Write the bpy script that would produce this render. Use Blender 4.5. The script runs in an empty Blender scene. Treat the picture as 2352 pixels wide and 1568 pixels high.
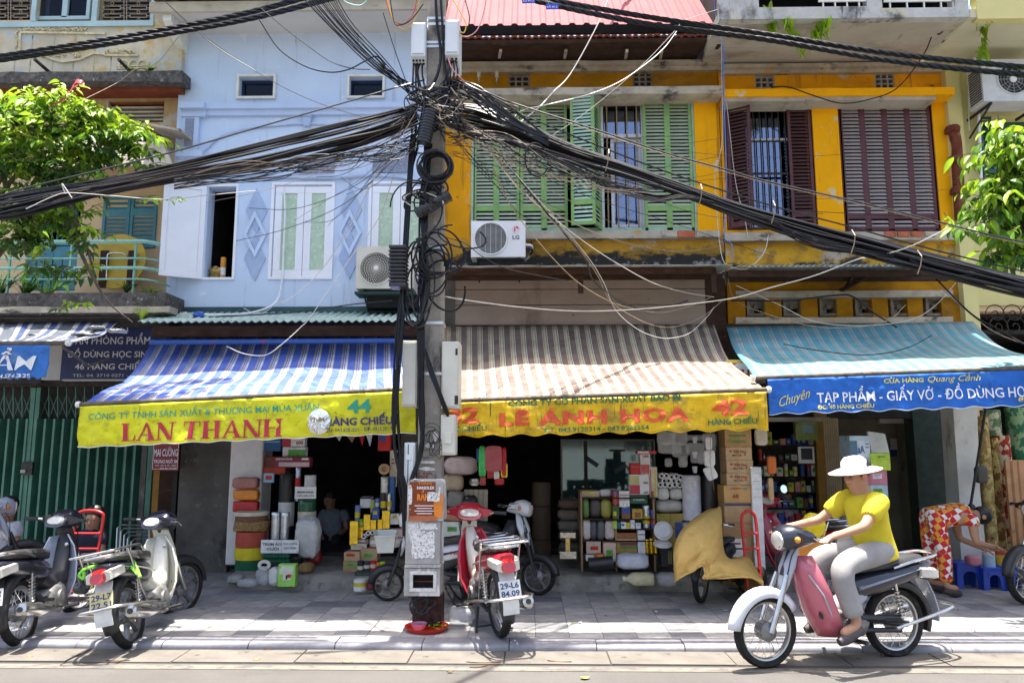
import bpy,bmesh,math,random
from mathutils import Vector,Matrix,Euler,noise
random.seed(7)
S=bpy.context.scene
COL=S.collection
R=math.radians
# ---------------------------------------------------------------- camera
FPX,PITCH,YAW,CAMH=1720.0,R(7.84),R(1.1),1.75
cam=bpy.data.cameras.new("camera");cam.sensor_width=36;cam.lens=FPX/2352*36
cam.clip_start=.05;cam.clip_end=2000
camo=bpy.data.objects.new("camera",cam);COL.objects.link(camo)
camo.location=(0,0,CAMH);camo.rotation_euler=(R(90)+PITCH,0,YAW)
S.camera=camo
# ---------------------------------------------------------------- sky and sun (almost overhead, a little behind the houses)
SUN_EL,SUN_AZ=R(85.5),R(-25) # azimuth of the sun measured from +Y towards +X
w=bpy.data.worlds.new("World");S.world=w;w.use_nodes=True
nt=w.node_tree;bgn=nt.nodes["Background"]
sky=nt.nodes.new("ShaderNodeTexSky");sky.sky_type='NISHITA';sky.sun_disc=False
sky.sun_elevation=SUN_EL;sky.sun_rotation=SUN_AZ;sky.dust_density=5;sky.air_density=1.0
nt.links.new(sky.outputs[0],bgn.inputs[0]);bgn.inputs[1].default_value=.142
sl=bpy.data.lights.new("sun",'SUN');sl.energy=5.0;sl.angle=R(.55);sl.color=(1,.95,.87)
so=bpy.data.objects.new("sun",sl);COL.objects.link(so)
sd=Vector((math.sin(SUN_AZ)*math.cos(SUN_EL),math.cos(SUN_AZ)*math.cos(SUN_EL),math.sin(SUN_EL)))
so.rotation_euler=(-sd).to_track_quat('-Z','Y').to_euler();so.location=(0,12,30)
vs=S.view_settings;vs.view_transform='Standard';vs.look='None';vs.gamma=1;vs.exposure=1.66
vs.use_curve_mapping=False
# ---------------------------------------------------------------- picture layout (2352 px wide survey of the street) to metres
_cp,_sp,_cy,_sy=math.cos(PITCH),math.sin(PITCH),math.cos(YAW),math.sin(YAW)
def ray(px,py):
    u,v=(px-1176)/FPX,(784-py)/FPX
    a,b,c=u,_cp-v*_sp,_sp+v*_cp
    return Vector((a*_cy-b*_sy,a*_sy+b*_cy,c))
def P(px,py,Y): # point at depth Y
    d=ray(px,py);t=Y/d.y
    return Vector((d.x*t,Y,CAMH+d.z*t))
def G(px,py,z=0.06): # point at height z
    d=ray(px,py);t=(z-CAMH)/d.z
    return Vector((d.x*t,d.y*t,z))
def XZ(px,py,Y):
    p=P(px,py,Y);return p.x,p.z
def rect(px0,py0,px1,py1,Y): # x0, x1, z0, z1 of an upright survey rectangle
    ym,xm=(py0+py1)/2,(px0+px1)/2
    return P(px0,ym,Y).x,P(px1,ym,Y).x,P(xm,py1,Y).z,P(xm,py0,Y).z
def rnd(a,b):return random.uniform(a,b)
# ---------------------------------------------------------------- materials
MATS={}
def _lin(c):
    return tuple(c)+(1,)if len(c)==3 else tuple(c)
def mat(name,col=(.5,.5,.5),rough=.6,metal=0,var=.12,scale=6,layers=(),bump=0,bscale=60,trans=0,alpha=1,
        emit=None,coat=0,aniso=None,sub=0,spec=None,ior=None):
    """procedural material: base colour with soft noise, then layers (colour, scale or (sx,sy,sz), lo, hi) of stains"""
    if name in MATS:return MATS[name]
    m=bpy.data.materials.new(name);m.use_nodes=True;MATS[name]=m
    nt=m.node_tree;N=nt.nodes;L=nt.links;b=N["Principled BSDF"]
    b.inputs["Roughness"].default_value=rough;b.inputs["Metallic"].default_value=metal
    if coat:b.inputs["Coat Weight"].default_value=coat;b.inputs["Coat Roughness"].default_value=.08
    if trans:b.inputs["Transmission Weight"].default_value=trans
    if alpha<1:b.inputs["Alpha"].default_value=alpha
    if spec is None and rough>=.7:spec=.18
    if spec is not None:b.inputs["Specular IOR Level"].default_value=spec
    if ior:b.inputs["IOR"].default_value=ior
    if emit:b.inputs["Emission Color"].default_value=_lin(emit[0]);b.inputs["Emission Strength"].default_value=emit[1]
    tc=N.new("ShaderNodeTexCoord")
    def nz(sc,detail=5,rough_=.6,off=0.0):
        mp=N.new("ShaderNodeMapping");L.new(tc.outputs["Object"],mp.inputs[0])
        grad=sc[3:]if isinstance(sc,tuple)and len(sc)==5 else None # damp that climbs from below: (strength, height)
        mp.inputs["Scale"].default_value=sc[:3]if isinstance(sc,tuple)else(sc,sc,sc)
        mp.inputs["Location"].default_value=(off,off*.7,off*1.3)
        n=N.new("ShaderNodeTexNoise");n.inputs["Scale"].default_value=1;n.inputs["Detail"].default_value=detail
        n.inputs["Roughness"].default_value=rough_;L.new(mp.outputs[0],n.inputs["Vector"])
        if not grad:return n.outputs["Fac"]
        sx=N.new("ShaderNodeSeparateXYZ");L.new(tc.outputs["Object"],sx.inputs[0]);ma=N.new("ShaderNodeMath");ma.operation='MULTIPLY_ADD';L.new(sx.outputs["Z"],ma.inputs[0]);ma.inputs[1].default_value=-grad[0];ma.inputs[2].default_value=grad[0]*grad[1]
        ad=N.new("ShaderNodeMath");L.new(n.outputs["Fac"],ad.inputs[0]);L.new(ma.outputs[0],ad.inputs[1]);return ad.outputs[0]
    def ramp(fac,lo,hi):
        r=N.new("ShaderNodeMapRange");r.inputs["From Min"].default_value=lo;r.inputs["From Max"].default_value=hi
        r.interpolation_type='SMOOTHSTEP';L.new(fac,r.inputs["Value"]);return r.outputs["Result"]
    def mix(fac,a,bcol):
        x=N.new("ShaderNodeMix");x.data_type='RGBA';L.new(fac,x.inputs["Factor"])
        if isinstance(a,tuple):x.inputs["A"].default_value=a
        else:L.new(a,x.inputs["A"])
        if isinstance(bcol,tuple):x.inputs["B"].default_value=bcol
        else:L.new(bcol,x.inputs["B"])
        return x.outputs["Result"]
    cur=_lin(col)
    if var:
        lo=tuple(c*(1-var)for c in col);hi=tuple(min(1,c*(1+var))for c in col)
        cur=mix(ramp(nz(scale),.3,.7),_lin(lo),_lin(hi))
    for i,(lc,sc,lo,hi)in enumerate(layers):
        cur=mix(ramp(nz(sc,7,.65,off=3.1*(i+1)),lo,hi),cur,_lin(lc))
    if isinstance(cur,tuple):b.inputs["Base Color"].default_value=cur
    else:L.new(cur,b.inputs["Base Color"])
    if bump:
        bn=N.new("ShaderNodeBump");bn.inputs["Strength"].default_value=min(1,bump);bn.inputs["Distance"].default_value=.01
        L.new(nz(bscale,4),bn.inputs["Height"]);L.new(bn.outputs[0],b.inputs["Normal"])
    if trans==0 and sub: # thin leaf / cloth that lets some light through
        t=N.new("ShaderNodeBsdfTranslucent");mx=N.new("ShaderNodeMixShader");mx.inputs[0].default_value=sub
        if isinstance(cur,tuple):t.inputs[0].default_value=cur
        else:L.new(cur,t.inputs[0])
        L.new(b.outputs[0],mx.inputs[1]);L.new(t.outputs[0],mx.inputs[2])
        L.new(mx.outputs[0],N["Material Output"].inputs["Surface"])
    return m
def glassmat(name,col=(.8,.9,.9),rough=.02,alpha=.35,refl=.5):
    """window pane: part mirror, part clear"""
    if name in MATS:return MATS[name]
    m=bpy.data.materials.new(name);m.use_nodes=True;MATS[name]=m
    nt=m.node_tree;N=nt.nodes;L=nt.links
    g=N.new("ShaderNodeBsdfGlossy");g.inputs["Roughness"].default_value=rough;g.inputs["Color"].default_value=_lin(col)
    t=N.new("ShaderNodeBsdfTransparent");t.inputs[0].default_value=_lin(tuple(c*.9 for c in col))
    mx=N.new("ShaderNodeMixShader");mx.inputs[0].default_value=refl
    L.new(t.outputs[0],mx.inputs[1]);L.new(g.outputs[0],mx.inputs[2]);L.new(mx.outputs[0],N["Material Output"].inputs["Surface"])
    return m
# ---------------------------------------------------------------- objects
ORG={}
def _meta(o,label=None,cat=None,group=None,kind=None):
    if label:o['label']=label
    if cat:o['category']=cat
    if group:o['group']=group
    if kind:o['kind']=kind
    return o
def thing(name,label,cat,loc=(0,0,0),rz=0,group=None,rot=None):
    o=bpy.data.objects.new(name,None);COL.objects.link(o);o.empty_display_size=.1
    o.location=loc;o.rotation_euler=rot or(0,0,rz);ORG[o]=Vector(loc)
    return _meta(o,label,cat,group)
def struct(name,label=None):
    o=bpy.data.objects.new(name,None);COL.objects.link(o);ORG[o]=Vector((0,0,0))
    return _meta(o,label or None,None,None,'structure')
def link(name,me,parent=None,loc=None,rot=None):
    o=bpy.data.objects.new(name,me);COL.objects.link(o)
    if parent is not None:o.parent=parent;ORG[o]=ORG.get(parent,Vector((0,0,0)))
    if loc is not None:o.location=loc
    if rot is not None:o.rotation_euler=rot
    return o
def copy_tree(o,parent=None):
    c=o.copy();COL.objects.link(c);c.parent=parent
    ORG[c]=ORG.get(o,Vector((0,0,0)))
    for ch in list(o.children):copy_tree(ch,c)
    return c
class MB:
    def __init__(s):s.v=[];s.f=[];s.m=[]
    def add(s,vs,fs,mi=0):
        n=len(s.v);s.v+=[Vector(q)for q in vs];s.f+=[tuple(i+n for i in f)for f in fs];s.m+=[mi]*len(fs);return s
    def box(s,x0,x1,y0,y1,z0,z1,mi=0):
        if x0>x1:x0,x1=x1,x0
        if y0>y1:y0,y1=y1,y0
        if z0>z1:z0,z1=z1,z0
        return s.add([(x0,y0,z0),(x1,y0,z0),(x1,y1,z0),(x0,y1,z0),(x0,y0,z1),(x1,y0,z1),(x1,y1,z1),(x0,y1,z1)],
                     [(0,3,2,1),(4,5,6,7),(0,1,5,4),(1,2,6,5),(2,3,7,6),(3,0,4,7)],mi)
    def obox(s,c,sz,rot=(0,0,0),mi=0):
        M=Matrix.Translation(Vector(c))@Euler(rot).to_matrix().to_4x4();n=len(s.v)
        hx,hy,hz=(q/2 for q in sz);s.box(-hx,hx,-hy,hy,-hz,hz,mi)
        for i in range(n,len(s.v)):s.v[i]=M@s.v[i]
        return s
    def ring(s,c,r,ax,n,r2=None,ph=0):
        ax=Vector(ax).normalized();a=ax.orthogonal().normalized()if abs(ax.z)<.99 else Vector((1,0,0))
        if abs(ax.z)<.99:a=Vector((0,0,1)).cross(ax).normalized()
        b=ax.cross(a);r2=r2 or r
        return[Vector(c)+a*(r*math.cos(2*math.pi*i/n+ph))+b*(r2*math.sin(2*math.pi*i/n+ph))for i in range(n)]
    def loft(s,rings,caps=True,mi=0,closed=False):
        n=len(rings[0]);k=len(rings);b=len(s.v)
        for r in rings:s.v+=[Vector(q)for q in r]
        rr=k if closed else k-1
        for j in range(rr):
            for i in range(n):
                a0=b+j*n+i;a1=b+j*n+(i+1)%n;c0=b+((j+1)%k)*n+i;c1=b+((j+1)%k)*n+(i+1)%n
                s.f.append((a0,a1,c1,c0));s.m.append(mi)
        if caps and not closed:
            s.f.append(tuple(b+i for i in reversed(range(n))));s.m.append(mi)
            s.f.append(tuple(b+(k-1)*n+i for i in range(n)));s.m.append(mi)
        return s
    def tube(s,pts,r,n=6,caps=True,mi=0,closed=False):
        pts=[Vector(p)for p in pts];k=len(pts);rings=[]
        up=None
        for i,p in enumerate(pts):
            if closed:t=pts[(i+1)%k]-pts[i-1]
            else:t=pts[min(i+1,k-1)]-pts[max(i-1,0)]
            if t.length<1e-9:t=Vector((0,0,1))
            t.normalize()
            if up is None:
                up=t.orthogonal().normalized()
            up=(up-t*up.dot(t))
            if up.length<1e-6:up=t.orthogonal()
            up.normalize();b=t.cross(up);rad=r[i]if isinstance(r,(list,tuple))else r
            rings.append([p+up*(rad*math.cos(2*math.pi*j/n))+b*(rad*math.sin(2*math.pi*j/n))for j in range(n)])
        return s.loft(rings,caps,mi,closed)
    def lathe(s,prof,c=(0,0,0),ax=(0,0,1),n=16,mi=0,caps=True):
        """prof: (radius, height along axis)"""
        A=Vector(ax).normalized();C=Vector(c)
        return s.loft([s.ring(C+A*h,max(r,1e-4),A,n)for r,h in prof],caps,mi)
    def prism(s,poly,y0,y1,mi=0):
        """polygon in x,z pushed from y0 to y1"""
        n=len(poly);b=len(s.v)
        s.v+=[Vector((x,y0,z))for x,z in poly]+[Vector((x,y1,z))for x,z in poly]
        s.f.append(tuple(b+i for i in range(n)));s.f.append(tuple(b+n+i for i in reversed(range(n))))
        for i in range(n):s.f.append((b+i,b+n+i,b+n+(i+1)%n,b+(i+1)%n))
        s.m+=[mi]*(n+2);return s
    def extr(s,poly,d,mi=0):
        """3-D polygon pushed along vector d"""
        n=len(poly);b=len(s.v);d=Vector(d)
        s.v+=[Vector(p)for p in poly]+[Vector(p)+d for p in poly]
        s.f.append(tuple(b+i for i in range(n)));s.f.append(tuple(b+n+i for i in reversed(range(n))))
        for i in range(n):s.f.append((b+i,b+n+i,b+n+(i+1)%n,b+(i+1)%n))
        s.m+=[mi]*(n+2);return s
    def grid(s,fn,nu,nv,mi=0,mif=None):
        b=len(s.v)
        for j in range(nv+1):
            for i in range(nu+1):s.v.append(Vector(fn(i/nu,j/nv)))
        for j in range(nv):
            for i in range(nu):
                a=b+j*(nu+1)+i;s.f.append((a,a+1,a+nu+2,a+nu+1));s.m.append(mif(i,j)if mif else mi)
        return s
    def xform(s,M,start=0):
        for i in range(start,len(s.v)):s.v[i]=M@s.v[i]
        return s
    def mesh(s,name,mats,org=Vector((0,0,0)),smooth=None):
        me=bpy.data.meshes.new(name);me.from_pydata([tuple(v-org)for v in s.v],[],s.f)
        if not isinstance(mats,(list,tuple)):mats=[mats]
        for m in mats:me.materials.append(m)
        if len(mats)>1:me.polygons.foreach_set("material_index",s.m)
        bm=bmesh.new();bm.from_mesh(me);bmesh.ops.recalc_face_normals(bm,faces=bm.faces);bm.to_mesh(me);bm.free()
        if smooth is not None:
            me.polygons.foreach_set("use_smooth",[True]*len(me.polygons));me.set_sharp_from_angle(angle=R(smooth))
        me.update();return me
    def build(s,name,mats,parent=None,smooth=None,local=False,bevel=0,solid=0,label=None,cat=None,group=None,kind=None,subsurf=0):
        """world coordinates unless local; a top-level mesh gets its origin at the middle of its base"""
        if parent is not None:org=Vector((0,0,0))if local else ORG.get(parent,Vector((0,0,0)))
        elif kind=='structure':org=Vector((0,0,0))
        else:
            xs=[v.x for v in s.v];ys=[v.y for v in s.v];zs=[v.z for v in s.v]
            org=Vector(((min(xs)+max(xs))/2,(min(ys)+max(ys))/2,min(zs)))
        me=s.mesh(name,mats,org,smooth)
        o=link(name,me,parent)
        if parent is None:o.location=org;ORG[o]=org
        if solid:md=o.modifiers.new("solid",'SOLIDIFY');md.thickness=solid;md.offset=0
        if bevel:
            md=o.modifiers.new("bevel",'BEVEL');md.width=bevel;md.segments=2;md.limit_method='ANGLE';md.angle_limit=R(40)
        if subsurf:md=o.modifiers.new("sub",'SUBSURF');md.levels=subsurf;md.render_levels=subsurf
        return _meta(o,label,cat,group,kind)
def bx(name,m,parent,px0,py0,px1,py1,Y,d,mi=0,bevel=0,front=True,**k):
    """box whose front face fills a survey rectangle at depth Y and that reaches d back"""
    b=MB();x0,x1,z0,z1=rect(px0,py0,px1,py1,Y)
    b.box(x0,x1,Y,Y+d,z0,z1);return b.build(name,m,parent,bevel=bevel,**k)
def catmull(pts,n=8):
    pts=[Vector(p)for p in pts];q=[pts[0]*2-pts[1]]+pts+[pts[-1]*2-pts[-2]];out=[]
    for i in range(1,len(q)-2):
        a,b,c,d=q[i-1:i+3]
        for j in range(n):
            t=j/n
            out.append(.5*((2*b)+(c-a)*t+(2*a-5*b+4*c-d)*t*t+(3*b-a-3*c+d)*t**3))
    out.append(pts[-1]);return out
# ---------------------------------------------------------------- lettering
_TXT={}
def text_geo(s,bold=0.0,shear=0.0,space=1.0):
    """triangles of a line of lettering, cap height about .73, starting at x = 0"""
    key=(s,bold,shear,space)
    if key in _TXT:return _TXT[key]
    cu=bpy.data.curves.new("t",'FONT');cu.body=s;cu.size=1;cu.resolution_u=2;cu.offset=bold;cu.shear=shear
    cu.space_character=space
    ob=bpy.data.objects.new("t",cu);COL.objects.link(ob)
    dg=bpy.context.evaluated_depsgraph_get();me=bpy.data.meshes.new_from_object(ob.evaluated_get(dg))
    vs=[v.co.copy()for v in me.vertices];fs=[tuple(p.vertices)for p in me.polygons]
    bpy.data.objects.remove(ob);bpy.data.meshes.remove(me);bpy.data.curves.remove(cu)
    if vs:
        x0=min(v.x for v in vs);vs=[Vector((v.x-x0,v.y,0))for v in vs]
    _TXT[key]=(vs,fs);return vs,fs
def text_map(s,m,parent,fn,w,h,bold=.012,shear=0,cuts=0,name='lettering',cap=.73,geo=None,space=1.0,extrude=0,local=False):
    """lettering laid on a surface: fn(x, y) gives the point for x in 0..w and y in 0..h (cap height = h)"""
    vs,fs=geo if geo else text_geo(s,bold,shear,space)
    W=max(v.x for v in vs)
    if cuts:
        bm=bmesh.new();bv=[bm.verts.new(v)for v in vs]
        for f in fs:
            try:bm.faces.new([bv[i]for i in f])
            except ValueError:pass
        for i in range(1,cuts):
            g=bm.verts[:]+bm.edges[:]+bm.faces[:]
            bmesh.ops.bisect_plane(bm,geom=g,plane_co=(W*i/cuts,0,0),plane_no=(1,0,0))
        bm.verts.index_update()
        vs=[v.co.copy()for v in bm.verts];fs=[tuple(v.index for v in f.verts)for f in bm.faces];bm.free()
    b=MB();b.add([fn(v.x/W*w,v.y/cap*h)for v in vs],fs)
    me=bpy.data.meshes.new(name)
    org=Vector((0,0,0))if local else ORG.get(parent,Vector((0,0,0)))
    me.from_pydata([tuple(v-org)for v in b.v],[],b.f);me.materials.append(m);me.update()
    return link(name,me,parent)
def text_rect(s,m,parent,px0,py0,px1,py1,Y,**k):
    """upright lettering facing the street that fills a survey rectangle (cap height) at depth Y"""
    x0,x1,z0,z1=rect(px0,py0,px1,py1,Y)
    return text_map(s,m,parent,lambda x,y:Vector((x0+x,Y,z0+y)),x1-x0,z1-z0,**k)

# ================================================================ GROUND
KERB=6.70;SWZ=.06;STEPY=9.05;STEPZ=.235
m_asph=mat("asphalt",(.092,.087,.082),.92,var=.1,scale=1.3,bump=.5,bscale=140,
             layers=[((.15,.14,.133),220,.56,.62),((.07,.066,.062),160,.6,.66),((.085,.08,.075),(.4,2.2,1),.54,.72),((.055,.052,.05),(1.6,3,1),.66,.76),((.065,.06,.057),9,.64,.72)])
m_slab=mat("gutter_concrete",(.14,.127,.11),.9,var=.14,scale=3,bump=.4,bscale=90,layers=[((.08,.072,.062),(1.5,6,1),.52,.75),((.05,.045,.04),7,.62,.72)])
m_kerb=mat("kerb_granite",(.18,.18,.2),.6,var=.12,scale=14,bump=.2,bscale=120,layers=[((.15,.15,.16),160,.58,.64),((.2,.19,.18),(1,9,3),.6,.75)])
m_paint=mat("road_paint",(.16,.145,.12),.7,var=.1,scale=5,layers=[((.1,.092,.086),(8,14,1),.5,.6),((.1,.092,.086),(2,5,1),.55,.68)])
m_soil=mat("joint_dirt",(.06,.055,.05),.95,var=.2,scale=20)
tile_mats=[mat("paving_stone_%d"%i,c,.62,var=.16,scale=7,bump=.25,bscale=70,
                 layers=[((.16,.152,.145),3.2,.54,.78),((.4,.39,.37),60,.6,.7),((.08,.075,.07),9,.66,.74)])for i,c in
             enumerate([(.27,.265,.262),(.225,.225,.228),(.33,.318,.305),(.155,.158,.168)])]
b=MB();b.grid(lambda u,v:(-400+800*u,-400+(400+KERB+.002)*v,0),40,20)
road=b.build("road",m_asph,kind='structure')
b=MB();b.box(-400,400,KERB+.002,400,-.3,-.01);b.build("ground",m_soil,kind='structure')
gut=struct("gutter")
b=MB();b.box(-14,14,6.30,KERB,-.02,.003);b.build("gutter_bed",m_soil,gut)
x=-9.0;i=0
me_g={}
while x<9.5:
    wd=[.92,.78,.86,1.0][i%4];k=i%4
    if k not in me_g:
        q=MB();q.box(0,wd-.012,0,.375,-.01,.006);me_g[k]=q.mesh("gutter_slab",m_slab)
    link("gutter_slab",me_g[k],gut,(x,6.31,.003+.002*(i%3)),(0,0,rnd(-.004,.004)));x+=wd;i+=1
b=MB();b.box(-40,40,6.14,6.25,.0,.004);ln=b.build("edge_line",m_paint,kind='structure')
kerb=struct("kerb")
q=MB() # worn, rounded kerb stone
pr=[(0,-.02),(0,.022),(.01,.04),(.028,.052),(.06,.058),(.225,.06),(.225,-.02)]
q.add([(0,y,z)for y,z in pr]+[(.742,y,z)for y,z in pr],
      [tuple(range(7))]+[tuple(range(13,6,-1))]+[(i,i+7,(i+1)%7+7,(i+1)%7)for i in range(7)])
me_k=q.mesh("kerb_stone",m_kerb,smooth=30)
for i in range(30):
    link("kerb_stone",me_k,kerb,(-11.4+i*.75,KERB+rnd(-.004,.004),rnd(-.003,.003)),(0,0,rnd(-.004,.004)))
walk=struct("pavement")
b=MB();b.box(-60,60,KERB+.2,10.7,-.05,SWZ-.006);b.build("pavement_bed",m_soil,walk)
b=MB();b.box(-60,-6.9,KERB+.23,10.6,-.05,SWZ);b.box(8.4,60,KERB+.23,10.6,-.05,SWZ);b.build("far_paving",tile_mats[0],walk)
tmes=[]
for k in range(4):
    q=MB();q.box(-.149,.149,-.149,.149,-.04,0);tmes.append(q.mesh("paving_tile",tile_mats[k]))
for r in range(6): # six rows that read as single stones
    for c in range(50):
        xx=-6.74+c*.303+(r%2)*.004;yy=KERB+.235+.15+r*.303
        link("paving_tile",tmes[random.choice([0,0,1,1,2,2,3])],walk,(xx,yy,SWZ+rnd(-.0025,.0015)),(rnd(-.004,.004),rnd(-.004,.004),rnd(-.004,.004)))
q=MB() # the rest, towards the doorsteps
for r in range(6,12):
    for c in range(50):
        xx=-6.74+c*.303;yy=KERB+.235+.15+r*.303;dz=rnd(-.003,.002)
        q.box(xx-.149,xx+.149,yy-.149,yy+.149,SWZ-.04,SWZ+dz,random.choice([0,1,2]))
o=q.build("back_paving",tile_mats[:3],walk);o['kind']='stuff'
# fallen leaves and litter on the road
m_ly=mat("leaf_yellow",(.62,.5,.04),.6);m_lb=mat("leaf_brown",(.25,.13,.04),.7);m_lg=mat("leaf_fallen_green",(.3,.42,.05),.6)
m_white=mat("paper_white",(.78,.78,.77),.7,var=.05)
def fallen_leaf(px,py,ln,wd,ang,m,label,z=0.0,curl=.02):
    p=G(px,py,z);b=MB();ca,sa=math.cos(ang),math.sin(ang);n=7
    L=[]
    for i in range(n+1):
        t=i/n;w=wd*math.sin(math.pi*min(1,t*1.02+.02))**.8;zz=z+.006+curl*abs(t-.5)**1.5
        for s in(-1,0,1):L.append((p.x+(t-.5)*ln*ca-s*w*sa/2,p.y+(t-.5)*ln*sa+s*w*ca/2,zz+abs(s)*curl*.35))
    b.add(L,[(3*i+j,3*i+j+1,3*i+j+4,3*i+j+3)for i in range(n)for j in range(2)])
    return b.build("fallen_leaf",m,label=label,cat="leaf",group="fallen leaves on the road")
for a in[(160,1484,.11,.05,.3,m_ly,"yellow curled leaf at the kerb right of the left motorbike wheel"),
          (117,1471,.09,.04,1.0,m_lb,"small brown leaf against the kerb by the left motorbike wheel"),
          (185,1480,.07,.03,-.5,m_lb,"tiny brown leaf left of the white motorbike stand"),
          (265,1483,.05,.03,.2,m_ly,"yellow leaf under the white motorbike's rear wheel"),
          (387,1488,.05,.03,.6,m_ly,"pale yellow leaf right of the white motorbike on the gutter slabs"),
          (69,1510,.05,.02,0,m_ly,"little orange leaf on the asphalt below the left motorbike"),
          (595,1491,.08,.03,.1,m_lg,"thin green leaf on the gutter slabs left of centre"),
          (617,1494,.08,.025,.15,m_lb,"thin brown leaf on the gutter slabs left of centre"),
          (798,1523,.09,.035,0,m_ly,"yellow leaf alone on the asphalt left of centre"),
          (590,1517,.05,.03,0,m_ly,"small yellow leaf at the edge line left of centre"),
          (1034,1545,.06,.02,.5,m_lb,"brown leaf scrap on the asphalt near the cable shadow"),
          (1091,1491,.06,.02,.4,m_ly,"orange leaf scrap on the gutter below the red motorbike"),
          (1270,1491,.09,.022,-.1,m_ly,"narrow yellow leaf on the gutter right of the red motorbike"),
          (1344,1559,.08,.05,.2,m_lg,"bright green leaf lying at the bottom edge of the road"),
          (1200,1467,.06,.03,0,m_lg,"small green leaf beside the kerb under the red tray"),
          (1285,1522,.2,.012,-.15,m_lb,"long dry stalk on the asphalt right of the red motorbike"),
          (1420,1493,.15,.012,-.05,m_lb,"dry stalk on the gutter slabs in the shadow patch"),
          (1198,1461,.07,.035,.7,m_ly,"yellow scrap leaf near the red motorbike rear tyre"),
          (2110,1386,.09,.05,.3,m_ly,"yellow leaf on the pavement right of the moving motorbike",.06),
          (270,1520,.2,.01,.02,m_lb,"thin dry stalk on the asphalt below the white motorbike"),
          (1110,1524,.28,.008,.01,m_lb,"long straw on the asphalt right of the red tray"),
          (1105,1533,.2,.01,.5,m_lb,"bent twig on the asphalt right of centre")]:
    fallen_leaf(*a[:7],**({'z':a[7]}if len(a)>7 else{}))
def heap(px,py,z,n,rad,mats_,name,label,cat,ln=(.05,.11),hgt=.05):
    c=G(px,py,z);b=MB()
    for i in range(n):
        a=rnd(0,6.28);r=rad*math.sqrt(random.random());l=rnd(*ln);w=l*.3;t=rnd(0,6.28)
        q=Vector((c.x+r*math.cos(a),c.y+r*.6*math.sin(a),z+.004+rnd(0,hgt)*(1-r/rad)))
        d=Vector((math.cos(t),math.sin(t),rnd(-.1,.3)))*l;s=Vector((-math.sin(t),math.cos(t),rnd(-.2,.2)))*w
        b.add([q,q+d*.45+s*.5,q+d,q+d*.45-s*.5],[(0,1,2,3)],i%len(mats_))
    for v in b.v:v.z=max(v.z,z+.003)
    return b.build(name,mats_,label=label,cat=cat,kind='stuff')
random.seed(12)
for k in range(16):
    p=(rnd(430,2300),rnd(1395,1450));fallen_leaf(p[0],p[1],rnd(.03,.06),rnd(.015,.035),rnd(0,3),random.choice((m_white,m_lb,m_ly,m_lb)),"tiny scrap of litter lying on the paving stones",SWZ,.01)
heap(2105,1468,0,60,.16,[mat("weed_olive",(.3,.32,.09),.8),m_lg],"vegetable_scraps","little heap of wilted green vegetable scraps in the gutter behind the moving motorbike","scraps")
heap(1790,1470,0,14,.3,[m_lb,m_ly],"dry_leaves","scatter of dry yellow and brown leaves in the gutter in front of the moving motorbike","leaves",ln=(.04,.07),hgt=.01)
# doorsteps
m_step=mat("worn_concrete",(.24,.225,.19),.9,var=.25,scale=4,bump=.6,bscale=40,layers=[((.32,.3,.27),6,.52,.7),((.07,.065,.06),5,.56,.72)])
def worn_step(name,px0,px1,label):
    x0=P(px0,1320,STEPY).x;x1=P(px1,1320,STEPY).x;b=MB();n=24
    def prof(t):
        wz=noise.noise((t*9,0,3))*.012;wy=noise.noise((t*7,5,0))*.02
        return[(STEPY+wy,SWZ-.03),(STEPY+.01+wy,SWZ+.09),(STEPY+.05+wy,STEPZ-.02+wz),(STEPY+.11+wy,STEPZ+wz*.5),(10.75,STEPZ),(10.75,SWZ-.03)]
    b.loft([[(x0+(x1-x0)*i/n,y,z)for y,z in prof(i/n)]for i in range(n+1)])
    return b.build(name,m_step,smooth=40,label=label,cat="step")
worn_step("doorstep",525,935,"worn concrete doorstep in front of the shop with the yellow and blue striped awning")
worn_step("doorstep",1150,1690,"worn rounded concrete doorstep below the brown striped awning")
worn_step("doorstep",1700,2120,"low concrete doorstep behind the moving motorbike at the blue sign shop")

# ================================================================ HOUSES
YF=10.6
def wall_holes(b,x0,x1,z0,z1,y0,y1,holes):
    xs=sorted({x0,x1,*[h[i]for h in holes for i in(0,1)]});zs=sorted({z0,z1,*[h[i]for h in holes for i in(2,3)]})
    xs=[x for x in xs if x0<=x<=x1];zs=[z for z in zs if z0<=z<=z1]
    def solid(i,j):
        if i<0 or j<0 or i>=len(xs)-1 or j>=len(zs)-1:return False
        cx,cz=(xs[i]+xs[i+1])/2,(zs[j]+zs[j+1])/2
        return not any(h[0]<cx<h[1]and h[2]<cz<h[3]for h in holes)
    for i in range(len(xs)-1):
        for j in range(len(zs)-1):
            if not solid(i,j):continue
            a,c,e,g=xs[i],xs[i+1],zs[j],zs[j+1]
            b.add([(a,y0,e),(c,y0,e),(c,y0,g),(a,y0,g)],[(0,1,2,3)]);b.add([(a,y1,e),(c,y1,e),(c,y1,g),(a,y1,g)],[(3,2,1,0)])
            for di,dj,q in((-1,0,[(a,y0,e),(a,y0,g),(a,y1,g),(a,y1,e)]),(1,0,[(c,y0,e),(c,y1,e),(c,y1,g),(c,y0,g)]),
                              (0,-1,[(a,y0,e),(a,y1,e),(c,y1,e),(c,y0,e)]),(0,1,[(a,y0,g),(c,y0,g),(c,y1,g),(a,y1,g)])):
                if not solid(i+di,j+dj):b.add(q,[(0,1,2,3)])
    return b
def hole(px0,py0,px1,py1,Y):
    return rect(px0,py0,px1,py1,Y)
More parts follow.
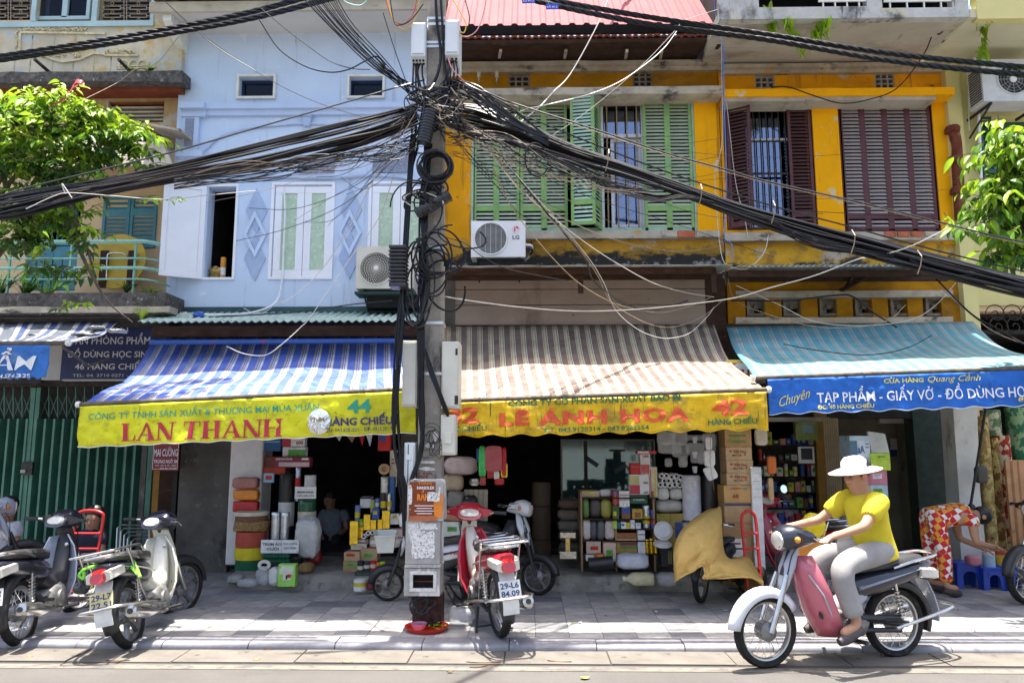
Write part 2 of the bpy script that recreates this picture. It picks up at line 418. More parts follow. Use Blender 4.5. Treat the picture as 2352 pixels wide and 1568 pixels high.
def fwall(name,m,parent,px0,py0,px1,py1,Y,d,holes=(),xref=500,**k):
    _,_,z0,z1=rect(px0,py0,px1,py1,Y);x0,x1=P(px0,xref,Y).x,P(px1,xref,Y).x;b=MB()
    wall_holes(b,x0,x1,z0,z1,Y,Y+d,[hole(*h,Y)for h in holes]);return b.build(name,m,parent,**k)
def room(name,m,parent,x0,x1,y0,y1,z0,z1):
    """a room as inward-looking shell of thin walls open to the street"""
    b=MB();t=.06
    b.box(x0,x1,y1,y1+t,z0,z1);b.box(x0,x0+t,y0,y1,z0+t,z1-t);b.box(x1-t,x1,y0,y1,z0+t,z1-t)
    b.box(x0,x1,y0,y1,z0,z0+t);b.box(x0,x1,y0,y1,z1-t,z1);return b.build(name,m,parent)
def corrugated(b,x0,x1,yb,zb,yf,zf,pitch=.076,amp=.018,mi=0,n=8):
    """corrugated sheet from the back edge (yb, zb) down to the front edge (yf, zf)"""
    k=max(2,int((x1-x0)/pitch*n))
    b.grid(lambda u,v:(x0+(x1-x0)*u,yb+(yf-yb)*v,zb+(zf-zb)*v+amp*math.sin(2*math.pi*(x1-x0)*u/pitch)),k,2,mi)
    return b
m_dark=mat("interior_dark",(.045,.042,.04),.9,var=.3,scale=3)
m_room=mat("interior_wall",(.12,.115,.105),.9,var=.3,scale=2)
m_blue=mat("blue_plaster",(.53,.64,.8),.85,var=.04,scale=1.4,bump=.12,bscale=25,
             layers=[((.42,.52,.66),(1.4,1.4,.8),.58,.8),((.25,.25,.28),(2.6,2.6,1.1),.67,.8),((.36,.42,.52),(9,9,.7),.55,.75),((.2,.19,.18),(16,16,1.2),.66,.76),((.62,.7,.82),3.1,.62,.64),((.3,.3,.3),(5,5,9),.7,.72)])
m_bluew=mat("blue_moulding",(.46,.56,.74),.8,var=.05,scale=3,layers=[((.22,.25,.34),(3,3,3),.62,.8)])
m_bluegrey=mat("blue_grey_tile",(.34,.44,.62),.6,var=.08,scale=5)
m_pebble=mat("pebble_dash",(.22,.25,.33),.9,var=.2,scale=40,bump=1,bscale=70,layers=[((.38,.42,.5),70,.52,.6),((.1,.11,.14),55,.58,.66)])
m_upvc=mat("white_pvc",(.78,.8,.84),.35,var=.03,scale=3)
m_offw=mat("offwhite_frame",(.66,.66,.6),.5,var=.06,scale=8)
m_frost=mat("frosted_pane",(.42,.55,.4),.35,var=.1,scale=9,bump=.5,bscale=34,layers=[((.58,.68,.52),26,.54,.62)])
m_ochre=mat("ochre_plaster",(.7,.31,.006),.85,var=.12,scale=1.8,bump=.25,bscale=22,
              layers=[((.5,.2,.008),(1,1,2.2),.52,.75),((.15,.08,.025),(1.3,1.3,3),.62,.8),((.2,.1,.025),(10,10,.8),.55,.74),((.5,.4,.27),2.1,.63,.655),((.05,.04,.03),(4,4,6),.64,.72)])
m_ochred=mat("shade_darkened_ochre",(.38,.17,.006),.88,var=.2,scale=2.2,bump=.3,bscale=22,
               layers=[((.2,.1,.02),(1,1,2.5),.48,.7),((.45,.24,.03),1.6,.6,.75),((.06,.035,.015),(1.6,1.6,3.4),.62,.8)])  # eave and canopy shade put into this darker ochre, with blotchy brown layers
m_ochre2=mat("ochre_pillar",(.86,.39,.002),.8,var=.05,scale=1.8,bump=.15,bscale=22,
               layers=[((.72,.3,.004),(3,3,.6),.54,.8),((.28,.13,.03),(12,12,1),.6,.76),((.62,.5,.3),2.6,.63,.655),((.12,.07,.03),6,.68,.74)])
m_mould=mat("mouldy_ochre",(.55,.3,.04),.92,var=.15,scale=3,bump=.6,bscale=30,
              layers=[((.5,.42,.3),(1.6,1.6,2),.58,.61),((.3,.17,.03),(3,3,4,1.2,4.6),.48,.62),((.035,.032,.028),(2.2,2.2,4,1.5,4.52),.48,.62),((.27,.26,.25),(5,5,6,.8,4.45),.6,.7),((.03,.03,.028),14,.62,.7)])
m_peel=mat("peeling_ochre",(.62,.34,.03),.92,var=.15,scale=3,bump=.6,bscale=30,
             layers=[((.5,.43,.33),(1.5,1.5,2.2),.5,.56),((.36,.2,.05),5,.5,.66),((.06,.055,.045),(3,3,4,.9,4.45),.54,.68),((.4,.38,.34),12,.62,.68)])
m_cream=mat("cream_plaster",(.68,.5,.3),.88,var=.08,scale=2,bump=.2,bscale=22,layers=[((.42,.3,.18),(1.2,1.2,1.2),.6,.8),((.12,.1,.08),2.2,.72,.82)])
m_oldw=mat("old_limewash",(.5,.46,.35),.9,var=.16,scale=2.4,bump=.4,bscale=30,
             layers=[((.5,.37,.15),2.2,.5,.62),((.4,.46,.48),3.4,.56,.62),((.08,.08,.08),(1.8,1.8,3),.66,.78)])
m_ledge=mat("stained_ledge",(.42,.37,.29),.9,var=.2,scale=4,bump=.4,bscale=40,layers=[((.08,.075,.07),(2.5,2.5,5),.54,.68),((.55,.3,.05),3,.6,.68)])
m_black=mat("black_mould_ledge",(.09,.085,.08),.95,var=.4,scale=14,bump=.8,bscale=50,layers=[((.35,.34,.32),18,.6,.68)])
m_redbeam=mat("red_brown_band",(.2,.055,.028),.85,var=.2,scale=4,layers=[((.33,.2,.08),3,.6,.68),((.04,.03,.025),3.6,.64,.75)])
m_beige=mat("beige_soffit",(.42,.38,.32),.9,var=.08,scale=2.2,bump=.2,bscale=14,layers=[((.25,.21,.16),(1,2,1.4),.48,.7),((.05,.045,.04),2.6,.64,.76),((.2,.15,.1),(4,1,4),.58,.72)])
m_greyc=mat("grey_balcony_plaster",(.46,.46,.44),.9,var=.14,scale=3,bump=.4,bscale=26,layers=[((.1,.1,.1),(3,3,2),.48,.68),((.5,.46,.34),2,.56,.68),((.05,.05,.05),(12,12,1.5),.58,.7)])
m_wood=mat("dark_old_wood",(.045,.024,.016),.85,var=.3,scale=5,bump=.5,bscale=30,layers=[((.1,.05,.03),(3,3,14),.56,.7)])
m_maroon=mat("maroon_paint",(.085,.02,.023),.55,var=.2,scale=5,bump=.2,bscale=50,layers=[((.1,.05,.045),12,.66,.76)])
m_maroonl=mat("maroon_slat",(.085,.035,.035),.5,var=.25,scale=5)
m_green=mat("green_shutter_paint",(.2,.36,.1),.55,var=.16,scale=4,bump=.25,bscale=45,layers=[((.12,.32,.27),3.4,.56,.68),((.08,.09,.05),9,.68,.78)])
m_greens=mat("green_slat",(.4,.47,.34),.55,var=.16,scale=5,layers=[((.3,.36,.28),9,.55,.7)])
m_greent=mat("green_slat_teal",(.42,.6,.47),.5,var=.14,scale=5,layers=[((.2,.3,.2),8,.6,.72)])
m_teal=mat("teal_paint",(.055,.22,.27),.55,var=.14,scale=4,bump=.2,bscale=40,layers=[((.03,.1,.12),6,.6,.75)])
m_tealp=mat("pale_teal_paint",(.33,.46,.48),.6,var=.1,scale=4,layers=[((.25,.2,.13),8,.68,.76)])
m_iron=mat("dark_iron",(.03,.028,.026),.6,.4,var=.3,scale=15,layers=[((.12,.08,.05),25,.58,.68)])
m_brassiron=mat("rusty_grille",(.3,.22,.13),.6,.3,var=.25,scale=20)
m_tin=mat("weathered_tin",(.3,.3,.27),.7,.25,var=.2,scale=4,layers=[((.16,.1,.06),4,.56,.7),((.05,.05,.05),6,.62,.76)])
m_tgreen=mat("green_corrugated",(.34,.46,.42),.65,.0,var=.12,scale=3,layers=[((.1,.22,.2),(1.5,6,3),.56,.72),((.3,.26,.2),5,.64,.74)])
m_pink=mat("pink_metal_roof",(.27,.085,.092),.85,var=.08,scale=2,layers=[((.3,.1,.1),(5,1.2,1),.58,.72),((.2,.09,.08),16,.7,.76)])
m_rtile=mat("red_clay_tile",(.24,.07,.04),.85,var=.3,scale=9,layers=[((.06,.04,.035),8,.55,.68)])
m_brick=mat("brick_red",(.42,.13,.07),.9,var=.25,scale=9,bump=.5,bscale=60,layers=[((.4,.36,.3),14,.62,.72)])
m_mauve=mat("mauve_boards",(.3,.24,.2),.85,var=.08,scale=2.5,bump=.2,bscale=20,layers=[((.18,.14,.11),(2,2,.7),.56,.75),((.05,.04,.035),(5,5,7),.67,.73)])
m_lemon=mat("lemon_plaster",(.62,.56,.25),.85,var=.05,scale=2,bump=.12,bscale=20,layers=[((.45,.4,.17),(1.2,1.2,.5),.6,.8)])
m_lemonw=mat("pale_soffit",(.56,.54,.4),.85,var=.05,scale=2)
m_rust=mat("rust_pipe",(.16,.045,.025),.75,.1,var=.3,scale=12,layers=[((.3,.2,.13),14,.6,.7)])
m_dglass=glassmat("window_glass",(.6,.65,.75),.03,refl=.02)
m_glass2=glassmat("bright_window_glass",(.5,.56,.72),.04,refl=.3)
m_gate=mat("green_gate_steel",(.05,.15,.105),.5,.15,var=.22,scale=3,bump=.2,bscale=40,layers=[((.03,.09,.065),(2,2,.7),.5,.72),((.12,.08,.05),9,.66,.73),((.12,.28,.21),(2,2,.5),.62,.8)])
m_conc=mat("grey_concrete",(.1,.094,.083),.9,var=.25,scale=2.5,bump=.4,bscale=26,layers=[((.19,.175,.145),5,.56,.7),((.04,.037,.034),(2,2,1.2),.54,.7)])

def louvre_leaf(parent,name,x0,x1,z0,z1,y,frame_m,slat_m,pitch=.052,panels=((0,.16),(.18,1)),t=.035,stile=.042,angle=0,hinge='l',label=None):
    """one shutter leaf with separate slats; angle swings it open about its hinge edge, towards the street"""
    wd,ht=x1-x0,z1-z0
    leaf=bpy.data.objects.new(name,None)
    b=MB();st=min(stile,wd*.18)
    b.box(0,st,0,t,0,ht);b.box(wd-st,wd,0,t,0,ht)
    edges=[0]
    for a,c in panels:edges+=[a,c]
    zz=sorted({0.0,ht});rails=[]
    for k,(a,c)in enumerate(panels):
        rails.append((a*ht,c*ht))
    lo=0
    for(a,c)in rails:
        za,zc=a+(st*1.3 if a==0 else st*.5),c-(st*.9 if c>=ht-1e-6 else st*.5)
        b.box(st,wd-st,.001,t-.001,lo,za);lo=zc
    b.box(st,wd-st,.001,t-.001,lo,ht)
    me=b.mesh(name,frame_m);leaf=bpy.data.objects.new(name,me);COL.objects.link(leaf)
    leaf.parent=parent;org=ORG.get(parent,Vector((0,0,0)))
    if hinge=='l':leaf.location=Vector((x0,y,z0))-org;leaf.rotation_euler=(0,0,-angle)
    else:
        leaf.location=Vector((x1-wd*math.cos(angle),y-wd*math.sin(angle),z0))-org;leaf.rotation_euler=(0,0,angle)
    ORG[leaf]=Vector((0,0,0))
    if label:leaf['label']=label
    key=('slat',round(wd-2*st,3),slat_m.name)
    if key not in SLATS:
        q=MB();h=pitch*.7
        q.add([(0,0,0),(wd-2*st,0,0),(wd-2*st,t*.62,h),(0,t*.62,h),(0,.007,-.003),(wd-2*st,.007,-.003),(wd-2*st,t*.62+.007,h-.005),(0,t*.62+.007,h-.005)],
              [(0,1,2,3),(7,6,5,4),(0,4,5,1),(1,5,6,2),(2,6,7,3),(3,7,4,0)])
        SLATS[key]=q.mesh("slat",slat_m)
    for(a,c)in rails:
        za,zc=a+(st*1.3 if a==0 else st*.5),c-(st*.9 if c>=ht-1e-6 else st*.5)
        n=max(1,int((zc-za)/pitch));pp=(zc-za)/n
        for i in range(n):
            so_=bpy.data.objects.new("slat",SLATS[key]);COL.objects.link(so_);so_.parent=leaf
            so_.location=(st,0,za+i*pp);so_.rotation_euler=(rnd(-.05,.05),0,0)
    return leaf
SLATS={}
def leaf_px(parent,px0,py0,px1,py1,Y,fm,sm,**k):
    x0,x1,z0,z1=rect(px0,py0,px1,py1,Y)
    return louvre_leaf(parent,k.pop('name','shutter'),x0,x1,z0,z1,Y,fm,sm,**k)
def frame_px(parent,name,m,px0,py0,px1,py1,Y,th,d,bevel=.004):
    """rectangular frame, th survey pixels thick, standing d proud of depth Y"""
    x0,x1,z0,z1=rect(px0,py0,px1,py1,Y);t=th/162;b=MB()
    b.box(x0,x1,Y-d,Y,z0,z0+t);b.box(x0,x1,Y-d,Y,z1-t,z1);b.box(x0,x0+t,Y-d,Y,z0+t,z1-t);b.box(x1-t,x1,Y-d,Y,z0+t,z1-t)
    return b.build(name,m,parent,bevel=bevel)
def bars_px(parent,name,m,px0,py0,px1,py1,Y,n,r=.009):
    for i in range(n):
        x0,x1,z0,z1=rect(px0,py0,px1,py1,Y);x=x0+(x1-x0)*(i+.5)/n;b=MB()
        b.tube([(x,Y,z0),(x,Y,(z0+z1)/2),(x,Y,z1)],r,6);b.build(name,m,parent)
def ledge_px(parent,name,m,px0,py0,px1,py1,Y,d,wav=.006,steps=1):
    """moulding that stands d proud of the wall, its edge a little uneven"""
    x0,z1=XZ(px0,py0,Y-d);x1,z0=XZ(px1,py1,Y-d);b=MB();n=max(6,int((x1-x0)*4));rings=[]
    for i in range(n+1):
        x=x0+(x1-x0)*i/n;w1=noise.noise((x*2.2,z0*3,1))*wav;w2=noise.noise((x*3.1,z1*5,7))*wav
        if steps==1:pr=[(Y-d+w1,z0+w2),(Y-d+w2,z1+w1),(Y+.05,z1+.01),(Y+.05,z0)]
        else:
            zm=z0+(z1-z0)*.45
            pr=[(Y-d*.55+w1,z0+w2),(Y-d*.55+w1,zm),(Y-d+w2,zm+.012),(Y-d+w2,z1+w1),(Y+.05,z1+.01),(Y+.05,z0)]
        rings.append([(x,y,z)for y,z in pr])
    b.loft(rings);return b.build(name,m,parent)
def px_x(px,Y=YF):return P(px,700,Y).x

# ---------------------------------------------------------------- blue house, number 44
YB=10.4
blue=thing("blue_house","pale blue plaster house with diamond tiles and white windows behind the pole","house",(px_x(670,YB),YB,0))
bx0,bx1=px_x(392,YB),px_x(1006,YB)
ztop=P(700,78,YB).z
holes=[(549,178,630,223),(802,178,880,223),(474,430,541,637),(628,427,762,636),(853,426,985,636)]
fwall("wall",m_blue,blue,392,76,1006,706,YB,.22,holes)
for a_,c_ in((bx0,bx0+.2),(bx1-.12,bx1)):b=MB();b.box(a_,c_,YB+.22,14.5,3.2,ztop+1);b.build("side_wall",m_blue,blue)
room("upper_room",m_dark,blue,bx0+.2,bx1-.12,YB+.22,14.4,3.55,ztop)
# eave
b=MB();ye=9.82;z0=ztop
b.box(bx0-.25,bx1+.1,ye,YB+.3,z0+.005,z0+.1);b.build("eave",mat("eave_soffit",(.55,.54,.5),.85,var=.05,scale=2,layers=[((.35,.33,.28),(1,2,1),.6,.8)]),blue)
b=MB();b.box(bx0-.27,bx1+.1,ye-.05,ye-.002,z0-.01,z0+.14);b.build("fascia",mat("eave_fascia",(.45,.4,.32),.8,var=.15,scale=3,layers=[((.2,.16,.12),(2,2,8),.58,.75)]),blue)
b=MB();corrugated(b,bx0-.3,bx1+.1,14.5,z0+1.7,ye-.13,z0+.19,.2,.028);b.build("roof",mat("grey_fibre_cement",(.2,.19,.17),.95,var=.3,scale=6,layers=[((.05,.05,.045),7,.52,.66)]),blue,smooth=60,solid=.01)
b=MB();b.extr([(bx0-.1,YB,z0),(bx0-.1,ye+.02,z0),(bx0-.1,ye+.02,z0-.1),(bx0-.1,YB,z0-.32)],(.12,0,0));b.build("bracket",m_offw,blue)
for r_ in((545,173,635,229),(798,173,885,228)):
    f=frame_px(blue,"window",m_offw,*r_,YB,6,.045)
    bx("pane",m_dglass,f,r_[0]+5,r_[1]+5,r_[2]-5,r_[3]-5,YB+.1,.006)
ledge_px(blue,"cornice",m_bluew,415,238,1000,258,YB,.09,.001,2)
bx("string_course",m_bluew,blue,418,261,1000,266,YB-.03,.03)
# pilaster with a pebble panel
bx("pilaster",m_bluew,blue,418,262,455,350,YB-.06,.06,bevel=.004)
bx("pebble_panel",m_pebble,blue,424,272,443,335,YB-.075,.014)
ledge_px(blue,"capital",m_bluew,412,234,467,262,YB,.15,.001,2)
ledge_px(blue,"pilaster_base",m_bluew,404,344,463,358,YB,.11,.001)
# arch moulding with its keystone
pts=[P(470,346,YB-.02),P(500,318,YB-.02),P(560,297,YB-.02),P(640,287,YB-.02),P(707,284,YB-.02),P(800,289,YB-.02),P(880,300,YB-.02),P(960,330,YB-.02)]
b=MB();b.tube(catmull(pts,6),.02,6);b.build("arch_moulding",m_bluew,blue,smooth=60)
b=MB();q=[XZ(695,268,YB),XZ(719,268,YB),XZ(714,293,YB),XZ(700,293,YB)];b.prism(q,YB-.07,YB);q=[XZ(693,266,YB),XZ(721,266,YB),XZ(720,272,YB),XZ(694,272,YB)];b.prism(q,YB-.09,YB-.005)
b.build("keystone",m_bluegrey,blue,bevel=.006)
for r_ in((685,357,768,396),(856,352,940,396)):bx("pebble_panel",m_pebble,blue,*r_,YB-.02,.02)
pts=[P(398,404,YB-.03),P(520,401,YB-.03),P(640,405,YB-.03),P(760,408,YB-.03),P(870,402,YB-.03),P(960,412,YB-.03)]
b=MB();b.tube(catmull(pts,5),.025,6);b.build("lower_moulding",m_bluew,blue,smooth=60)
def diamond(cx,cy,w,h,y0,y1,name,m):
    b=MB();b.prism([XZ(cx,cy-h,YB),XZ(cx+w,cy,YB),XZ(cx,cy+h,YB),XZ(cx-w,cy,YB)],y0,y1);return b.build(name,m,blue,bevel=.003)
def diamond_ring(cx,cy,w,h,t,y0,y1,name,m):
    b=MB();o_=[XZ(cx,cy-h,YB),XZ(cx+w,cy,YB),XZ(cx,cy+h,YB),XZ(cx-w,cy,YB)];k=1-t
    i_=[XZ(cx,cy-h*k,YB),XZ(cx+w*k,cy,YB),XZ(cx,cy+h*k,YB),XZ(cx-w*k,cy,YB)]
    for a in range(4):b.prism([o_[a],o_[(a+1)%4],i_[(a+1)%4],i_[a]],y0,y1)
    return b.build(name,m,blue)
for cx,dy in((587,4),(804,0)):
    cxx=cx
    diamond(cxx+3,481+dy,25,52,YB-.018,YB,"diamond_tile",m_bluegrey);diamond(cxx-1,590+dy,25,52,YB-.018,YB,"diamond_tile",m_bluegrey)
    diamond_ring(cxx,535+dy,27,54,.3,YB-.04,YB-.0185,"diamond_frame",m_blue);diamond(cxx,520+dy,9,17,YB-.0186,YB-.0184+.0002,"diamond_tile",m_bluegrey)if False else None
    diamond(cxx+1,553+dy,10,19,YB-.03,YB-.0186,"diamond_tile",m_bluegrey)
# windows of the first floor
def casement(parent,px0,py0,px1,py1,Y,pane_m,t=17,name="window_leaf"):
    x0,x1,z0,z1=rect(px0,py0,px1,py1,Y);tt=t/164;b=MB()
    b.box(x0,x1,Y,Y+.045,z0,z0+tt);b.box(x0,x1,Y,Y+.045,z1-tt,z1);b.box(x0,x0+tt,Y,Y+.045,z0+tt,z1-tt);b.box(x1-tt,x1,Y,Y+.045,z0+tt,z1-tt)
    o=b.build(name,m_upvc,parent,bevel=.005)
    b=MB();b.box(x0+tt,x1-tt,Y+.018,Y+.026,z0+tt,z1-tt);b.build("pane",pane_m,o)
    return o
f=frame_px(blue,"window",m_upvc,622,420,768,643,YB+.03,7,.05);casement(f,629,428,696,636,YB-.005,m_frost);casement(f,697,428,762,636,YB-.005,m_frost)
f=frame_px(blue,"window",m_upvc,846,418,992,643,YB+.03,7,.05);casement(f,853,427,918,636,YB-.005,m_frost);casement(f,919,427,985,636,YB-.005,m_frost)
f=frame_px(blue,"window",m_upvc,467,425,546,644,YB+.03,6,.05)
# leaf standing open to the left
x1h,_,z0h,z1h=rect(470,428,541,641,YB-.02)
ol=bpy.data.objects.new("open_leaf",None)
b=MB();wd,ht,tt=.56,z1h-z0h,.07
b.box(-wd,0,0,.045,0,tt);b.box(-wd,0,0,.045,ht-tt,ht);b.box(-wd,-wd+tt,0,.045,tt,ht-tt);b.box(-tt,0,0,.045,tt,ht-tt)
b.box(-wd+tt,-tt,.015,.03,tt,ht-tt)
ol=b.build("open_window_leaf",m_upvc,f,local=True,bevel=.005);ol.location=Vector((x1h,YB-.03,z0h))-ORG[blue];ol.rotation_euler=(0,0,R(28))
b=MB();b.tube([(-wd+.03,-.03,ht*.6),(-wd+.03,-.05,ht*.6),(-wd+.06,-.06,ht*.54)],.01,6);hd=b.build("handle",m_upvc,ol,local=True)
# corrugated strip roof over the shop front
bx("flashing",mat("dark_teal_flashing",(.02,.07,.075),.6,var=.2,scale=5),blue,388,704,1006,722,YB-.02,.03)
b=MB();xa,xb=px_x(350,9.9),px_x(1006,9.9)
corrugated(b,xa,xb,YB,P(600,718,YB).z,9.55,P(600,738,9.55).z,.105,.016);b.build("corrugated_canopy",m_tgreen,blue,smooth=60,solid=.004)
bx("canopy_beam",m_wood,blue,350,748,980,772,9.75,.08)
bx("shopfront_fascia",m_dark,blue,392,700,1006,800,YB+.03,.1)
b=MB();b.tube([P(345,786,9.7),P(640,784,9.7),P(925,782,9.7)],.035,8);b.build("awning_roller",mat("roller_blue_red",(.03,.09,.3),.6,var=.1,layers=[((.3,.04,.04),(14,1,1),.62,.66)]),blue,smooth=60)
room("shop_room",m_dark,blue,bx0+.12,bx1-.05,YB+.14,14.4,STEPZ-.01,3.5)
bx("passage_wall",m_conc,blue,408,1000,527,1322,YB-.15,.12)
bx("party_pier",m_conc,blue,920,790,1006,1330,YB-.05,.14)
# ---------------------------------------------------------------- yellow house, number 42
h42=thing("ochre_house","ochre plaster house with green louvred shutters and pink metal roof","house",(px_x(1335),YF,0))
x42a,x42b=px_x(1008),px_x(1661)
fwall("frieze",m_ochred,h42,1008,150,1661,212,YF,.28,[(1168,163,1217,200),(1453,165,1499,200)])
fwall("wall",m_ochre,h42,1008,212.3,1661,548,YF,.28,[(1085,230,1597,531)])
fwall("lower_wall",m_mould,h42,1008,548,1661,655,YF,.28)
room("upper_room",m_dark,h42,x42a,x42b-.04,YF+.28,14.4,3.6,P(1300,150,YF).z)
b=MB();b.box(x42a,x42a+.1,YF+.28,14.4,3.6,9);b.build("side_wall",m_ochre,h42)
ledge_px(h42,"cornice",m_ledge,1010,143,1662,156,YF,.13,.008,2)
ledge_px(h42,"window_ledge",m_ledge,1030,203,1662,214,YF,.34,.012)
ledge_px(h42,"sill",m_ledge,1180,531,1610,546,YF,.12,.012)
for i,(a,c)in enumerate(((1520,1556),(1559,1598),(1600,1655))):
    bx("sill_brick",[m_brick,m_ledge,m_ledge][i]if i else m_ledge,h42,a,529,c,544,YF-.135,.12,bevel=.006)
bx("sill_brick",m_brick,h42,1557,529,1597,545,YF-.14,.12,bevel=.006)
def vent_block(parent,m,px0,py0,px1,py1,Y,nx=3,ny=3):
    b=MB();x0,x1,z0,z1=rect(px0,py0,px1,py1,Y);hs=[]
    for i in range(nx):
        for j in range(ny):
            w_,h_=(x1-x0)/(nx+.25),(z1-z0)/(ny+.25);a=x0+w_*.25+i*w_;c=z0+h_*.25+j*h_
            hs.append((a,a+w_*.7,c,c+h_*.7))
    wall_holes(b,x0,x1,z0,z1,Y,Y+.1,hs);return b.build("vent_block",m,parent)
m_vent=mat("vent_concrete",(.2,.17,.13),.9,var=.25,scale=20)
for r_ in((1168,163,1217,200),(1453,165,1499,200)):vent_block(h42,m_vent,*r_,YF+.02)
for px in(1100,1141): # porcelain insulators left of the vents
    c=P(px,170,YF-.12);b=MB();b.lathe([(.012,-.12),(.012,-.06),(.028,-.06),(.03,-.03),(.018,-.02),(.03,0),(.028,.03),(.015,.05)],c,(0,0,1),10)
    b.tube([c+Vector((0,0,-.1)),c+Vector((0,.12,-.1))],.01,5);b.build("insulator",mat("porcelain",(.5,.45,.36),.35,var=.2,scale=20),h42,smooth=50)
# roof: pink ribbed sheet above an older tiled eave
zr=P(1330,62,9.75).z
b=MB();xa,xb=px_x(1008,9.7),P(1652,62,9.7).x
k=int((xb-xa)/.2*8)
def rib(x):
    u=(x/.2)%1;return.03*max(0,min(1,(abs(u-.5)-.28)/.1))
b.grid(lambda u,v:(xa+(xb-xa)*u,9.7+2.6*v,zr+2.9*v+rib((xb-xa)*u)),k,1);b.build("metal_roof",m_pink,h42,solid=.006)
ze=P(1300,97,9.95).z
etm=MB();etm.loft([[(.0,y,z)for y,z in((0,0),(0,.035),(.5,.2),(.5,.16))]]+[[(u*.098,y,z+.022*math.sin(math.pi*u))for y,z in((0,0),(0,.035),(.5,.2),(.5,.16))]for u in(.25,.5,.75)]+[[(.098,y,z)for y,z in((0,0),(0,.035),(.5,.2),(.5,.16))]])
me_et=etm.mesh("eave_tile",m_rtile)
x=px_x(1020,9.9);xe=px_x(1640,9.9)
while x<xe:link("eave_tile",me_et,h42,Vector((x,9.86+rnd(-.015,.015),ze+rnd(-.008,.008)))-ORG[h42],(0,rnd(-.03,.03),rnd(-.02,.02)));x+=.1
b=MB();b.extr([(px_x(1020,9.9),9.9,ze),(xe+.05,9.9,ze),(xe+.05,YF,P(1300,144,YF).z+.02),(px_x(1020,9.9),YF,P(1300,144,YF).z+.02)],(0,.03,.06));b.build("eave_boarding",m_wood,h42)
b=MB();b.box(px_x(1020,9.9),xe+.05,9.86,9.92,ze-.06,ze-.005);b.build("eave_batten",m_wood,h42)
b=MB();b.extr([(px_x(1010,9.9),9.98,ze+.12),(xe+.05,9.98,ze+.12),(xe+.05,11.4,zr+1.2),(px_x(1010,9.9),11.4,zr+1.2)],(0,0,.03));b.build("roof_deck",m_wood,h42)
for px in(1300,1440,1520,1150):
    a=P(px,112,10.02);c=P(px-4,139,YF);b=MB();b.tube([a+Vector((0,0,-.03)),c+Vector((0,-.01,.02))],.028,4);b.build("eave_bracket",m_ledge,h42)
a=P(1652,100,9.85);c=P(1622,143,YF-.02);b=MB();b.tube([a,c],.04,4);b.build("eave_bracket",m_wood,h42)
# green shutters
fr=frame_px(h42,"window",mat("pale_green_frame",(.3,.45,.36),.6,var=.15,scale=5,layers=[((.12,.2,.13),6,.55,.7)]),1083,228,1599,534,YF+.04,9,.05)
YS=YF-.01
for a,c in((1088,1140),(1140,1193),(1195,1249),(1249,1303)):leaf_px(h42,a,236,c,529,YS,m_green,m_greens,name="green_shutter")
for a,c in((1479,1535),(1535,1591)):leaf_px(h42,a,234,c,529,YS,m_green,m_greens,name="green_shutter")
xh,_,z0,z1=rect(1381,232,1400,529,YS)
lf1=louvre_leaf(h42,"green_shutter",xh-.34,xh,z0,z1,YS-.01,m_green,m_greent,angle=R(68),hinge='r',label="folded-out green shutter leaf beside the barred window")
ex=Vector((xh-.34*math.cos(R(68)),YS-.01-.34*math.sin(R(68)),z0))
lf2=louvre_leaf(h42,"green_shutter",ex.x-.345,ex.x,z0,z1,ex.y-.005,m_green,m_greent,angle=R(-10),hinge='r',label="sunlit teal-green shutter leaf swung out over the sill")
# barred window
m_wfr=mat("white_window_paint",(.6,.62,.66),.6,var=.1,scale=5,layers=[((.3,.28,.25),9,.66,.75)])
f=frame_px(h42,"barred_window",m_wfr,1381,236,1479,530,YF+.13,6,.03)
bx("transom",m_wfr,f,1387,308,1473,316,YF+.1,.03)
bx("pane",m_glass2,f,1387,242,1473,308,YF+.14,.006)
g=frame_px(f,"casement",m_wfr,1403,320,1474,524,YF+.19,8,.03)
bx("pane",m_glass2,g,1411,328,1466,516,YF+.18,.006)
bars_px(f,"bar",m_brassiron,1384,238,1476,528,YF+.06,4,.011)
# pillar between the two houses
bx("pillar",m_ochre2,h42,1598,218,1650,531,YF-.035,.035,bevel=.006)
# timber canopy and boarded panel above the shop
b=MB();xa,xb=px_x(1018,9.9),px_x(1668,9.9)
n=30;za=P(1300,612,9.55).z
b.grid(lambda u,v:(xa+(xb-xa)*u,9.5+(YF-9.5)*v,za+.1*v+.012*noise.noise((u*12,v*2,0))),n,4);b.build("tin_canopy",m_tin,h42,solid=.012)
for r_,y_ in(((1018,614,1640,628),9.62),((1018,630,1660,641),10.0)):bx("canopy_beam",m_wood,h42,*r_,y_,.07)
for px in(1334,1640):bx("canopy_strut",m_wood,h42,px-6,614,px+6,672,9.7,.05)
for i,(a,c)in enumerate(((640,664),(665,700),(701,746))):bx("panel_board",m_mauve,h42,1040,a,1622,c-.8,YF-.1-.003*i,.05)
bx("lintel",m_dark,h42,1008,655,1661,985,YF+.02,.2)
bx("shop_post",m_wood,h42,1622,640,1668,800,YF-.12,.14);bx("shop_post",m_conc,h42,1012,640,1042,1330,YF-.12,.14)
room("shop_room",m_dark,h42,x42a+.05,x42b-.05,YF+.3,14.4,STEPZ-.01,3.55)
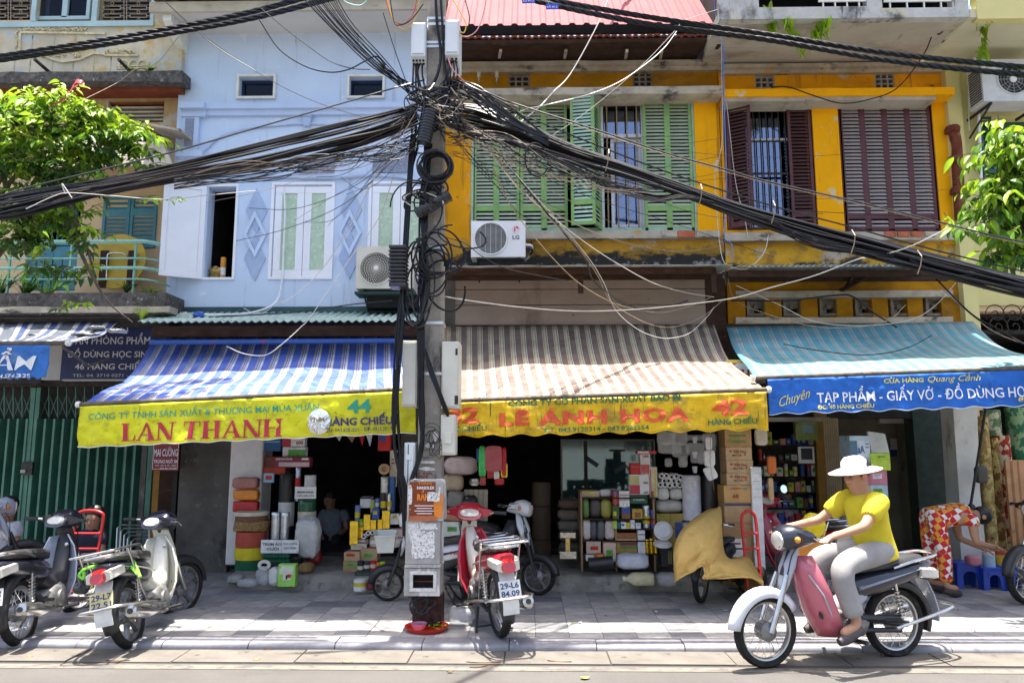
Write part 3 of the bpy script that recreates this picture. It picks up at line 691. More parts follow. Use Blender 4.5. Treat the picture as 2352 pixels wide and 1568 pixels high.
# ---------------------------------------------------------------- yellow house, number 40
h40=thing("ochre_house","ochre house with maroon louvred shutters under a grey balcony","house",(px_x(1930),YF,0))
x40a,x40b=px_x(1662),px_x(2203)
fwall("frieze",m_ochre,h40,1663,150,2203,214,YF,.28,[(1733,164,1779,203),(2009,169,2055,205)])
fwall("wall",m_ochre,h40,1663,214.3,2203,548,YF,.28,[(1664.5,229,1872,528),(1930,232,2150,532)])
fwall("peeling_wall",m_peel,h40,1663,548,2203,612,YF,.28)
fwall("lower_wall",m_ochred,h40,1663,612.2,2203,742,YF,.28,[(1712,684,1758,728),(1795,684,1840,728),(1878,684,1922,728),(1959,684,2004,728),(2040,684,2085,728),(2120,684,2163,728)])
room("upper_room",m_dark,h40,x40a+.04,x40b-.1,YF+.28,14.4,3.6,P(1900,150,YF).z)
b=MB();b.box(x40b-.1,x40b,YF+.28,14.4,0,9);b.build("side_wall",m_ochre,h40)
ledge_px(h40,"cornice",m_ledge,1663,147,2182,160,YF,.13,.006,2)
ledge_px(h40,"window_ledge",m_ochre2,1664,205,2194,217,YF,.34,.008)
ledge_px(h40,"window_ledge",m_beige,1664,218,2150,229,YF,.3,.004)
ledge_px(h40,"sill",m_ledge,1665,534,2205,550,YF,.12,.012)
for i,(a,c)in enumerate(((2033,2059),(2062,2090),(2093,2122),(2125,2150))):bx("sill_brick",m_brick if i<3 else m_ledge,h40,a,531,c,543,YF-.14,.12,bevel=.006)
for r_ in((1733,164,1779,203),(2009,169,2055,205)):vent_block(h40,mat("vent_grey",(.3,.28,.25),.9,var=.2,scale=20),*r_,YF+.01)
for(a,c)in((1712,1758),(1795,1840),(1878,1922),(1959,2004),(2040,2085),(2120,2163)):
    o=frame_px(h40,"vent_window",m_vent,a,684,c,728,YF+.1,7,.08)
    bx("vent_slab",m_vent,o,a+5,690,c-3,708,YF+.12,.03)
    x0,z1=XZ(a+8,700,YF+.11);wd=.065
    b=MB();b.box(x0+wd,x0+2*wd,YF+.09,YF+.14,z1-wd,z1);b.box(x0,x0+wd,YF+.09,YF+.14,z1-2*wd,z1-wd);b.build("vent_block",m_vent,o)
ledge_px(h40,"string_course",m_ledge,1690,668,2190,682,YF,.06,.006);ledge_px(h40,"string_course",m_ledge,1690,729,2190,741,YF,.08,.006)
bx("pilaster",m_ochre2,h40,1872,219,1932,534,YF-.035,.035,bevel=.006)
bx("pilaster",m_ochre2,h40,2152,224,2196,560,YF-.03,.03,bevel=.006)
b=MB();b.prism([XZ(2176,230,YF),XZ(2198,230,YF),XZ(2210,560,YF),XZ(2192,560,YF)],YF-.05,YF-.031);b.build("pilaster_edge",m_ochre,h40)
# maroon shutters
fr=frame_px(h40,"window",m_maroon,1930,232,2150,533,YF+.04,6,.05)
for a,c in((1935,1987),(1987,2039),(2039,2092),(2092,2145)):leaf_px(h40,a,238,c,529,YS,m_maroon,mat("pale_maroon_slat",(.34,.29,.28),.55,var=.15,scale=6),name="maroon_shutter",panels=((0,.1),(.12,1)),pitch=.054)
fr=frame_px(h40,"window",m_maroon,1664.5,230,1872,528,YF+.04,5,.05)
leaf_px(h40,1814,236,1868,524,YS,m_maroon,m_maroonl,name="maroon_shutter",panels=((0,.1),(.12,1)),pitch=.054)
xh,_,z0,z1=rect(1672,236,1700,524,YS)
louvre_leaf(h40,"maroon_shutter",xh,xh+.34,z0,z1,YS-.01,m_maroon,m_maroonl,angle=R(30),hinge='l',panels=((0,.1),(.12,1)),pitch=.054,label="half-open maroon shutter leaf by the yellow pillar")
f=frame_px(h40,"barred_window",m_iron,1712,236,1816,528,YF+.13,4,.03)
bx("pane",m_glass2,f,1717,240,1812,524,YF+.16,.006)
bx("transom",m_wfr,f,1715,318,1814,322,YF+.12,.03)
bars_px(f,"bar",m_iron,1713,238,1815,526,YF+.06,7,.01)
bx("crossbar",m_iron,f,1713,396,1815,401,YF+.055,.012);bx("crossbar",m_iron,f,1713,522,1815,527,YF+.055,.012)
# grey balcony above
zb=P(1900,42,9.2).z;xa,xb=P(1652,40,9.2).x,P(2226,40,9.2).x
b=MB();zs2=P(1900,148,YF).z
b.extr([(xa,9.2,zb),(xb,9.2,zb),(xb,9.95,zb+.02),(xa,9.95,zb+.02)],(0,0,.12));b.build("balcony_slab",m_beige,h40)
b=MB();b.extr([(xa+.02,9.95,zb+.018),(xb-.02,9.95,zb+.018),(xb-.12,YF+.02,zs2),(xa+.1,YF+.02,zs2)],(0,.05,.1));b.build("cove_soffit",m_beige,h40)
fwall("balcony_front",m_greyc,h40,1652,-260,2226,42,9.18,.12,[(1742,-40,1990,16),(2025,-40,2186,18)],xref=30)
for(a,c)in((1880,1990),(2030,2186)):
    for i in range(4):
        p=a+(c-a)*(i+.3)/4;bx("balcony_bar",m_offw,h40,p,-40,p+3,18,9.2,.02)
    bx("balcony_rail",m_offw,h40,a,0,c,4,9.195,.02)
room("balcony_room",m_dark,h40,xa+.05,xb-.05,9.32,12,zb+.13,zb+2.6)
# rubble-tin canopy above the shop
b=MB();xa,xb=px_x(1690,9.9),px_x(2110,9.9);za=P(1900,612,9.7).z
corrugated(b,xa,xb,YF,za+.12,9.65,za,.075,.016);b.build("corrugated_canopy",m_tin,h40,smooth=60,solid=.004)
for r_,y_ in(((1672,620,2190,634),9.8),((1672,634,2180,645),10.2)):bx("canopy_beam",m_wood,h40,*r_,y_,.06)
b=MB();b.tube([P(2000,630,9.85),P(1930,668,YF-.02)],.03,4);b.build("canopy_strut",m_wood,h40)
b=MB();b.tube([P(1960,636,9.9),P(1944,655,YF-.02)],.02,4);b.build("canopy_strut",m_wood,h40)
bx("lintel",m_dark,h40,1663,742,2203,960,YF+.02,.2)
room("shop_room",m_dark,h40,x40a+.05,px_x(1905,YF),YF+.3,13.4,.12,3.5)
room("passage",mat("passage_plaster",(.36,.32,.24),.9,var=.2,scale=2,layers=[((.08,.07,.06),3,.6,.75)]),h40,px_x(1906,YF),px_x(2150,YF),YF+.3,11.9,.08,2.7)
bx("door_post",mat("ochre_wood",(.3,.15,.03),.7,var=.2),h40,1880,942,1908,1290,YF-.05,.1)
bx("door_frame",mat("dark_green_frame",(.03,.05,.035),.6,var=.3,scale=8),h40,2108,940,2200,1300,YF+.0,.25)
bx("lintel_board",m_ledge,h40,1700,958,1905,968,YF-.06,.05)
# downpipe
dp=MB();c=[P(2188,296,YF-.12),P(2196,330,YF-.12),P(2200,400,YF-.12),P(2206,505,YF-.12)]
dp.tube(catmull(c,5),.075,10);dpo=dp.build("downpipe",m_rust,h40,smooth=50)
for py in(298,368,438):
    p=P(2187+(py-296)*.09,py,YF-.12);b=MB();b.lathe([(.08,-.05),(.1,-.045),(.105,.02),(.085,.05)],p,(.09,0,1),10);b.build("pipe_collar",m_rust,dpo,smooth=50)
# ---------------------------------------------------------------- lemon house on the right
lem=thing("lemon_house","pale lemon plaster house at the right edge with an air conditioner","house",(px_x(2330),YF,0))
fwall("wall",m_lemon,lem,2204,100,3100,700,YF+.06,.25,[(2262,268,2480,520)])
b=MB();b.box(px_x(2204),px_x(2204)+.2,YF-.12,YF+.058,2.9,P(2250,110,YF).z);b.build("pier",m_lemon,lem)
zb=P(2300,40,9.3).z
b=MB();b.box(P(2229,40,9.3).x,P(3100,40,9.3).x,9.3,YF+.3,zb+.002,zb+.12);b.build("balcony_soffit",m_lemonw,lem)
b=MB();b.extr([(P(2229,40,9.3).x,9.9,zb),(P(3100,40,9.3).x,9.9,zb),(P(3100,40,9.3).x,YF+.05,P(2300,104,YF).z),(P(2229,40,9.3).x,YF+.05,P(2300,104,YF).z)],(0,.05,.08));b.build("cove",m_lemonw,lem)
bx("balcony_front",m_lemon,lem,2232,-260,3100,39,9.28,.12)
room("upper_room",m_dark,lem,px_x(2215),px_x(3100),YF+.32,14.4,3.6,7.6)
m_dgreen=mat("dark_green_paint",(.02,.085,.065),.55,var=.2,scale=6)
leaf_px(lem,2256,268,2284,420,YF-.1,m_dgreen,m_dgreen,name="green_shutter")
bx("window_panel",m_dgreen,lem,2284,272,2480,516,YF+.25,.03)
b=MB();b.tube([P(2228,40,YF-.3),P(2246,200,YF-.2),P(2254,420,YF-.15)],.02,6);b.build("conduit",m_upvc,lem)
b=MB();b.tube([P(2212,0,YF-.3),P(2222,120,YF-.2),P(2226,300,YF-.1)],.007,5);b.build("conduit",m_offw,lem)
fwall("lower_wall",m_cream,lem,2204,700,3100,1330,YF+.09,.2,[(2262,715,2480,1260)])
room("shop_room",m_dark,lem,px_x(2262),px_x(3100),YF+.3,13,.1,3.4)
m_wcol=mat("flaking_white_column",(.62,.6,.54),.85,var=.1,scale=3,bump=.5,bscale=18,layers=[((.3,.26,.2),(3,3,1.2),.56,.7),((.5,.4,.18),(4,4,.6),.66,.74)])
b=MB();c0=P(2232,1190,9.6);b.loft([[(c0.x+dx*w+o_,9.6+dy*.3,z)for dx,dy in((-1,0),(1,0),(1,1),(-1,1))]for z,w,o_ in((SWZ,.17,0),(.55,.165,0),(.56,.14,0),(1.2,.13,0),(2.2,.15,.03),(2.6,.17,.05))])
b.build("white_column",m_wcol,lem)
# curled iron grille over the lemon shop
gr=MB()
for cx in(2290,2330,2370):
    c=P(cx,740,YF-.02)
    for k in range(2):
        pts=[c+Vector((math.cos(t*1.0)*(.02+.014*t)*(1 if k else-1),0,math.sin(t)*(.02+.014*t)+(.12 if k else-.06)))for t in[i*.4 for i in range(26)]]
        gr.tube(pts,.008,4,False)
gr.build("curled_grille",m_iron,lem)
# ---------------------------------------------------------------- old limewashed house on the left
old=thing("old_house","weathered limewashed house with moulded parapet and railed balcony on the far left","house",(px_x(170),YF,0))
YA=10.75;xa0=px_x(-520,YA);xa1=px_x(398,YA)
# parapet storey, standing out over the wall below
YP=10.3
fwall("parapet_wall",m_oldw,old,-520,-200,420,177,YP,.3,[(-30,-80,75,47),(86,-80,214,49),(226,-80,350,50)],xref=100)
bx("window_surround",m_tealp,old,-60,49,352,61,YP-.03,.03)
for a,c in((75,86),(214,226),(349,356)):bx("window_surround",m_tealp,old,a,-80,c,48.8,YP-.02,.03)
f=frame_px(old,"casement_window",m_tealp,87,-80,214,49,YP+.1,9,.05)
bx("mullion",m_tealp,f,146,-80,158,40,YP+.05,.05)
for a,c in((96,146),(158,205)):bx("pane",m_dglass,f,a,-80,c,41,YP+.09,.006)
def fret_grille(px0,px1):
    g=thing and MB();
    def seg(a,c):g.tube([P(*a,YP+.06),P(*c,YP+.06)],.007,4)
    mid=(px0+px1)/2
    for k in(0,1):
        u0=px0+4 if k==0 else mid+3;u1=mid-3 if k==0 else px1-4;uw=u1-u0
        seg((u0,-70),(u0,48));seg((u1,-70),(u1,48))
        for y in(-22,-1,19,37):
            a,c=u0+uw*.15,u1-uw*.15
            seg((a,y-4),(c,y-4));seg((a,y+4),(c,y+4));seg((a,y-4),(a,y+4));seg((c,y-4),(c,y+4));seg((u0,y),(a,y));seg((c,y),(u1,y))
            cc=P((a+c)/2,y+9.5,YP+.06);g.tube([cc+Vector((.024*math.cos(t),0,.024*math.sin(t)))for t in[i*.785 for i in range(8)]],.006,4,closed=True)
    seg((px0,48),(px1,48));seg((px0,-70),(px0,48));seg((px1,-70),(px1,48))
    return g.build("fret_grille",m_brassiron,old)
fret_grille(-30,74);fret_grille(227,349)
m_slatd=mat("dark_window_slats",(.05,.05,.055),.6,var=.3,scale=6)
for y in range(-8,50,9):
    for a,c in((-28,73),(229,347)):bx("window_slat",m_slatd,old,a,y,c,y+5,YP+.16,.02)
room("attic_room",m_dark,old,xa0,px_x(415,YP),YP+.3,14,P(200,170,YP).z+.05,10.2)
# moulded panel
m_relief=mat("relief_plaster",(.55,.49,.33),.9,var=.2,scale=14,bump=.6,bscale=60,layers=[((.2,.17,.1),12,.6,.7)])
b=MB()
for a,c in(((47,75),(243,78)),((47,77),(45,122)),((72,124),(92,124)),((92,124),(122,137)),((122,137),(145,143)),((145,143),(185,137)),((185,137),(215,123)),((215,123),(240,125)),((240,128),(318,128)),((240,118),(240,128))):
    b.tube([P(*a,YP-.01),P(*c,YP-.01)],.022,4)
b.build("panel_moulding",m_relief,old)
b=MB() # bunches of stucco leaves
for i in range(150):
    if i<60:px,py=46+i*2.6,69+rnd(-3,3)
    elif i<75:px,py=40+rnd(-3,3),75+(i-60)*3.2
    elif i<115:px,py=145+rnd(-48,48),124+rnd(-8,8)
    else:px,py=276+rnd(-32,32),120+rnd(-5,5)
    c=P(px,py,YP-.004);r=rnd(.012,.026);b.lathe([(r,0),(r*.8,.018),(r*.2,.03)],c,(0,-1,0),5)
b.build("stucco_leaves",m_relief,old,smooth=60)
for k,px in enumerate((32,70,121,169,216,253)):bx("panel_joint",m_ledge,old,px,80 if 40<px<240 else 130,px+1.6,170,YP-.006,.006)
b=MB()
for dx in(0,22,42): # looped stucco ornament
    c=P(285+dx,152,YP-.01);b.tube([c+Vector((.075*math.cos(t),0,.09*math.sin(t)))for t in[i*.6 for i in range(7)]],.014,4)
for y in(153,158,164):b.tube([P(268,y,YP-.01),P(335,y-2,YP-.01)],.012,4)
pass
b.build("stucco_loops",m_relief,old)
ledge_px(old,"parapet_ledge",m_black,-520,171,418,186,YP,.22,.03)
ledge_px(old,"beam",m_redbeam,-520,186,414,207,YP+.15,.2,.01)
for px in(112,300):
    b=MB();a=P(px,166,YP-.05);b.tube([a+Vector((0,.1,0)),a+Vector((-.03,-.28,.05))],.025,6);b.build("drain_spout",m_iron,old)
# storey below
m_oldo=mat("old_ochre_wall",(.4,.26,.12),.9,var=.2,scale=2.4,bump=.4,bscale=24,layers=[((.42,.36,.27),3,.52,.6),((.36,.17,.02),1.8,.58,.68),((.05,.05,.045),(2,2,3),.62,.75)])
fwall("upper_wall",m_oldo,old,-520,205,415,340,YP+.2,.3,[(248,232,376,281),(100,290,385,345)],xref=270)
for y in(236,245,255,264,273):bx("vent_slat",m_redbeam if y==236 else m_ledge,old,249,y,375,y+4,YP+.25,.1)
bx("dark_transom",m_dark,old,105,285,395,350,YP+.5,.05)
b=MB();a,c=P(335,281,9.95),P(414,296,9.95);b.extr([a,c,c+Vector((0,.6,.04)),a+Vector((0,.6,.04))],(0,0,-.035));b.build("little_canopy",m_ledge,old)
# concrete hood over the balcony door
b=MB();z0h=P(250,372,9.9).z
b.add([P(95,326,9.95),P(372,326,9.95),P(400,352,YP+.2),P(100,385,9.8),P(396,378,9.8),P(100,330,YP+.25),P(395,340,YP+.25)],[(0,1,4,3),(1,6,4),(0,3,5),(3,4,6,5),(0,5,6,1)])
b.build("door_hood",m_beige,old)
# first floor wall, door and shutters
fwall("balcony_wall",m_cream,old,-520,340,398,742,YA,.2,[(62,452,180,668)])
room("balcony_room",m_dark,old,xa0,xa1,YA+.2,14,3.4,P(200,340,YA).z)
dr=bx("balcony_door",m_teal,old,62,566,120,668,YA+.05,.05);
for a in(66,84,102):bx("door_plank",m_teal,old,a,590,a+15,664,YA+.035,.014)
bx("balcony_door",m_teal,old,121,566,180,668,YA+.05,.05)
for a in(125,143,161):bx("door_plank",m_teal,old,a,590,a+15,664,YA+.035,.014)
f=frame_px(old,"door_light",m_teal,62,452,180,566,YA+.1,6,.05)
bars_px(f,"bar",m_teal,68,456,176,566,YA+.08,9,.008)
leaf_px(old,234,452,296,578,YA-.03,m_teal,m_teal,name="teal_shutter",panels=((0,.66),(.74,1)),pitch=.06)
leaf_px(old,298,452,358,568,YA-.03,m_teal,m_teal,name="teal_shutter",panels=((0,.66),(.74,1)),pitch=.06)
# balcony floor and railing
YBAL=9.9;zbal=P(200,674,YBAL).z;xr=P(337,600,YBAL).x
b=MB();b.box(xa0,P(384,700,YBAL).x,YBAL-.05,YA,zbal-.3,zbal);b.build("balcony_slab",m_black,old)
ledge_px(old,"balcony_moulding",m_ledge,-520,707,388,717,YBAL+.1,.2,.02)
bx("shop_beam",m_dark,old,-520,717,388,748,YBAL+.25,.3)
m_rail=mat("mint_rail_paint",(.2,.42,.34),.5,var=.15,scale=6,layers=[((.1,.16,.12),14,.62,.72)])
for py,hgt in((553,.055),(592,.025),(614,.045),(640,.025)):
    zc=P(330,py,YBAL).z;b=MB()
    pts=[(xa0,YBAL+.02,zc),(xr-.1,YBAL+.02,zc),(xr-.03,YBAL+.05,zc),(xr+.06,YBAL+.15,zc),(xr+.12,YA-.02,zc)]
    b.loft([[(x-.0,y,z-hgt/2),(x+.004,y-.012,z),(x,y,z+hgt/2),(x+.004,y+.012,z)]for x,y,z in pts]);b.build("rail",m_rail,old)
for px in(308,20,160):bx("rail_post",m_rail,old,px-2,548,px+2,672,YBAL+.03,.03)
b=MB();b.box(xa1-.02,xa1+.02,YBAL,YA,2.9,9);
# ground floor: sign, folding gate
bx("gate_header",m_iron,old,-520,868,405,888,YA-.06,.1)
gx0=px_x(-100,YA);gz0=P(200,1292,YA).z
gate=thing("folding_gate","closed green corrugated steel folding gate with lattice top at the far left","gate",(px_x(160,YA),YA-.05,SWZ))
zt=P(160,962,YA).z;zl=P(160,888,YA).z
px=-92;me_fold=None
while px<322: # folded steel leaves, each its own piece
    x0=P(px,1100,YA).x;x1=P(px+21,1100,YA).x;w_=x1-x0;b=MB()
    pr=[(0,.03),(.1,.03),(.3,-.07),(.55,-.075),(.76,.03),(1,.03)]
    b.loft([[(x0+w_*u,YA-.06+d,z)for u,d in pr]+[(x0+w_*u,YA-.055+d,z)for u,d in reversed(pr)]for z in(SWZ+.02,zt)])
    b.build("gate_leaf",m_gate,gate,smooth=50);px+=21
px=-92
while px<330:
    b=MB();b.tube([P(px,888,YA-.06),P(px,962,YA-.06)],.011,5);b.build("lattice_upright",m_gate,gate);px+=20.5
px=-92
while px<315:
    b=MB();b.tube([P(px,905,YA-.05),P(px+20.5,960,YA-.05)],.006,4);b.tube([P(px+20.5,905,YA-.05),P(px,960,YA-.05)],.006,4);b.build("lattice_cross",m_gate,gate);px+=20.5
for px in(60,72):bx("gate_stile",m_gate,gate,px-5,890,px+5,1290,YA-.12,.03)
bx("gate_lock",m_iron,gate,48,1060,74,1090,YA-.16,.04,bevel=.004);bx("gate_lock",m_tin,gate,46,1078,58,1086,YA-.18,.05,bevel=.004)
bx("side_pier",m_conc,old,-520,880,-101,1330,YA-.05,.2)
bx("gate_backing",m_dark,gate,-110,880,330,1296,YA+.05,.02)
for a,c,mm in((322,334,m_conc),(336,348,m_gate),(352,366,mat("ochre_wood",(.3,.15,.03))),(366,406,m_wood)):bx("gate_post",mm,old,a,880,c,1312,YA-.1-.002*(a%7),.12)

# ================================================================ AWNINGS AND SIGNS
def lerp(a,b,t):return a+(b-a)*t
m_bar=mat("grimy_awning_bar",(.13,.11,.09),.7,.2,var=.3,scale=12)
m_barw=mat("bar_end_cap",(.7,.68,.64),.5)
def cloth(name,col,dirt=(.3,.25,.18),lo=.6,rough=.55,sub=.25,drip=0,bump=.35):
    L=[(dirt,(3,3,5),lo-.06,lo+.12),(tuple(c*.72 for c in col),(1.3,1.3,1.3),.46,.66),(tuple(c*.5 for c in col),7,.64,.72)]
    if drip:L+=[((.16,.11,.04),(30,3,2.2),drip,drip+.1),((.06,.045,.025),(60,3,3.5),drip+.04,drip+.12),(tuple(c*.62 for c in col),(7,3,9),.5,.72)]
    return mat(name,col,rough,var=.07,scale=4,layers=L,bump=bump*2,bscale=15,sub=sub)
class Awning:
    def __init__(s,label,back,front,Yb,Yf,stripes,mats,val_bottom,val_mat,sag=.16,hem=None,seed=0,scallop=.035,val=None,amp=.036):
        """back, front: survey pixels of the left and right end of the top edge and of the front bar"""
        s.bl,s.br=P(*back[0],Yb),P(*back[1],Yb);s.fl,s.fr=P(*front[0],Yf),P(*front[1],Yf);s.sag,s.seed,s.amp=sag,seed,amp
        s.o=thing("awning",label,"awning",((s.fl.x+s.fr.x)/2,Yf,s.fl.z))
        s.front=front;s.Yf=Yf;s.vb=val_bottom
        # top cloth, one column of faces for each stripe
        wd=(s.fr-s.fl).length;cols=[0];idx=[]
        x=0;k=0
        while x<wd:
            w_,m_=stripes[k%len(stripes)];n=max(1,round(w_/.05))
            for i in range(n):cols.append(min(1,(x+w_*(i+1)/n)/wd));idx.append(m_)
            x+=w_;k+=1
        b=MB();nv=22;nu=len(cols)-1;base=0
        for j in range(nv+1):
            for c in cols:b.v.append(s.top(c,j/nv))
        for j in range(nv):
            for i in range(nu):
                a=j*(nu+1)+i;b.f.append((a,a+1,a+nu+2,a+nu+1));b.m.append(idx[i])
        b.build("canopy",mats,s.o,smooth=60,solid=.002)
        b=MB();b.tube([lerp(s.fl,s.fr,t)+Vector((0,.0,.01))for t in(-.004,.25,.5,.75,1.004)],.026,8);b.build("front_bar",m_bar,s.o,smooth=50)
        for p,d in((s.fl,-1),(s.fr,1)):
            b=MB();b.lathe([(.03,0),(.034,.01),(.034,.04),(.02,.05)],p+Vector((.01*d,0,.01)),(d,0,0),8);b.build("bar_cap",m_barw,s.o,smooth=50)
        for t in(.03,.97): # folding arms under the cloth
            a=lerp(s.bl,s.br,t)+Vector((0,0,-.5));c=lerp(s.fl,s.fr,t)+Vector((0,.02,-.03));m_=lerp(a,c,.5)+Vector((0,0,-.16))
            b=MB();b.tube([a,m_,c],.016,6);b.build("arm",m_bar,s.o)
        s.scallop=scallop
        s.u0,s.u1=val if val else(0,1)
        b=MB();nu=int(wd*46)
        b.grid(lambda u,v:s.val(lerp(s.u0,s.u1,u),v,0,True),nu,16);s.valo=b.build("valance",val_mat,s.o,smooth=70,solid=.002)
        if hem:
            b=MB();b.tube([s.val(lerp(s.u0,s.u1,i/nu),1,0,True)for i in range(nu+1)],.006,4);b.build("hem",hem,s.valo)
    def top(s,u,v):
        p=lerp(lerp(s.bl,s.br,u),lerp(s.fl,s.fr,u),v)
        p.z-=s.sag*(math.sin(math.pi*v)*.8+.25*math.sin(2*math.pi*v))*(1+.25*noise.noise((u*3,s.seed,0)))
        p.z+=.035*noise.noise((u*5+s.seed,v*3,2))*math.sin(math.pi*min(1,v*1.02))+.012*noise.noise((u*16+s.seed,v*6,4))*(1-v)*v*4
        return p
    def val(s,u,v,off=0,edge=False):
        t=lerp(s.fl,s.fr,u);bz=lerp(P(*s.vb[0],s.Yf).z,P(*s.vb[1],s.Yf).z,u)
        z=lerp(t.z-.012,bz,v)
        if edge and s.scallop:z-=v**3*s.scallop*(.5-.5*math.cos(2*math.pi*u*11.5))*.6
        a=s.amp;w_=1*noise.noise((u*14+s.seed,v*1.3,s.seed))*a*(.25+v)+.6*noise.noise((u*34+s.seed,v*5,9))*a*(.4+.6*v)
        w_+=.9*a*noise.noise((u*5,v*.6,s.seed+3))*v
        return Vector((t.x+w_*.2,t.y-.03+w_-.015*v+off,z))
    def px2uv(s,px,py):
        a,c=s.front;u=(px-a[0])/(c[0]-a[0]);ty=lerp(a[1],c[1],u)+3;by=lerp(s.vb[0][1],s.vb[1][1],u);return u,(py-ty)/(by-ty)
    def text(s,string,m,x0,yt0,x1,y0,yb1=None,rise=None,**k):
        """lettering from survey (x0, baseline y0) with cap top yt0 to x1; rise = change of baseline to the right end"""
        u0,vb=s.px2uv(x0,y0);_,vt=s.px2uv(x0,yt0);u1,vb1=s.px2uv(x1,y0+(rise or 0))if rise is not None else(s.px2uv(x1,y0)[0],vb)
        H=vb-vt
        def fn(x,y):
            t=x;uu=lerp(u0,u1,t);vv=lerp(vb,vb1,t)-y*H;return s.val(uu,min(1.2,vv),-.011)
        return text_map(string,m,s.valo,fn,1,1,cuts=max(8,int((x1-x0)/5)),**k)
m_cy=cloth("yellow_banner",(.8,.78,.012),(.6,.52,.03),.62,drip=.64)
m_cy2=cloth("stained_yellow_banner",(.86,.56,.002),(.42,.27,.03),.55,drip=.58,bump=.5)
m_cb=cloth("blue_banner",(.015,.17,.66),(.05,.25,.66),.6,drip=.7)
m_tgr=mat("print_green",(.02,.3,.2),.6,var=.1);m_tre=mat("print_red",(.45,.02,.045),.6,var=.12);m_tnv=mat("print_navy",(.04,.03,.14),.6,var=.1)
m_tor=mat("print_orange_red",(.62,.08,.015),.6,var=.15,scale=9,layers=[((.5,.3,.03),12,.62,.72)]);m_tdg=mat("print_dark_green",(.02,.14,.05),.6,var=.1,layers=[((.3,.25,.03),14,.62,.7)])
m_twh=mat("print_white",(.75,.76,.78),.6,var=.08,scale=12);m_tye=mat("print_yellow",(.68,.62,.12),.6,var=.1);m_tbl=mat("print_black",(.02,.02,.02),.6)
m_hemw=mat("hem_white",(.75,.7,.62),.7)
# serif capitals for the big shop name (stems, slabs and diagonals in a 0..1 x 0..1 box)
def serif_geo(word):
    A=[];W_={'L':.72,'A':.86,'N':.92,'T':.82,'H':.96,' ':.32}
    vs,fs=[],[]
    def quad(*p):
        b_=len(vs);vs.extend(Vector((x,y,0))for x,y in p);fs.append(tuple(range(b_,b_+len(p))))
    X=0
    for ch in word:
        w=W_[ch];s,t=.2,.055;sl=.055
        def R_(x0,y0,x1,y1):quad((X+x0,y0),(X+x1,y0),(X+x1,y1),(X+x0,y1))
        if ch=='L':
            R_(.1,0,.1+s,1);R_(.03,0,.1,sl);R_(.03,1-sl,.1,1);R_(.1+s,1-sl,.37,1);R_(.1+s,0,.6,sl);quad((X+.6,0),(X+.68,0),(X+.68,.34),(X+.64,.34),(X+.6,.1))
        elif ch=='T':
            R_(.3,0,.3+s,1-t);R_(.2,0,.3,sl);R_(.3+s,0,.6,sl);R_(.04,1-t,.76,1);R_(.04,.72,.085,1-t);R_(.715,.72,.76,1-t)
        elif ch=='H':
            for x in(.1,.64):R_(x,0,x+s,1);R_(x-.08,0,x,sl);R_(x+s,0,x+s+.08,sl);R_(x-.08,1-sl,x,1);R_(x+s,1-sl,x+s+.08,1)
            R_(.1+s,.47,.64,.47+t)
        elif ch=='N':
            R_(.1,sl,.17,1-.02);R_(.02,0,.26,sl);R_(.72,.0,.79,1-sl);R_(.62,1-sl,.9,1);quad((X+.02,1),(X+.25,1),(X+.79,0),(X+.6,0));
        elif ch=='A':
            quad((X+.1,sl),(X+.17,sl),(X+.45,.86),(X+.41,1));quad((X+.41,1),(X+.47,1),(X+.8,sl),(X+.58,sl));R_(.02,0,.26,sl);R_(.48,0,.88,sl);R_(.24,.3,.58,.3+t)
        X+=w
    return vs,fs
# number 44
aw44=Awning("blue and white striped awning with yellow LAN THANH valance",((352,778),(938,770)),((187,931),(956,895)),10.25,7.75,
              [(.095,0),(.022,1),(.014,0),(.01,2),(.012,0),(.028,2)],
              [cloth("awning_blue",(.09,.16,.58),(.16,.25,.6),.56),cloth("awning_tan",(.42,.38,.32),(.3,.27,.24)),cloth("awning_white",(.66,.66,.66),(.42,.41,.4),.52)],
              ((190,1026),(956,992)),m_cy,sag=.2,hem=m_hemw,seed=1.3,scallop=.02)
aw44.text("CÔNG TY TNHH SẢN XUẤT & THƯƠNG MẠI MÙA XUÂN",m_tgr,212,950,737,965,rise=-23,bold=.006)
aw44.text("LAN THANH",m_tre,286,973,656,1013,rise=-11,geo=serif_geo("LAN THANH"),cap=1.0)
aw44.text("44",m_tgr,801,919,855,949,rise=-3,bold=.03)
aw44.text("HÀNG CHIẾU",m_tnv,752,961,904,978,rise=-5,bold=.03)
aw44.text("ĐTCH: 043.828.3221 - DĐ: 0912.351.91",m_tnv,742,984,906,993,rise=-5,bold=.0)
# crinkled foil disc hanging on it
c=aw44.val(*aw44.px2uv(742,969),-.05);fo=MB();rings=[]
for k in range(6):
    r=.125*k/5;rings.append([c+Vector((r*.93*math.cos(t),-.035*(1-(k/5)**2)+.012*noise.noise((k*1.3,t*2.2,0)),r*1.05*math.sin(t)))for t in[i*math.pi/14 for i in range(28)]])
fo.loft(rings,False);fo.v=fo.v
n=len(fo.v);fo.loft([[p+Vector((0,.03,0))for p in rings[-1]],rings[-1]],False)
foil=fo.build("foil_disc",mat("silver_foil",(.7,.74,.76),.18,.85,var=.1,bump=.5,bscale=14),label="crinkled silver foil disc hanging on the yellow LAN THANH valance",cat="foil disc")
text_map("91-84",mat("print_brown",(.3,.14,.02),.5),foil,lambda x,y:c+Vector((-.085+x*.16,-.045,.0+y*.045)),1,1,bold=.03)
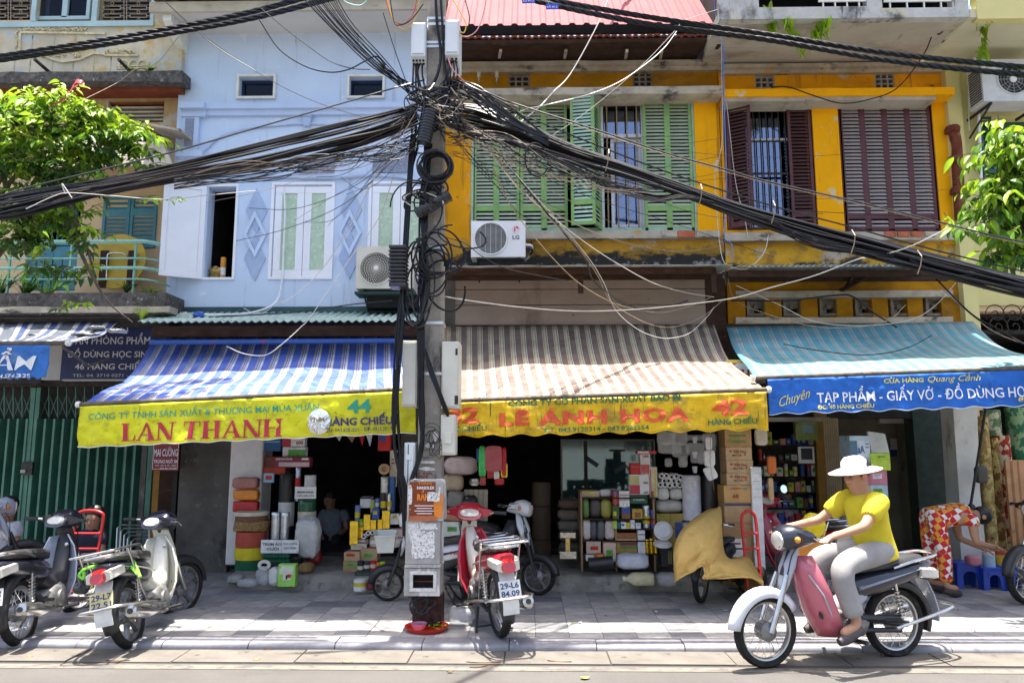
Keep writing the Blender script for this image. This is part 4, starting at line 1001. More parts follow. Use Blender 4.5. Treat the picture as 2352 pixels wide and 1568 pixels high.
# number 42
aw42=Awning("mauve-brown awning with cream stripes and stained yellow LE ANH HOA valance",((1012,750),(1640,744)),((1000,924),(1758,897)),10.35,7.7,
              [(.062,0),(.012,1),(.004,2),(.03,1),(.006,2),(.012,3),(.006,2)],
              [cloth("awning_mauve",(.27,.2,.17),(.16,.12,.1),.52),cloth("awning_cream",(.62,.55,.38),(.42,.36,.26)),cloth("awning_brown",(.13,.1,.07)),cloth("awning_ivory",(.7,.66,.56))],
              ((1000,1000),(1758,982)),m_cy2,sag=.24,hem=m_cy2,seed=5.1,scallop=.045,amp=.036)
aw42.text("CÔNG TY CỔ PHẦN SẢN XUẤT BAO BÌ",m_tdg,1168,921,1562,934,rise=-15,bold=.03)
aw42.text("LÊ ÁNH HOA",m_tor,1148,949,1582,977,rise=-12,bold=.05,space=1.12)
aw42.text("ĐT: 043.9120314 - 043.9282354",m_tdg,1250,983,1488,993,rise=-7,bold=.015)
aw42.text("42",m_tor,1632,919,1714,953,rise=-3,bold=.04);aw42.text("HÀNG CHIẾU",m_tdg,1622,964,1733,976,rise=-4,bold=.025)
aw42.text("42",m_tor,1022,938,1102,972,rise=-3,bold=.04);aw42.text("HÀNG CHIẾU",m_tdg,1006,981,1120,992,rise=-4,bold=.025)
# number 40
aw40=Awning("light blue striped awning with royal blue valance of white lettering",((1668,750),(2235,738)),((1736,870),(2440,845)),10.35,8.0,
              [(.075,0),(.03,1),(.014,0),(.012,2),(.016,0)],
              [cloth("awning_sky",(.13,.4,.5),(.2,.34,.4),.5),cloth("awning_stone",(.36,.44,.42),(.25,.3,.3)),cloth("awning_cream2",(.52,.58,.54))],
              ((1760,949),(2440,926)),m_cb,sag=.14,hem=mat("hem_pale",(.5,.6,.75),.7),seed=9.7,scallop=.035,val=(.035,1))
aw40.text("Chuyên",m_tye,1784,912,1855,935,rise=-22,bold=.0,shear=.35)
aw40.text("TẠP PHẨM - GIẤY VỞ - ĐỒ DÙNG HỌC SINH",m_twh,1870,902,2432,925,rise=-16,bold=.01)
aw40.text("CỬA HÀNG",m_tye,2025,871,2116,881,rise=-3,bold=.03);aw40.text("Quang Cảnh",m_tye,2126,864,2247,878,rise=-4,bold=.0,shear=.35)
aw40.text("ĐC: 40 HÀNG CHIẾU",m_tye,1870,931,1998,940,rise=-4,bold=.025);aw40.text("ĐT: 38281174",m_tye,2325,913,2425,922,rise=-3,bold=.025)
# far left
aw46=Awning("ragged grey and blue awning with short blue valance at the left edge",((-120,742),(272,738)),((-120,792),(150,790)),10.0,8.0,
              [(.1,0),(.04,1),(.05,2),(.03,1)],[cloth("awning_slate",(.1,.12,.16),(.05,.06,.09),.5),cloth("awning_greywhite",(.5,.5,.5),(.15,.16,.2),.52),cloth("awning_navy",(.04,.07,.2),(.1,.12,.2),.55)],
              ((-120,868),(150,866)),cloth("blue_banner_old",(.04,.2,.6),(.2,.35,.62),.58,drip=.66),sag=.1,hem=None,seed=3.3,scallop=.05,val=(0,.885))
aw46.text("PHẨM",m_twh,-88,818,93,851,rise=-1,bold=.012,shear=.12);aw46.text("04.3747.3293",m_twh,2,860,87,869,rise=-2,bold=.02)
# ---------------------------------------------------------------- sign boards
m_navy=mat("navy_sign",(.012,.02,.09),.5,var=.12,scale=5);m_silver=mat("sign_grey",(.4,.4,.4),.5,var=.05);m_letter=mat("silver_letters",(.5,.52,.55),.45,var=.08)
sg=thing("shop_sign","navy blue shop sign with silver lettering 46 HANG CHIEU above the green gate","sign",(px_x(240,10.35),10.35,P(240,870,10.35).z))
bx("board",m_navy,sg,143,738,392,870,10.35,.1);bx("side_panel",m_silver,sg,100,744,142.5,872,10.36,.1);bx("edge_strip",m_silver,sg,143,870.5,392,874,10.34,.1)
bx("backing",m_dark,sg,-170,738,100,880,10.47,.05)
for s_,x0,x1,y0,y1,bo in(("ĐẠI LÝ",236,300,746,759,.02),("VĂN PHÒNG PHẨM",160,345,773,790,.015),("ĐỒ DÙNG HỌC SINH",155,352,806,820,.015),("46 HÀNG CHIẾU",172,336,834,848,.015),("TEL: 04. 3710 0271 - 04. 3926",167,352,858,865,.0)):
    text_rect(s_,m_letter,sg,x0,y0,x1,y1,10.343,bold=bo)
rs=thing("red_sign","small dark red sign with white MAI CUONG lettering on the gate post","sign",(px_x(381,9.9),9.9,P(381,1080,9.9).z))
m_redsg=mat("sign_dark_red",(.2,.012,.02),.45,var=.1)
bx("board",m_redsg,rs,350,1004,411,1080,9.9,.02);frame_px(rs,"border",m_twh,352,1000,409.5,1077,9.899,.8,.002,0)
for s_,x0,x1,y0,y1,bo in(("VĂN PHÒNG PHẨM",354,409,1013,1019,.02),("MAI CƯỜNG",354,408,1030,1047,.01),("TRONG NGÕ 5M",353,408,1055,1063,.02),("ĐT. 0912 75 1985",357,404,1067,1070,.01),("043 82 69728",367,404,1073,1076,.01)):
    text_rect(s_,m_twh,rs,x0,y0,x1,y1,9.894,bold=bo)
hs=thing("round_sign","red and yellow sign with white disc and red letters between two awnings","sign",(px_x(1705,9.3),9.3,P(1705,890,9.3).z))
bx("board",mat("sign_yellow",(.6,.5,.1),.5),hs,1672,826,1738,892,9.3,.03);bx("red_field",m_redsg if False else mat("sign_red",(.42,.02,.03),.5),hs,1673,834,1736,884,9.295,.004)
cc=P(1703,860,9.29);b=MB();b.lathe([(.145,0),(.145,.003)],cc,(0,-1,0),28);b.build("white_disc",m_twh,hs)
text_rect("HH",mat("sign_red",(.42,.02,.03),.5),hs,1684,848,1722,873,9.282,bold=.04)

# ================================================================ AIR CONDITIONERS
m_acw=mat("ac_white",(.72,.73,.74),.45,var=.05,scale=3,layers=[((.5,.48,.42),(2,2,5),.66,.8)]);m_acy=mat("ac_ivory",(.56,.55,.46),.5,var=.07,scale=3,layers=[((.36,.34,.28),(3,3,4),.62,.78)])
m_acd=mat("ac_dark_inside",(.02,.022,.025),.6);m_acg=mat("ac_grille",(.42,.43,.42),.45,.1)
def air_con(label,px0,py0,px1,py1,Y,fan,body_m,style,d=.3):
    x0,x1,z0,z1=rect(px0,py0,px1,py1,Y)
    t=thing("air_conditioner",label,"air conditioner",((x0+x1)/2,Y+d/2,z0),group="outdoor air conditioner units")
    fx,fy,fr=fan;c=P(fx,fy,Y);r=fr*Y/FPX*1.02
    b=MB();n=32 # front sheet with a round hole, then the box behind it
    ring=[c+Vector((r*math.cos(i*2*math.pi/n),0,r*math.sin(i*2*math.pi/n)))for i in range(n)]
    sq=[]
    for i in range(n):
        a=i*2*math.pi/n;dx,dz=math.cos(a),math.sin(a)
        tx=((x1-c.x)/dx if dx>1e-6 else(x0-c.x)/dx if dx<-1e-6 else 1e9);tz=((z1-c.z)/dz if dz>1e-6 else(z0-c.z)/dz if dz<-1e-6 else 1e9)
        k=min(tx,tz);sq.append(c+Vector((dx*k,0,dz*k)))
    b.loft([sq,ring],False)
    for q in((x0,z0),(x1,z0),(x1,z1),(x0,z1)): # fill the corners
        i=max(range(n),key=lambda i:-((sq[i].x-q[0])**2+(sq[i].z-q[1])**2))
        for j in(i-1,(i+1)%n):
            b.add([sq[i],sq[j],(q[0],Y,q[1])],[(0,1,2)])
    b.box(x0,x1,Y+.004,Y+d,z0,z0+.006);b.box(x0,x1,Y+.004,Y+d,z1-.006,z1);b.box(x0,x0+.006,Y+.004,Y+d,z0+.006,z1-.006);b.box(x1-.006,x1,Y+.004,Y+d,z0+.006,z1-.006)
    b.loft([ring,[p+Vector((0,.05,0))for p in ring]],False)
    b.build("casing",body_m,t)
    b=MB();b.box(x0+.01,x1-.01,Y+.07,Y+d-.01,z0+.01,z1-.01);b.build("interior",m_acd,t)
    if style=='swirl':
        g=MB()
        for k in range(30):
            a0=k*2*math.pi/30;g.tube([c+Vector((math.cos(a0+q*.9)*r*(.14+.84*q),-.012+.014*q,math.sin(a0+q*.9)*r*(.14+.84*q)))for q in[i/7 for i in range(8)]],.0035,4,False)
        for q in(.3,.45,.6,.75,.9):g.tube([c+Vector((r*q*math.cos(i*.2244),-.004,r*q*math.sin(i*.2244)))for i in range(28)],.003,4,closed=True)
        g.build("fan_grille",m_acy,t);b=MB();b.lathe([(.035,0),(.03,.02),(.01,.028)],c,(0,-1,0),14);b.build("fan_hub",m_acw,t,smooth=50)
    elif style=='slits':
        g=MB()
        for k in range(-13,14):
            z=k/14*r;w_=math.sqrt(r*r-z*z);g.tube([c+Vector((-w_,.004,z)),c+Vector((w_,.004,z))],.004,4,False)
        for k in(-2,-1,0,1,2):
            xx=k*r*.33;h_=math.sqrt(r*r-xx*xx);g.tube([c+Vector((xx,-.004,-h_)),c+Vector((xx,-.004,h_))],.006,4,False)
        g.build("fan_grille",m_acg,t)
    else:
        g=MB()
        for k in range(12):a=k*math.pi/6;g.tube([c,c+Vector((r*math.cos(a),0,r*math.sin(a)))],.003,4,False)
        for q in(.4,.6,.8):g.tube([c+Vector((r*q*math.cos(i*.2244),0,r*q*math.sin(i*.2244)))for i in range(28)],.002,4,closed=True)
        g.build("fan_grille",m_acg,t);b=MB();b.lathe([(.05,0),(.045,.015),(.01,.02)],c,(0,-1,0),14);b.build("fan_hub",m_acw,t,smooth=50)
    b=MB();b.tube([c+Vector((r*1.03*math.cos(i*.1963),-.006,r*1.03*math.sin(i*.1963)))for i in range(32)],.012,6,closed=True);b.build("fan_rim",body_m,t,smooth=60)
    f=MB();f.lathe([(.03,0),(.03,.02)],c+Vector((0,.06,0)),(0,-1,0),10)
    for k in range(3):
        a=k*2.094;e=Vector((math.cos(a),0,math.sin(a)));s_=Vector((-math.sin(a),0,math.cos(a)))
        f.add([c+Vector((0,.06,0))+e*.03,c+e*r*.9+s_*.1+Vector((0,.04,0)),c+e*r*.85-s_*.06+Vector((0,.065,0))],[(0,1,2)])
    f.build("fan",mat("fan_black",(.05,.05,.055),.5),t)
    for s_ in(.12,.88):
        xx=lerp(x0,x1,s_);b=MB();b.box(xx-.015,xx+.015,Y+.02,Y+d+.25,z0-.035,z0-.003);b.tube([(xx,Y+.05,z0-.03),(xx,Y+d+.24,z0-.3)],.014,4);b.build("wall_bracket",m_iron,t)
    return t,x0,x1,z0,z1
t,x0,x1,z0,z1=air_con("ivory air conditioner with swirled fan grille on the pale blue house",818,566,950,662,9.95,(864,616,37),m_acy,'swirl')
b=MB();b.box(x0-.02,x1+.02,9.98,10.3,z0-.07,z0-.036);b.build("shelf",mat("ac_shelf_green",(.03,.07,.06),.7),t);bx("drip_box",mat("soot_black",(.02,.02,.02),.9),t,842,672,955,706,10.12,.24)
t,x0,x1,z0,z1=air_con("white LG air conditioner below the green shutters",1082,507,1207,590,10.05,(1127,548,37),m_acw,'slits')
text_rect("LG",mat("print_grey",(.12,.12,.13),.5),t,1177,540,1193,549,10.045,bold=.03)
c=P(1185,526,10.046);b=MB();b.lathe([(.055,0),(.055,.002)],c,(0,-1,0),20);lo=b.build("badge",mat("badge_pale",(.75,.62,.66),.4),t)
b=MB();b.prism([(c.x,c.z+.01),(c.x,c.z+.04),(c.x+.03,c.z+.03),(c.x+.04,c.z),(c.x+.02,c.z+.01)],10.04,10.043);b.prism([(c.x-.03,c.z-.03),(c.x-.02,c.z+.03),(c.x-.008,c.z+.03),(c.x-.008,c.z-.035)],10.04,10.043);b.build("badge_mark",mat("badge_pink",(.6,.05,.15),.4),lo)
bx("drip_tray",mat("soot_black",(.02,.02,.02),.9),t,1100,596,1205,616,10.1,.3)
for k in(0,1):
    b=MB();b.tube(catmull([P(1207,562+k*8,10.2),P(1222,566+k*8,10.25),P(1217,585,10.4),P(1205,600,10.5)],5),.018,6);b.build("pipe",m_upvc if k==0 else m_iron,t,smooth=60)
t,x0,x1,z0,z1=air_con("grey air conditioner under the lemon house balcony at the right edge",2256,136,2410,232,10.0,(2327,182,36),mat("ac_grey",(.55,.56,.56),.5,var=.08),'radial',.34)
b=MB()
for k in range(14):b.box(x0-.012,x0-.001,10.03,10.3,z0+.05+k*.035,z0+.065+k*.035)
o=b.build("side_louvre",m_acd,t);o['kind']='stuff'

# ================================================================ UTILITY POLE, BOXES, CABLES
YPOLE=7.2
pc=G(984,1432);PX=pc.x;YPOLE=pc.y
m_pole=mat("pole_concrete",(.27,.245,.21),.9,var=.2,scale=5,bump=.5,bscale=50,layers=[((.09,.085,.08),(3,3,1.4),.5,.66),((.36,.33,.29),9,.6,.7),((.05,.045,.04),(9,9,1),.6,.72)])
m_cab=mat("cabinet_pale_grey",(.62,.66,.68),.4,var=.05,scale=4,layers=[((.4,.4,.38),(3,3,6),.66,.8)]);m_cabi=mat("cabinet_ivory",(.55,.54,.46),.5,var=.06,scale=4,layers=[((.32,.3,.24),(3,3,5),.64,.8)])
m_blk=mat("cable_black",(.008,.0085,.011),.36,var=.2,scale=30,spec=.25);m_blk2=mat("cable_grey_black",(.022,.023,.026),.4,var=.2,scale=30,spec=.3);m_tanw=mat("cable_tan",(.27,.21,.14),.6,var=.15,scale=20);m_whw=mat("cable_white",(.48,.46,.42),.5,var=.05)
m_sleeve=mat("splice_black",(.02,.021,.024),.4,var=.2,scale=20)
pole=thing("utility_pole","grey concrete utility pole wrapped in cables in the middle of the street","utility pole",(PX,YPOLE,SWZ))
ztp=P(1000,-260,YPOLE).z
def pw(z):return.13-.05*(z-SWZ)/(ztp-SWZ)
b=MB();rings=[]
for i in range(24):
    z=SWZ-.05+(ztp-SWZ+.05)*i/23;h=pw(z)
    rings.append([(PX+dx*h,YPOLE+dy*h*.9,z)for dx,dy in((-1,-.8),(-.8,-1),(.8,-1),(1,-.8),(1,.8),(.8,1),(-.8,1),(-1,.8))])
b.loft(rings);b.build("shaft",m_pole,pole)
b=MB();h=.137;b.loft([[(PX+dx*h,YPOLE+dy*h*.9,z)for dx,dy in((-1,-1),(1,-1),(1,1),(-1,1))]for z in(SWZ-.03,P(984,1362,YPOLE).z)]);b.build("base_wrap",mat("brown_stained_base",(.06,.03,.025),.8,var=.4,scale=9,bump=.4,bscale=40,layers=[((.02,.018,.018),6,.5,.65)]),pole)
for py in(53,66,108,117,574,745,860):
    z=P(990,py,YPOLE).z;h=pw(z)+.006;b=MB()
    b.loft([[(PX+dx*h,YPOLE+dy*h*.95,zz)for dx,dy in((-1,-1),(1,-1),(1,1),(-1,1))]for zz in(z-.014,z+.014)]);b.build("steel_band",mat("band_steel",(.55,.56,.57),.35,.7),pole)
text_rect("HC1",mat("stencil_red",(.22,.07,.045),.8,layers=[((.3,.27,.24),30,.52,.62)],var=.1),pole,960,1084,1002,1102,YPOLE-.132,bold=.03)
for k,(px,py,w_,h_)in enumerate(((960,1070,44,12),(958,1056,50,10),(975,1012,30,22),(990,985,20,30))):
    x0,z1=XZ(px,py,YPOLE-.126);x1,z0=XZ(px+w_,py+h_,YPOLE-.126);n=8;b=MB()
    poly=[(lerp(x0,x1,.5+.5*math.cos(i*.785)*rnd(.6,1)),lerp(z0,z1,.5+.5*math.sin(i*.785)*rnd(.6,1)))for i in range(n)];b.prism(poly,YPOLE-.129,YPOLE-.127+.0005*k);b.build("torn_paper",mat("old_paper",(.5,.48,.44),.9,var=.3,scale=25),pole)
def cab(label,name,px0,py0,px1,py1,Y,d,m,slope=.0,parts=(),taper=0,chamfer=None,vents=0):
    x0,x1,z0,z1=rect(px0,py0,px1,py1,Y);t=thing(name,label,"electrical box",((x0+x1)/2,Y+d/2,z0))
    b=MB();cz=lerp(z1,z0,.84)if taper else z0
    prof=[(Y,z1),(Y,cz),(Y+d*.35*(1 if taper else 0),z0),(Y+d,z0),(Y+d,z1-.0)]
    if not taper:prof=[(Y,z1),(Y,z0),(Y+d,z0),(Y+d,z1)]
    b.add([(x0,y,z)for y,z in prof]+[(x1,y,z)for y,z in prof],[tuple(range(len(prof))),tuple(range(2*len(prof)-1,len(prof)-1,-1))]+[(i,i+len(prof),(i+1)%len(prof)+len(prof),(i+1)%len(prof))for i in range(len(prof))])
    b.build("case",m,t,bevel=.008)
    b=MB();b.box(x0+.012,x1-.012,Y-.012,Y-.001,(cz if taper else z0)+.02,z1-.02);b.build("door",m,t,bevel=.004)
    for(a,c,e,g,dd,mm)in parts:bx("cover",mm,t,a,c,e,g,Y-dd,dd-.001,bevel=.003)
    for i in range(vents):
        for j in range(2):
            b=MB();b.lathe([(.012,0),(.012,.004)],(lerp(x0,x1,(i+.7)/(vents+.4)),Y+d*.12+.03*j,cz-.03-.02*j),(0,-.6,-.8),8);b.build("cable_gland",m_blk,t)
    return t
cab("pale grey junction cabinet high on the left side of the pole","junction_cabinet",944,52,977,143,YPOLE-.2,.36,m_cab,taper=1,vents=4)
cab("pale grey junction cabinet high on the right side of the pole","junction_cabinet",1022,46,1054,140,YPOLE-.16,.34,m_cab,taper=1,vents=3)
cab("tall ivory meter box on the left of the pole at awning height","meter_box",924,782,958,934,YPOLE-.1,.26,m_cabi,parts=((934,790,940,925,.014,m_cabi),))
cab("tall ivory meter box on the right of the pole at awning height","meter_box",1014,784,1054,938,YPOLE-.16,.3,m_cabi,parts=((1044,908,1052,928,.02,m_iron),(1046,800,1051,815,.02,m_iron)))
cab("small ivory fuse box on the pole over the yellow valance","fuse_box",1012,952,1046,1045,YPOLE-.2,.22,m_cabi,parts=((1020,992,1037,1018,.03,m_cabi),))
cab("narrow grey meter box on the left of the pole below the valance","meter_box",928,1016,953,1112,YPOLE-.16,.24,m_cab,parts=((931,1044,945,1056,.02,m_cab),(936,1020,938,1108,.016,m_iron)))
# old cabinet with torn posters at the foot
oc=thing("old_street_cabinet","old grey cabinet with torn posters and an open hatch at the foot of the pole","electrical box",(PX-.1,YPOLE-.2,P(970,1368,YPOLE-.3).z))
m_ocab=mat("peeled_grey_steel",(.34,.33,.31),.8,var=.2,scale=7,bump=.3,bscale=50,layers=[((.62,.6,.57),(4,4,1.6),.52,.58),((.1,.08,.07),(7,7,2),.58,.68)])
Yc=YPOLE-.32
bx("upper_case",m_ocab,oc,931,1196,1011,1296,Yc,.3,bevel=.006);bx("ridge",m_ocab,oc,929,1297,1012,1304,Yc-.015,.31,bevel=.004)
fwall("lower_case",m_ocab,oc,928,1305,1010,1368,Yc-.005,.3,[(945,1316,999,1354)],xref=1340);bx("hatch_inside",m_dark,oc,935,1310,1005,1362,Yc+.12,.02);bx("hatch_shelf",m_rust,oc,945,1333,999,1336,Yc+.05,.06)
frame_px(oc,"hatch_frame",mat("worn_white_paint",(.55,.54,.52),.6,var=.2,scale=15),941,1311,1003,1358,Yc-.005,5,.012)
def torn(parent,m,px0,py0,px1,py1,Y,seed,n=18,name="torn_poster"):
    random.seed(seed);b=MB();pts=[]
    for i in range(n):
        a=i/n*2*math.pi;ux,uy=math.cos(a),math.sin(a);k=1/max(abs(ux),abs(uy));k*=rnd(.86,1.0)
        pts.append(XZ(lerp(px0,px1,.5+.5*ux*k),lerp(py0,py1,.5-.5*uy*k),Y))
    b.prism(pts,Y-.003,Y-.0005);return b.build(name,m,parent)
m_scrap=mat("shredded_white_paper",(.66,.65,.63),.9,var=.2,scale=40,layers=[((.25,.23,.2),55,.54,.6),((.4,.39,.37),20,.56,.66)])
torn(oc,m_scrap,944,1216,1000,1284,Yc-.001,3,30);torn(oc,m_scrap,936,1200,1006,1216,Yc-.002,4,26)
pb=thing("poster_board","brown and orange concert poster board strapped on the pole","poster",(PX-.1,Yc,P(975,1196,Yc).z))
x0,z1=XZ(936,1101,Yc-.02);x1,z0=XZ(1018,1196,Yc-.02);b=MB();r=.04
pts=[(x1-r+r*math.cos(a),z1-r+r*math.sin(a))for a in(0,.5,1.05,1.57)]+[(x0+r+r*math.cos(a),z1-r+r*math.sin(a))for a in(1.57,2.1,2.6,3.14)]+[(x0,z0),(x1,z0)]
b.prism(pts,Yc-.02,Yc+.25);b.build("board",m_ocab,pb,bevel=.004)
m_pbr=mat("poster_brown",(.2,.05,.018),.7,var=.15,scale=6,layers=[((.6,.57,.53),22,.66,.69)]);m_por=mat("poster_orange",(.66,.2,.015),.6,var=.15,scale=9)
bx("poster_sheet",m_pbr,pb,940,1106,1000,1192,Yc-.024,.003);torn(pb,m_por,996,1130,1018,1190,Yc-.022,6,14,"poster_scrap");torn(pb,m_scrap,980,1128,1012,1152,Yc-.029,7,16,"torn_paper");torn(pb,m_scrap,937,1112,947,1160,Yc-.028,8,14,"torn_paper")
text_rect("HANOI.EX",m_twh,pb,958,1116,998,1123,Yc-.0262,bold=.02);text_rect("RẮN",m_por,pb,958,1134,986,1148,Yc-.0262,bold=.05);text_rect("TÙNG",m_por,pb,960,1107,992,1112,Yc-.0262,bold=.02)
for k in range(5):bx("poster_line",m_twh,pb,952+(k%2)*5,1160+k*6,996-(k%2)*4,1161.6+k*6,Yc-.0262,.002)
torn(pb,mat("poster_rust_strip",(.35,.12,.06),.7,var=.2),936,1183,1006,1197,Yc-.0265,9,20,"torn_strip")
# ---------------------------------------------------------------- cables
def cable(pts,r,m,label,group=None,n=7,sides=5,name="overhead_cable",cat="cable",smooth=60):
    b=MB();b.tube(catmull([P(*p)for p in pts],n),r*(.72 if m in(m_whw,m_tanw)else 1),sides);return b.build(name,m,smooth=smooth,label=label,cat=cat,group=group)
def twisted(pts,label):
    t0=P(*pts[0]);t=thing("twisted_power_cable",label,"cable",tuple(t0));c=catmull([P(*p)for p in pts],26)
    for k in range(4):
        b=MB();out=[];L=0
        for i,p in enumerate(c):
            if i:L+=(p-c[i-1]).length
            a=L/.42*2*math.pi+k*math.pi/2;out.append(p+Vector((0,.0165*math.cos(a),.0165*math.sin(a))))
        b.tube(out,.0135,5);b.build("strand",m_blk,t,smooth=60)
    return t
YT=7.35
twisted([(-500,200,YT),(-80,142,YT),(0,130,YT),(230,94,YT),(420,60,YT),(590,25,YT),(760,-22,YT)],"upper of two thick twisted black power cables at the top left")
twisted([(-500,210,YT-.1),(-80,150,YT-.1),(0,138,YT-.1),(230,104,YT-.1),(420,72,YT-.1),(590,40,YT-.1),(780,-8,YT-.1)],"lower of two thick twisted black power cables at the top left")
twisted([(1120,-40,YT),(1240,-5,YT),(1480,38,YT),(1764,80,YT),(2060,125,YT),(2420,160,YT),(3000,205,YT)],"upper of two thick twisted black power cables at the top right")
twisted([(1120,-28,YT-.1),(1240,5,YT-.1),(1480,54,YT-.1),(1764,92,YT-.1),(2060,142,YT-.1),(2420,178,YT-.1),(3000,225,YT-.1)],"lower of two thick twisted black power cables at the top right")
m_tag=mat("tag_blue",(.015,.05,.42),.5)
for i,(a,c,e,g,rot)in enumerate(((1199,-6,1229,8,-.1),(1254,9,1283,22,.05))):
    t=thing("cable_tag",("blue cable tag cut by the top edge of the picture","blue cable tag hanging under the twisted cables above the pink roof")[i],"tag",tuple(P((a+c)/2,g,YT-.14)))
    bx("plate",m_tag,t,a,c,e,g,YT-.14,.004);text_rect("LỘ A1.2",m_twh,t,a+3,c+5,e-3,g-4,YT-.1425,bold=.01)
    b=MB();b.tube([P(a+6,c,YT-.138),P(a+8,c-8,YT-.12)],.002,4);b.build("tie",m_blk,t)
random.seed(21)
def bundle(ctrl,n,spread,label,group,r=(.008,.0135),mats_=(m_blk,),jit=.3,thk=.1):
    """n cables that share a path; spread gives the half thickness in survey pixels at each control point"""
    for k in range(n):
        a=rnd(0,2*math.pi);q=math.sqrt(random.random());pts=[];ry=rnd(-1,1)
        for(px,py,Y),s in zip(ctrl,spread):
            a+=rnd(-jit,jit);pts.append((px+rnd(-2,2),py+s*q*math.sin(a),Y+thk*q*math.cos(a)+(.28 if abs(px-985)>60 else 0)))
        cable(pts,rnd(*r),random.choice(mats_),label,group,n=5)
bl=[(-600,590,7.0),(-70,492,7.0),(40,474,7.0),(150,450,7.0),(260,428,7.0),(400,400,7.05),(588,364,7.1),(760,325,7.12),(880,292,7.15),(958,262,YPOLE-.12)]
bundle(bl,34,[30,30,34,26,20,24,34,38,34,22],"black cable in the thick bundle running left from the pole","cables of the left bundle",mats_=(m_blk,m_blk,m_blk,m_blk2))
bundle([(p[0],p[1]-8+(8 if i>6 else 0),p[2])for i,p in enumerate(bl)],9,[30,30,34,24,18,28,42,52,50,40],"pale tan cable among the black ones left of the pole","tan cables of the left bundle",mats_=(m_tanw,m_tanw,m_blk2),r=(.004,.006),jit=.5)
br=[(1015,262,YPOLE-.1),(1090,280,7.15),(1180,305,7.1),(1300,350,7.1),(1420,388,7.1),(1560,436,7.1),(1700,486,7.1),(1850,532,7.1),(2000,572,7.1),(2150,612,7.1),(2300,650,7.1),(2440,680,7.1),(3000,790,7.1)]
bundle(br,40,[22,40,34,24,18,17,19,24,26,27,26,26,26],"black cable in the thick bundle running right from the pole","cables of the right bundle",mats_=(m_blk,m_blk,m_blk,m_blk2))
bundle([(1230,350,7.05),(1340,395,7.05),(1430,438,7.05),(1510,458,7.05),(1570,450,7.05),(1640,462,7.08)],9,[10,14,12,9,8,6],"slack black cable sagging under the right bundle near the green shutters","slack loops under the right bundle",r=(.005,.008))
bundle([(1760,505,7.05),(1830,545,7.05),(1890,568,7.05),(1960,577,7.05),(2050,590,7.08)],9,[8,12,10,8,6],"slack black cable sagging under the right bundle below the maroon shutters","slack loops under the right bundle",r=(.005,.008))
bundle([(2090,600,7.05),(2140,625,7.05),(2190,638,7.05),(2260,642,7.08),(2400,680,7.1)],6,[6,8,8,6,6],"slack black cable sagging under the right bundle at the right edge","slack loops under the right bundle",r=(.005,.007))
# fan of thin cables from the pole head to the upper left
for k in range(15):
    a=k/14;cable([(944+rnd(-8,14),205+rnd(-10,25),YPOLE-.05),(860+a*18,152-a*16+rnd(-6,6),7.1),(770+a*36,74-a*22+rnd(-5,5),7.05),(690+a*70,-10-a*20,7.0)],rnd(.003,.007),random.choice((m_blk,m_blk,m_blk2)),"thin dark cable fanning from the pole head to the upper left","fan of cables at the upper left")
# tangle at the pole head
for k in range(46):
    p0=(985+rnd(-45,70),235+rnd(-45,60),YPOLE-.17-rnd(0,.12));p3=(985+rnd(-60,110),250+rnd(-60,80),YPOLE-.17-rnd(0,.12));mid=(985+rnd(-60,80),250+rnd(-60,70),YPOLE-.22-rnd(0,.14))
    cable([p0,mid,p3],rnd(.004,.009),random.choice((m_blk,m_blk,m_blk,m_blk2,m_tanw)),"short tangled cable knotted round the pole head","tangle at the pole head",n=9)
# loose drops between the left bundle and the pole
for k in range(22):
    cable([(955+rnd(-10,25),300+rnd(-30,60),YPOLE-.16),(880+rnd(-40,40),345+rnd(-15,25),7.05),(760+rnd(-60,60),372+rnd(-22,22),7.02),(600+rnd(-80,40),392+rnd(-25,25),7.0),(400,420+rnd(-15,15),7.0)],rnd(.003,.006),random.choice((m_blk,m_blk2,m_tanw)),"thin loose cable spreading below the left bundle","loose cables below the left bundle")
for k in range(18):
    x_=1100+rnd(0,90);cable([(1020+rnd(0,20),275+rnd(-20,60),YPOLE-.14),(x_,320+rnd(-25,50),7.05),(x_+110,370+rnd(-10,40),7.05),(x_+230,402+rnd(-5,35),7.08),(x_+340,430+rnd(-5,20),7.1)],rnd(.003,.006),random.choice((m_blk,m_blk2,m_tanw)),"thin loose cable spreading below the right bundle","loose cables below the right bundle")
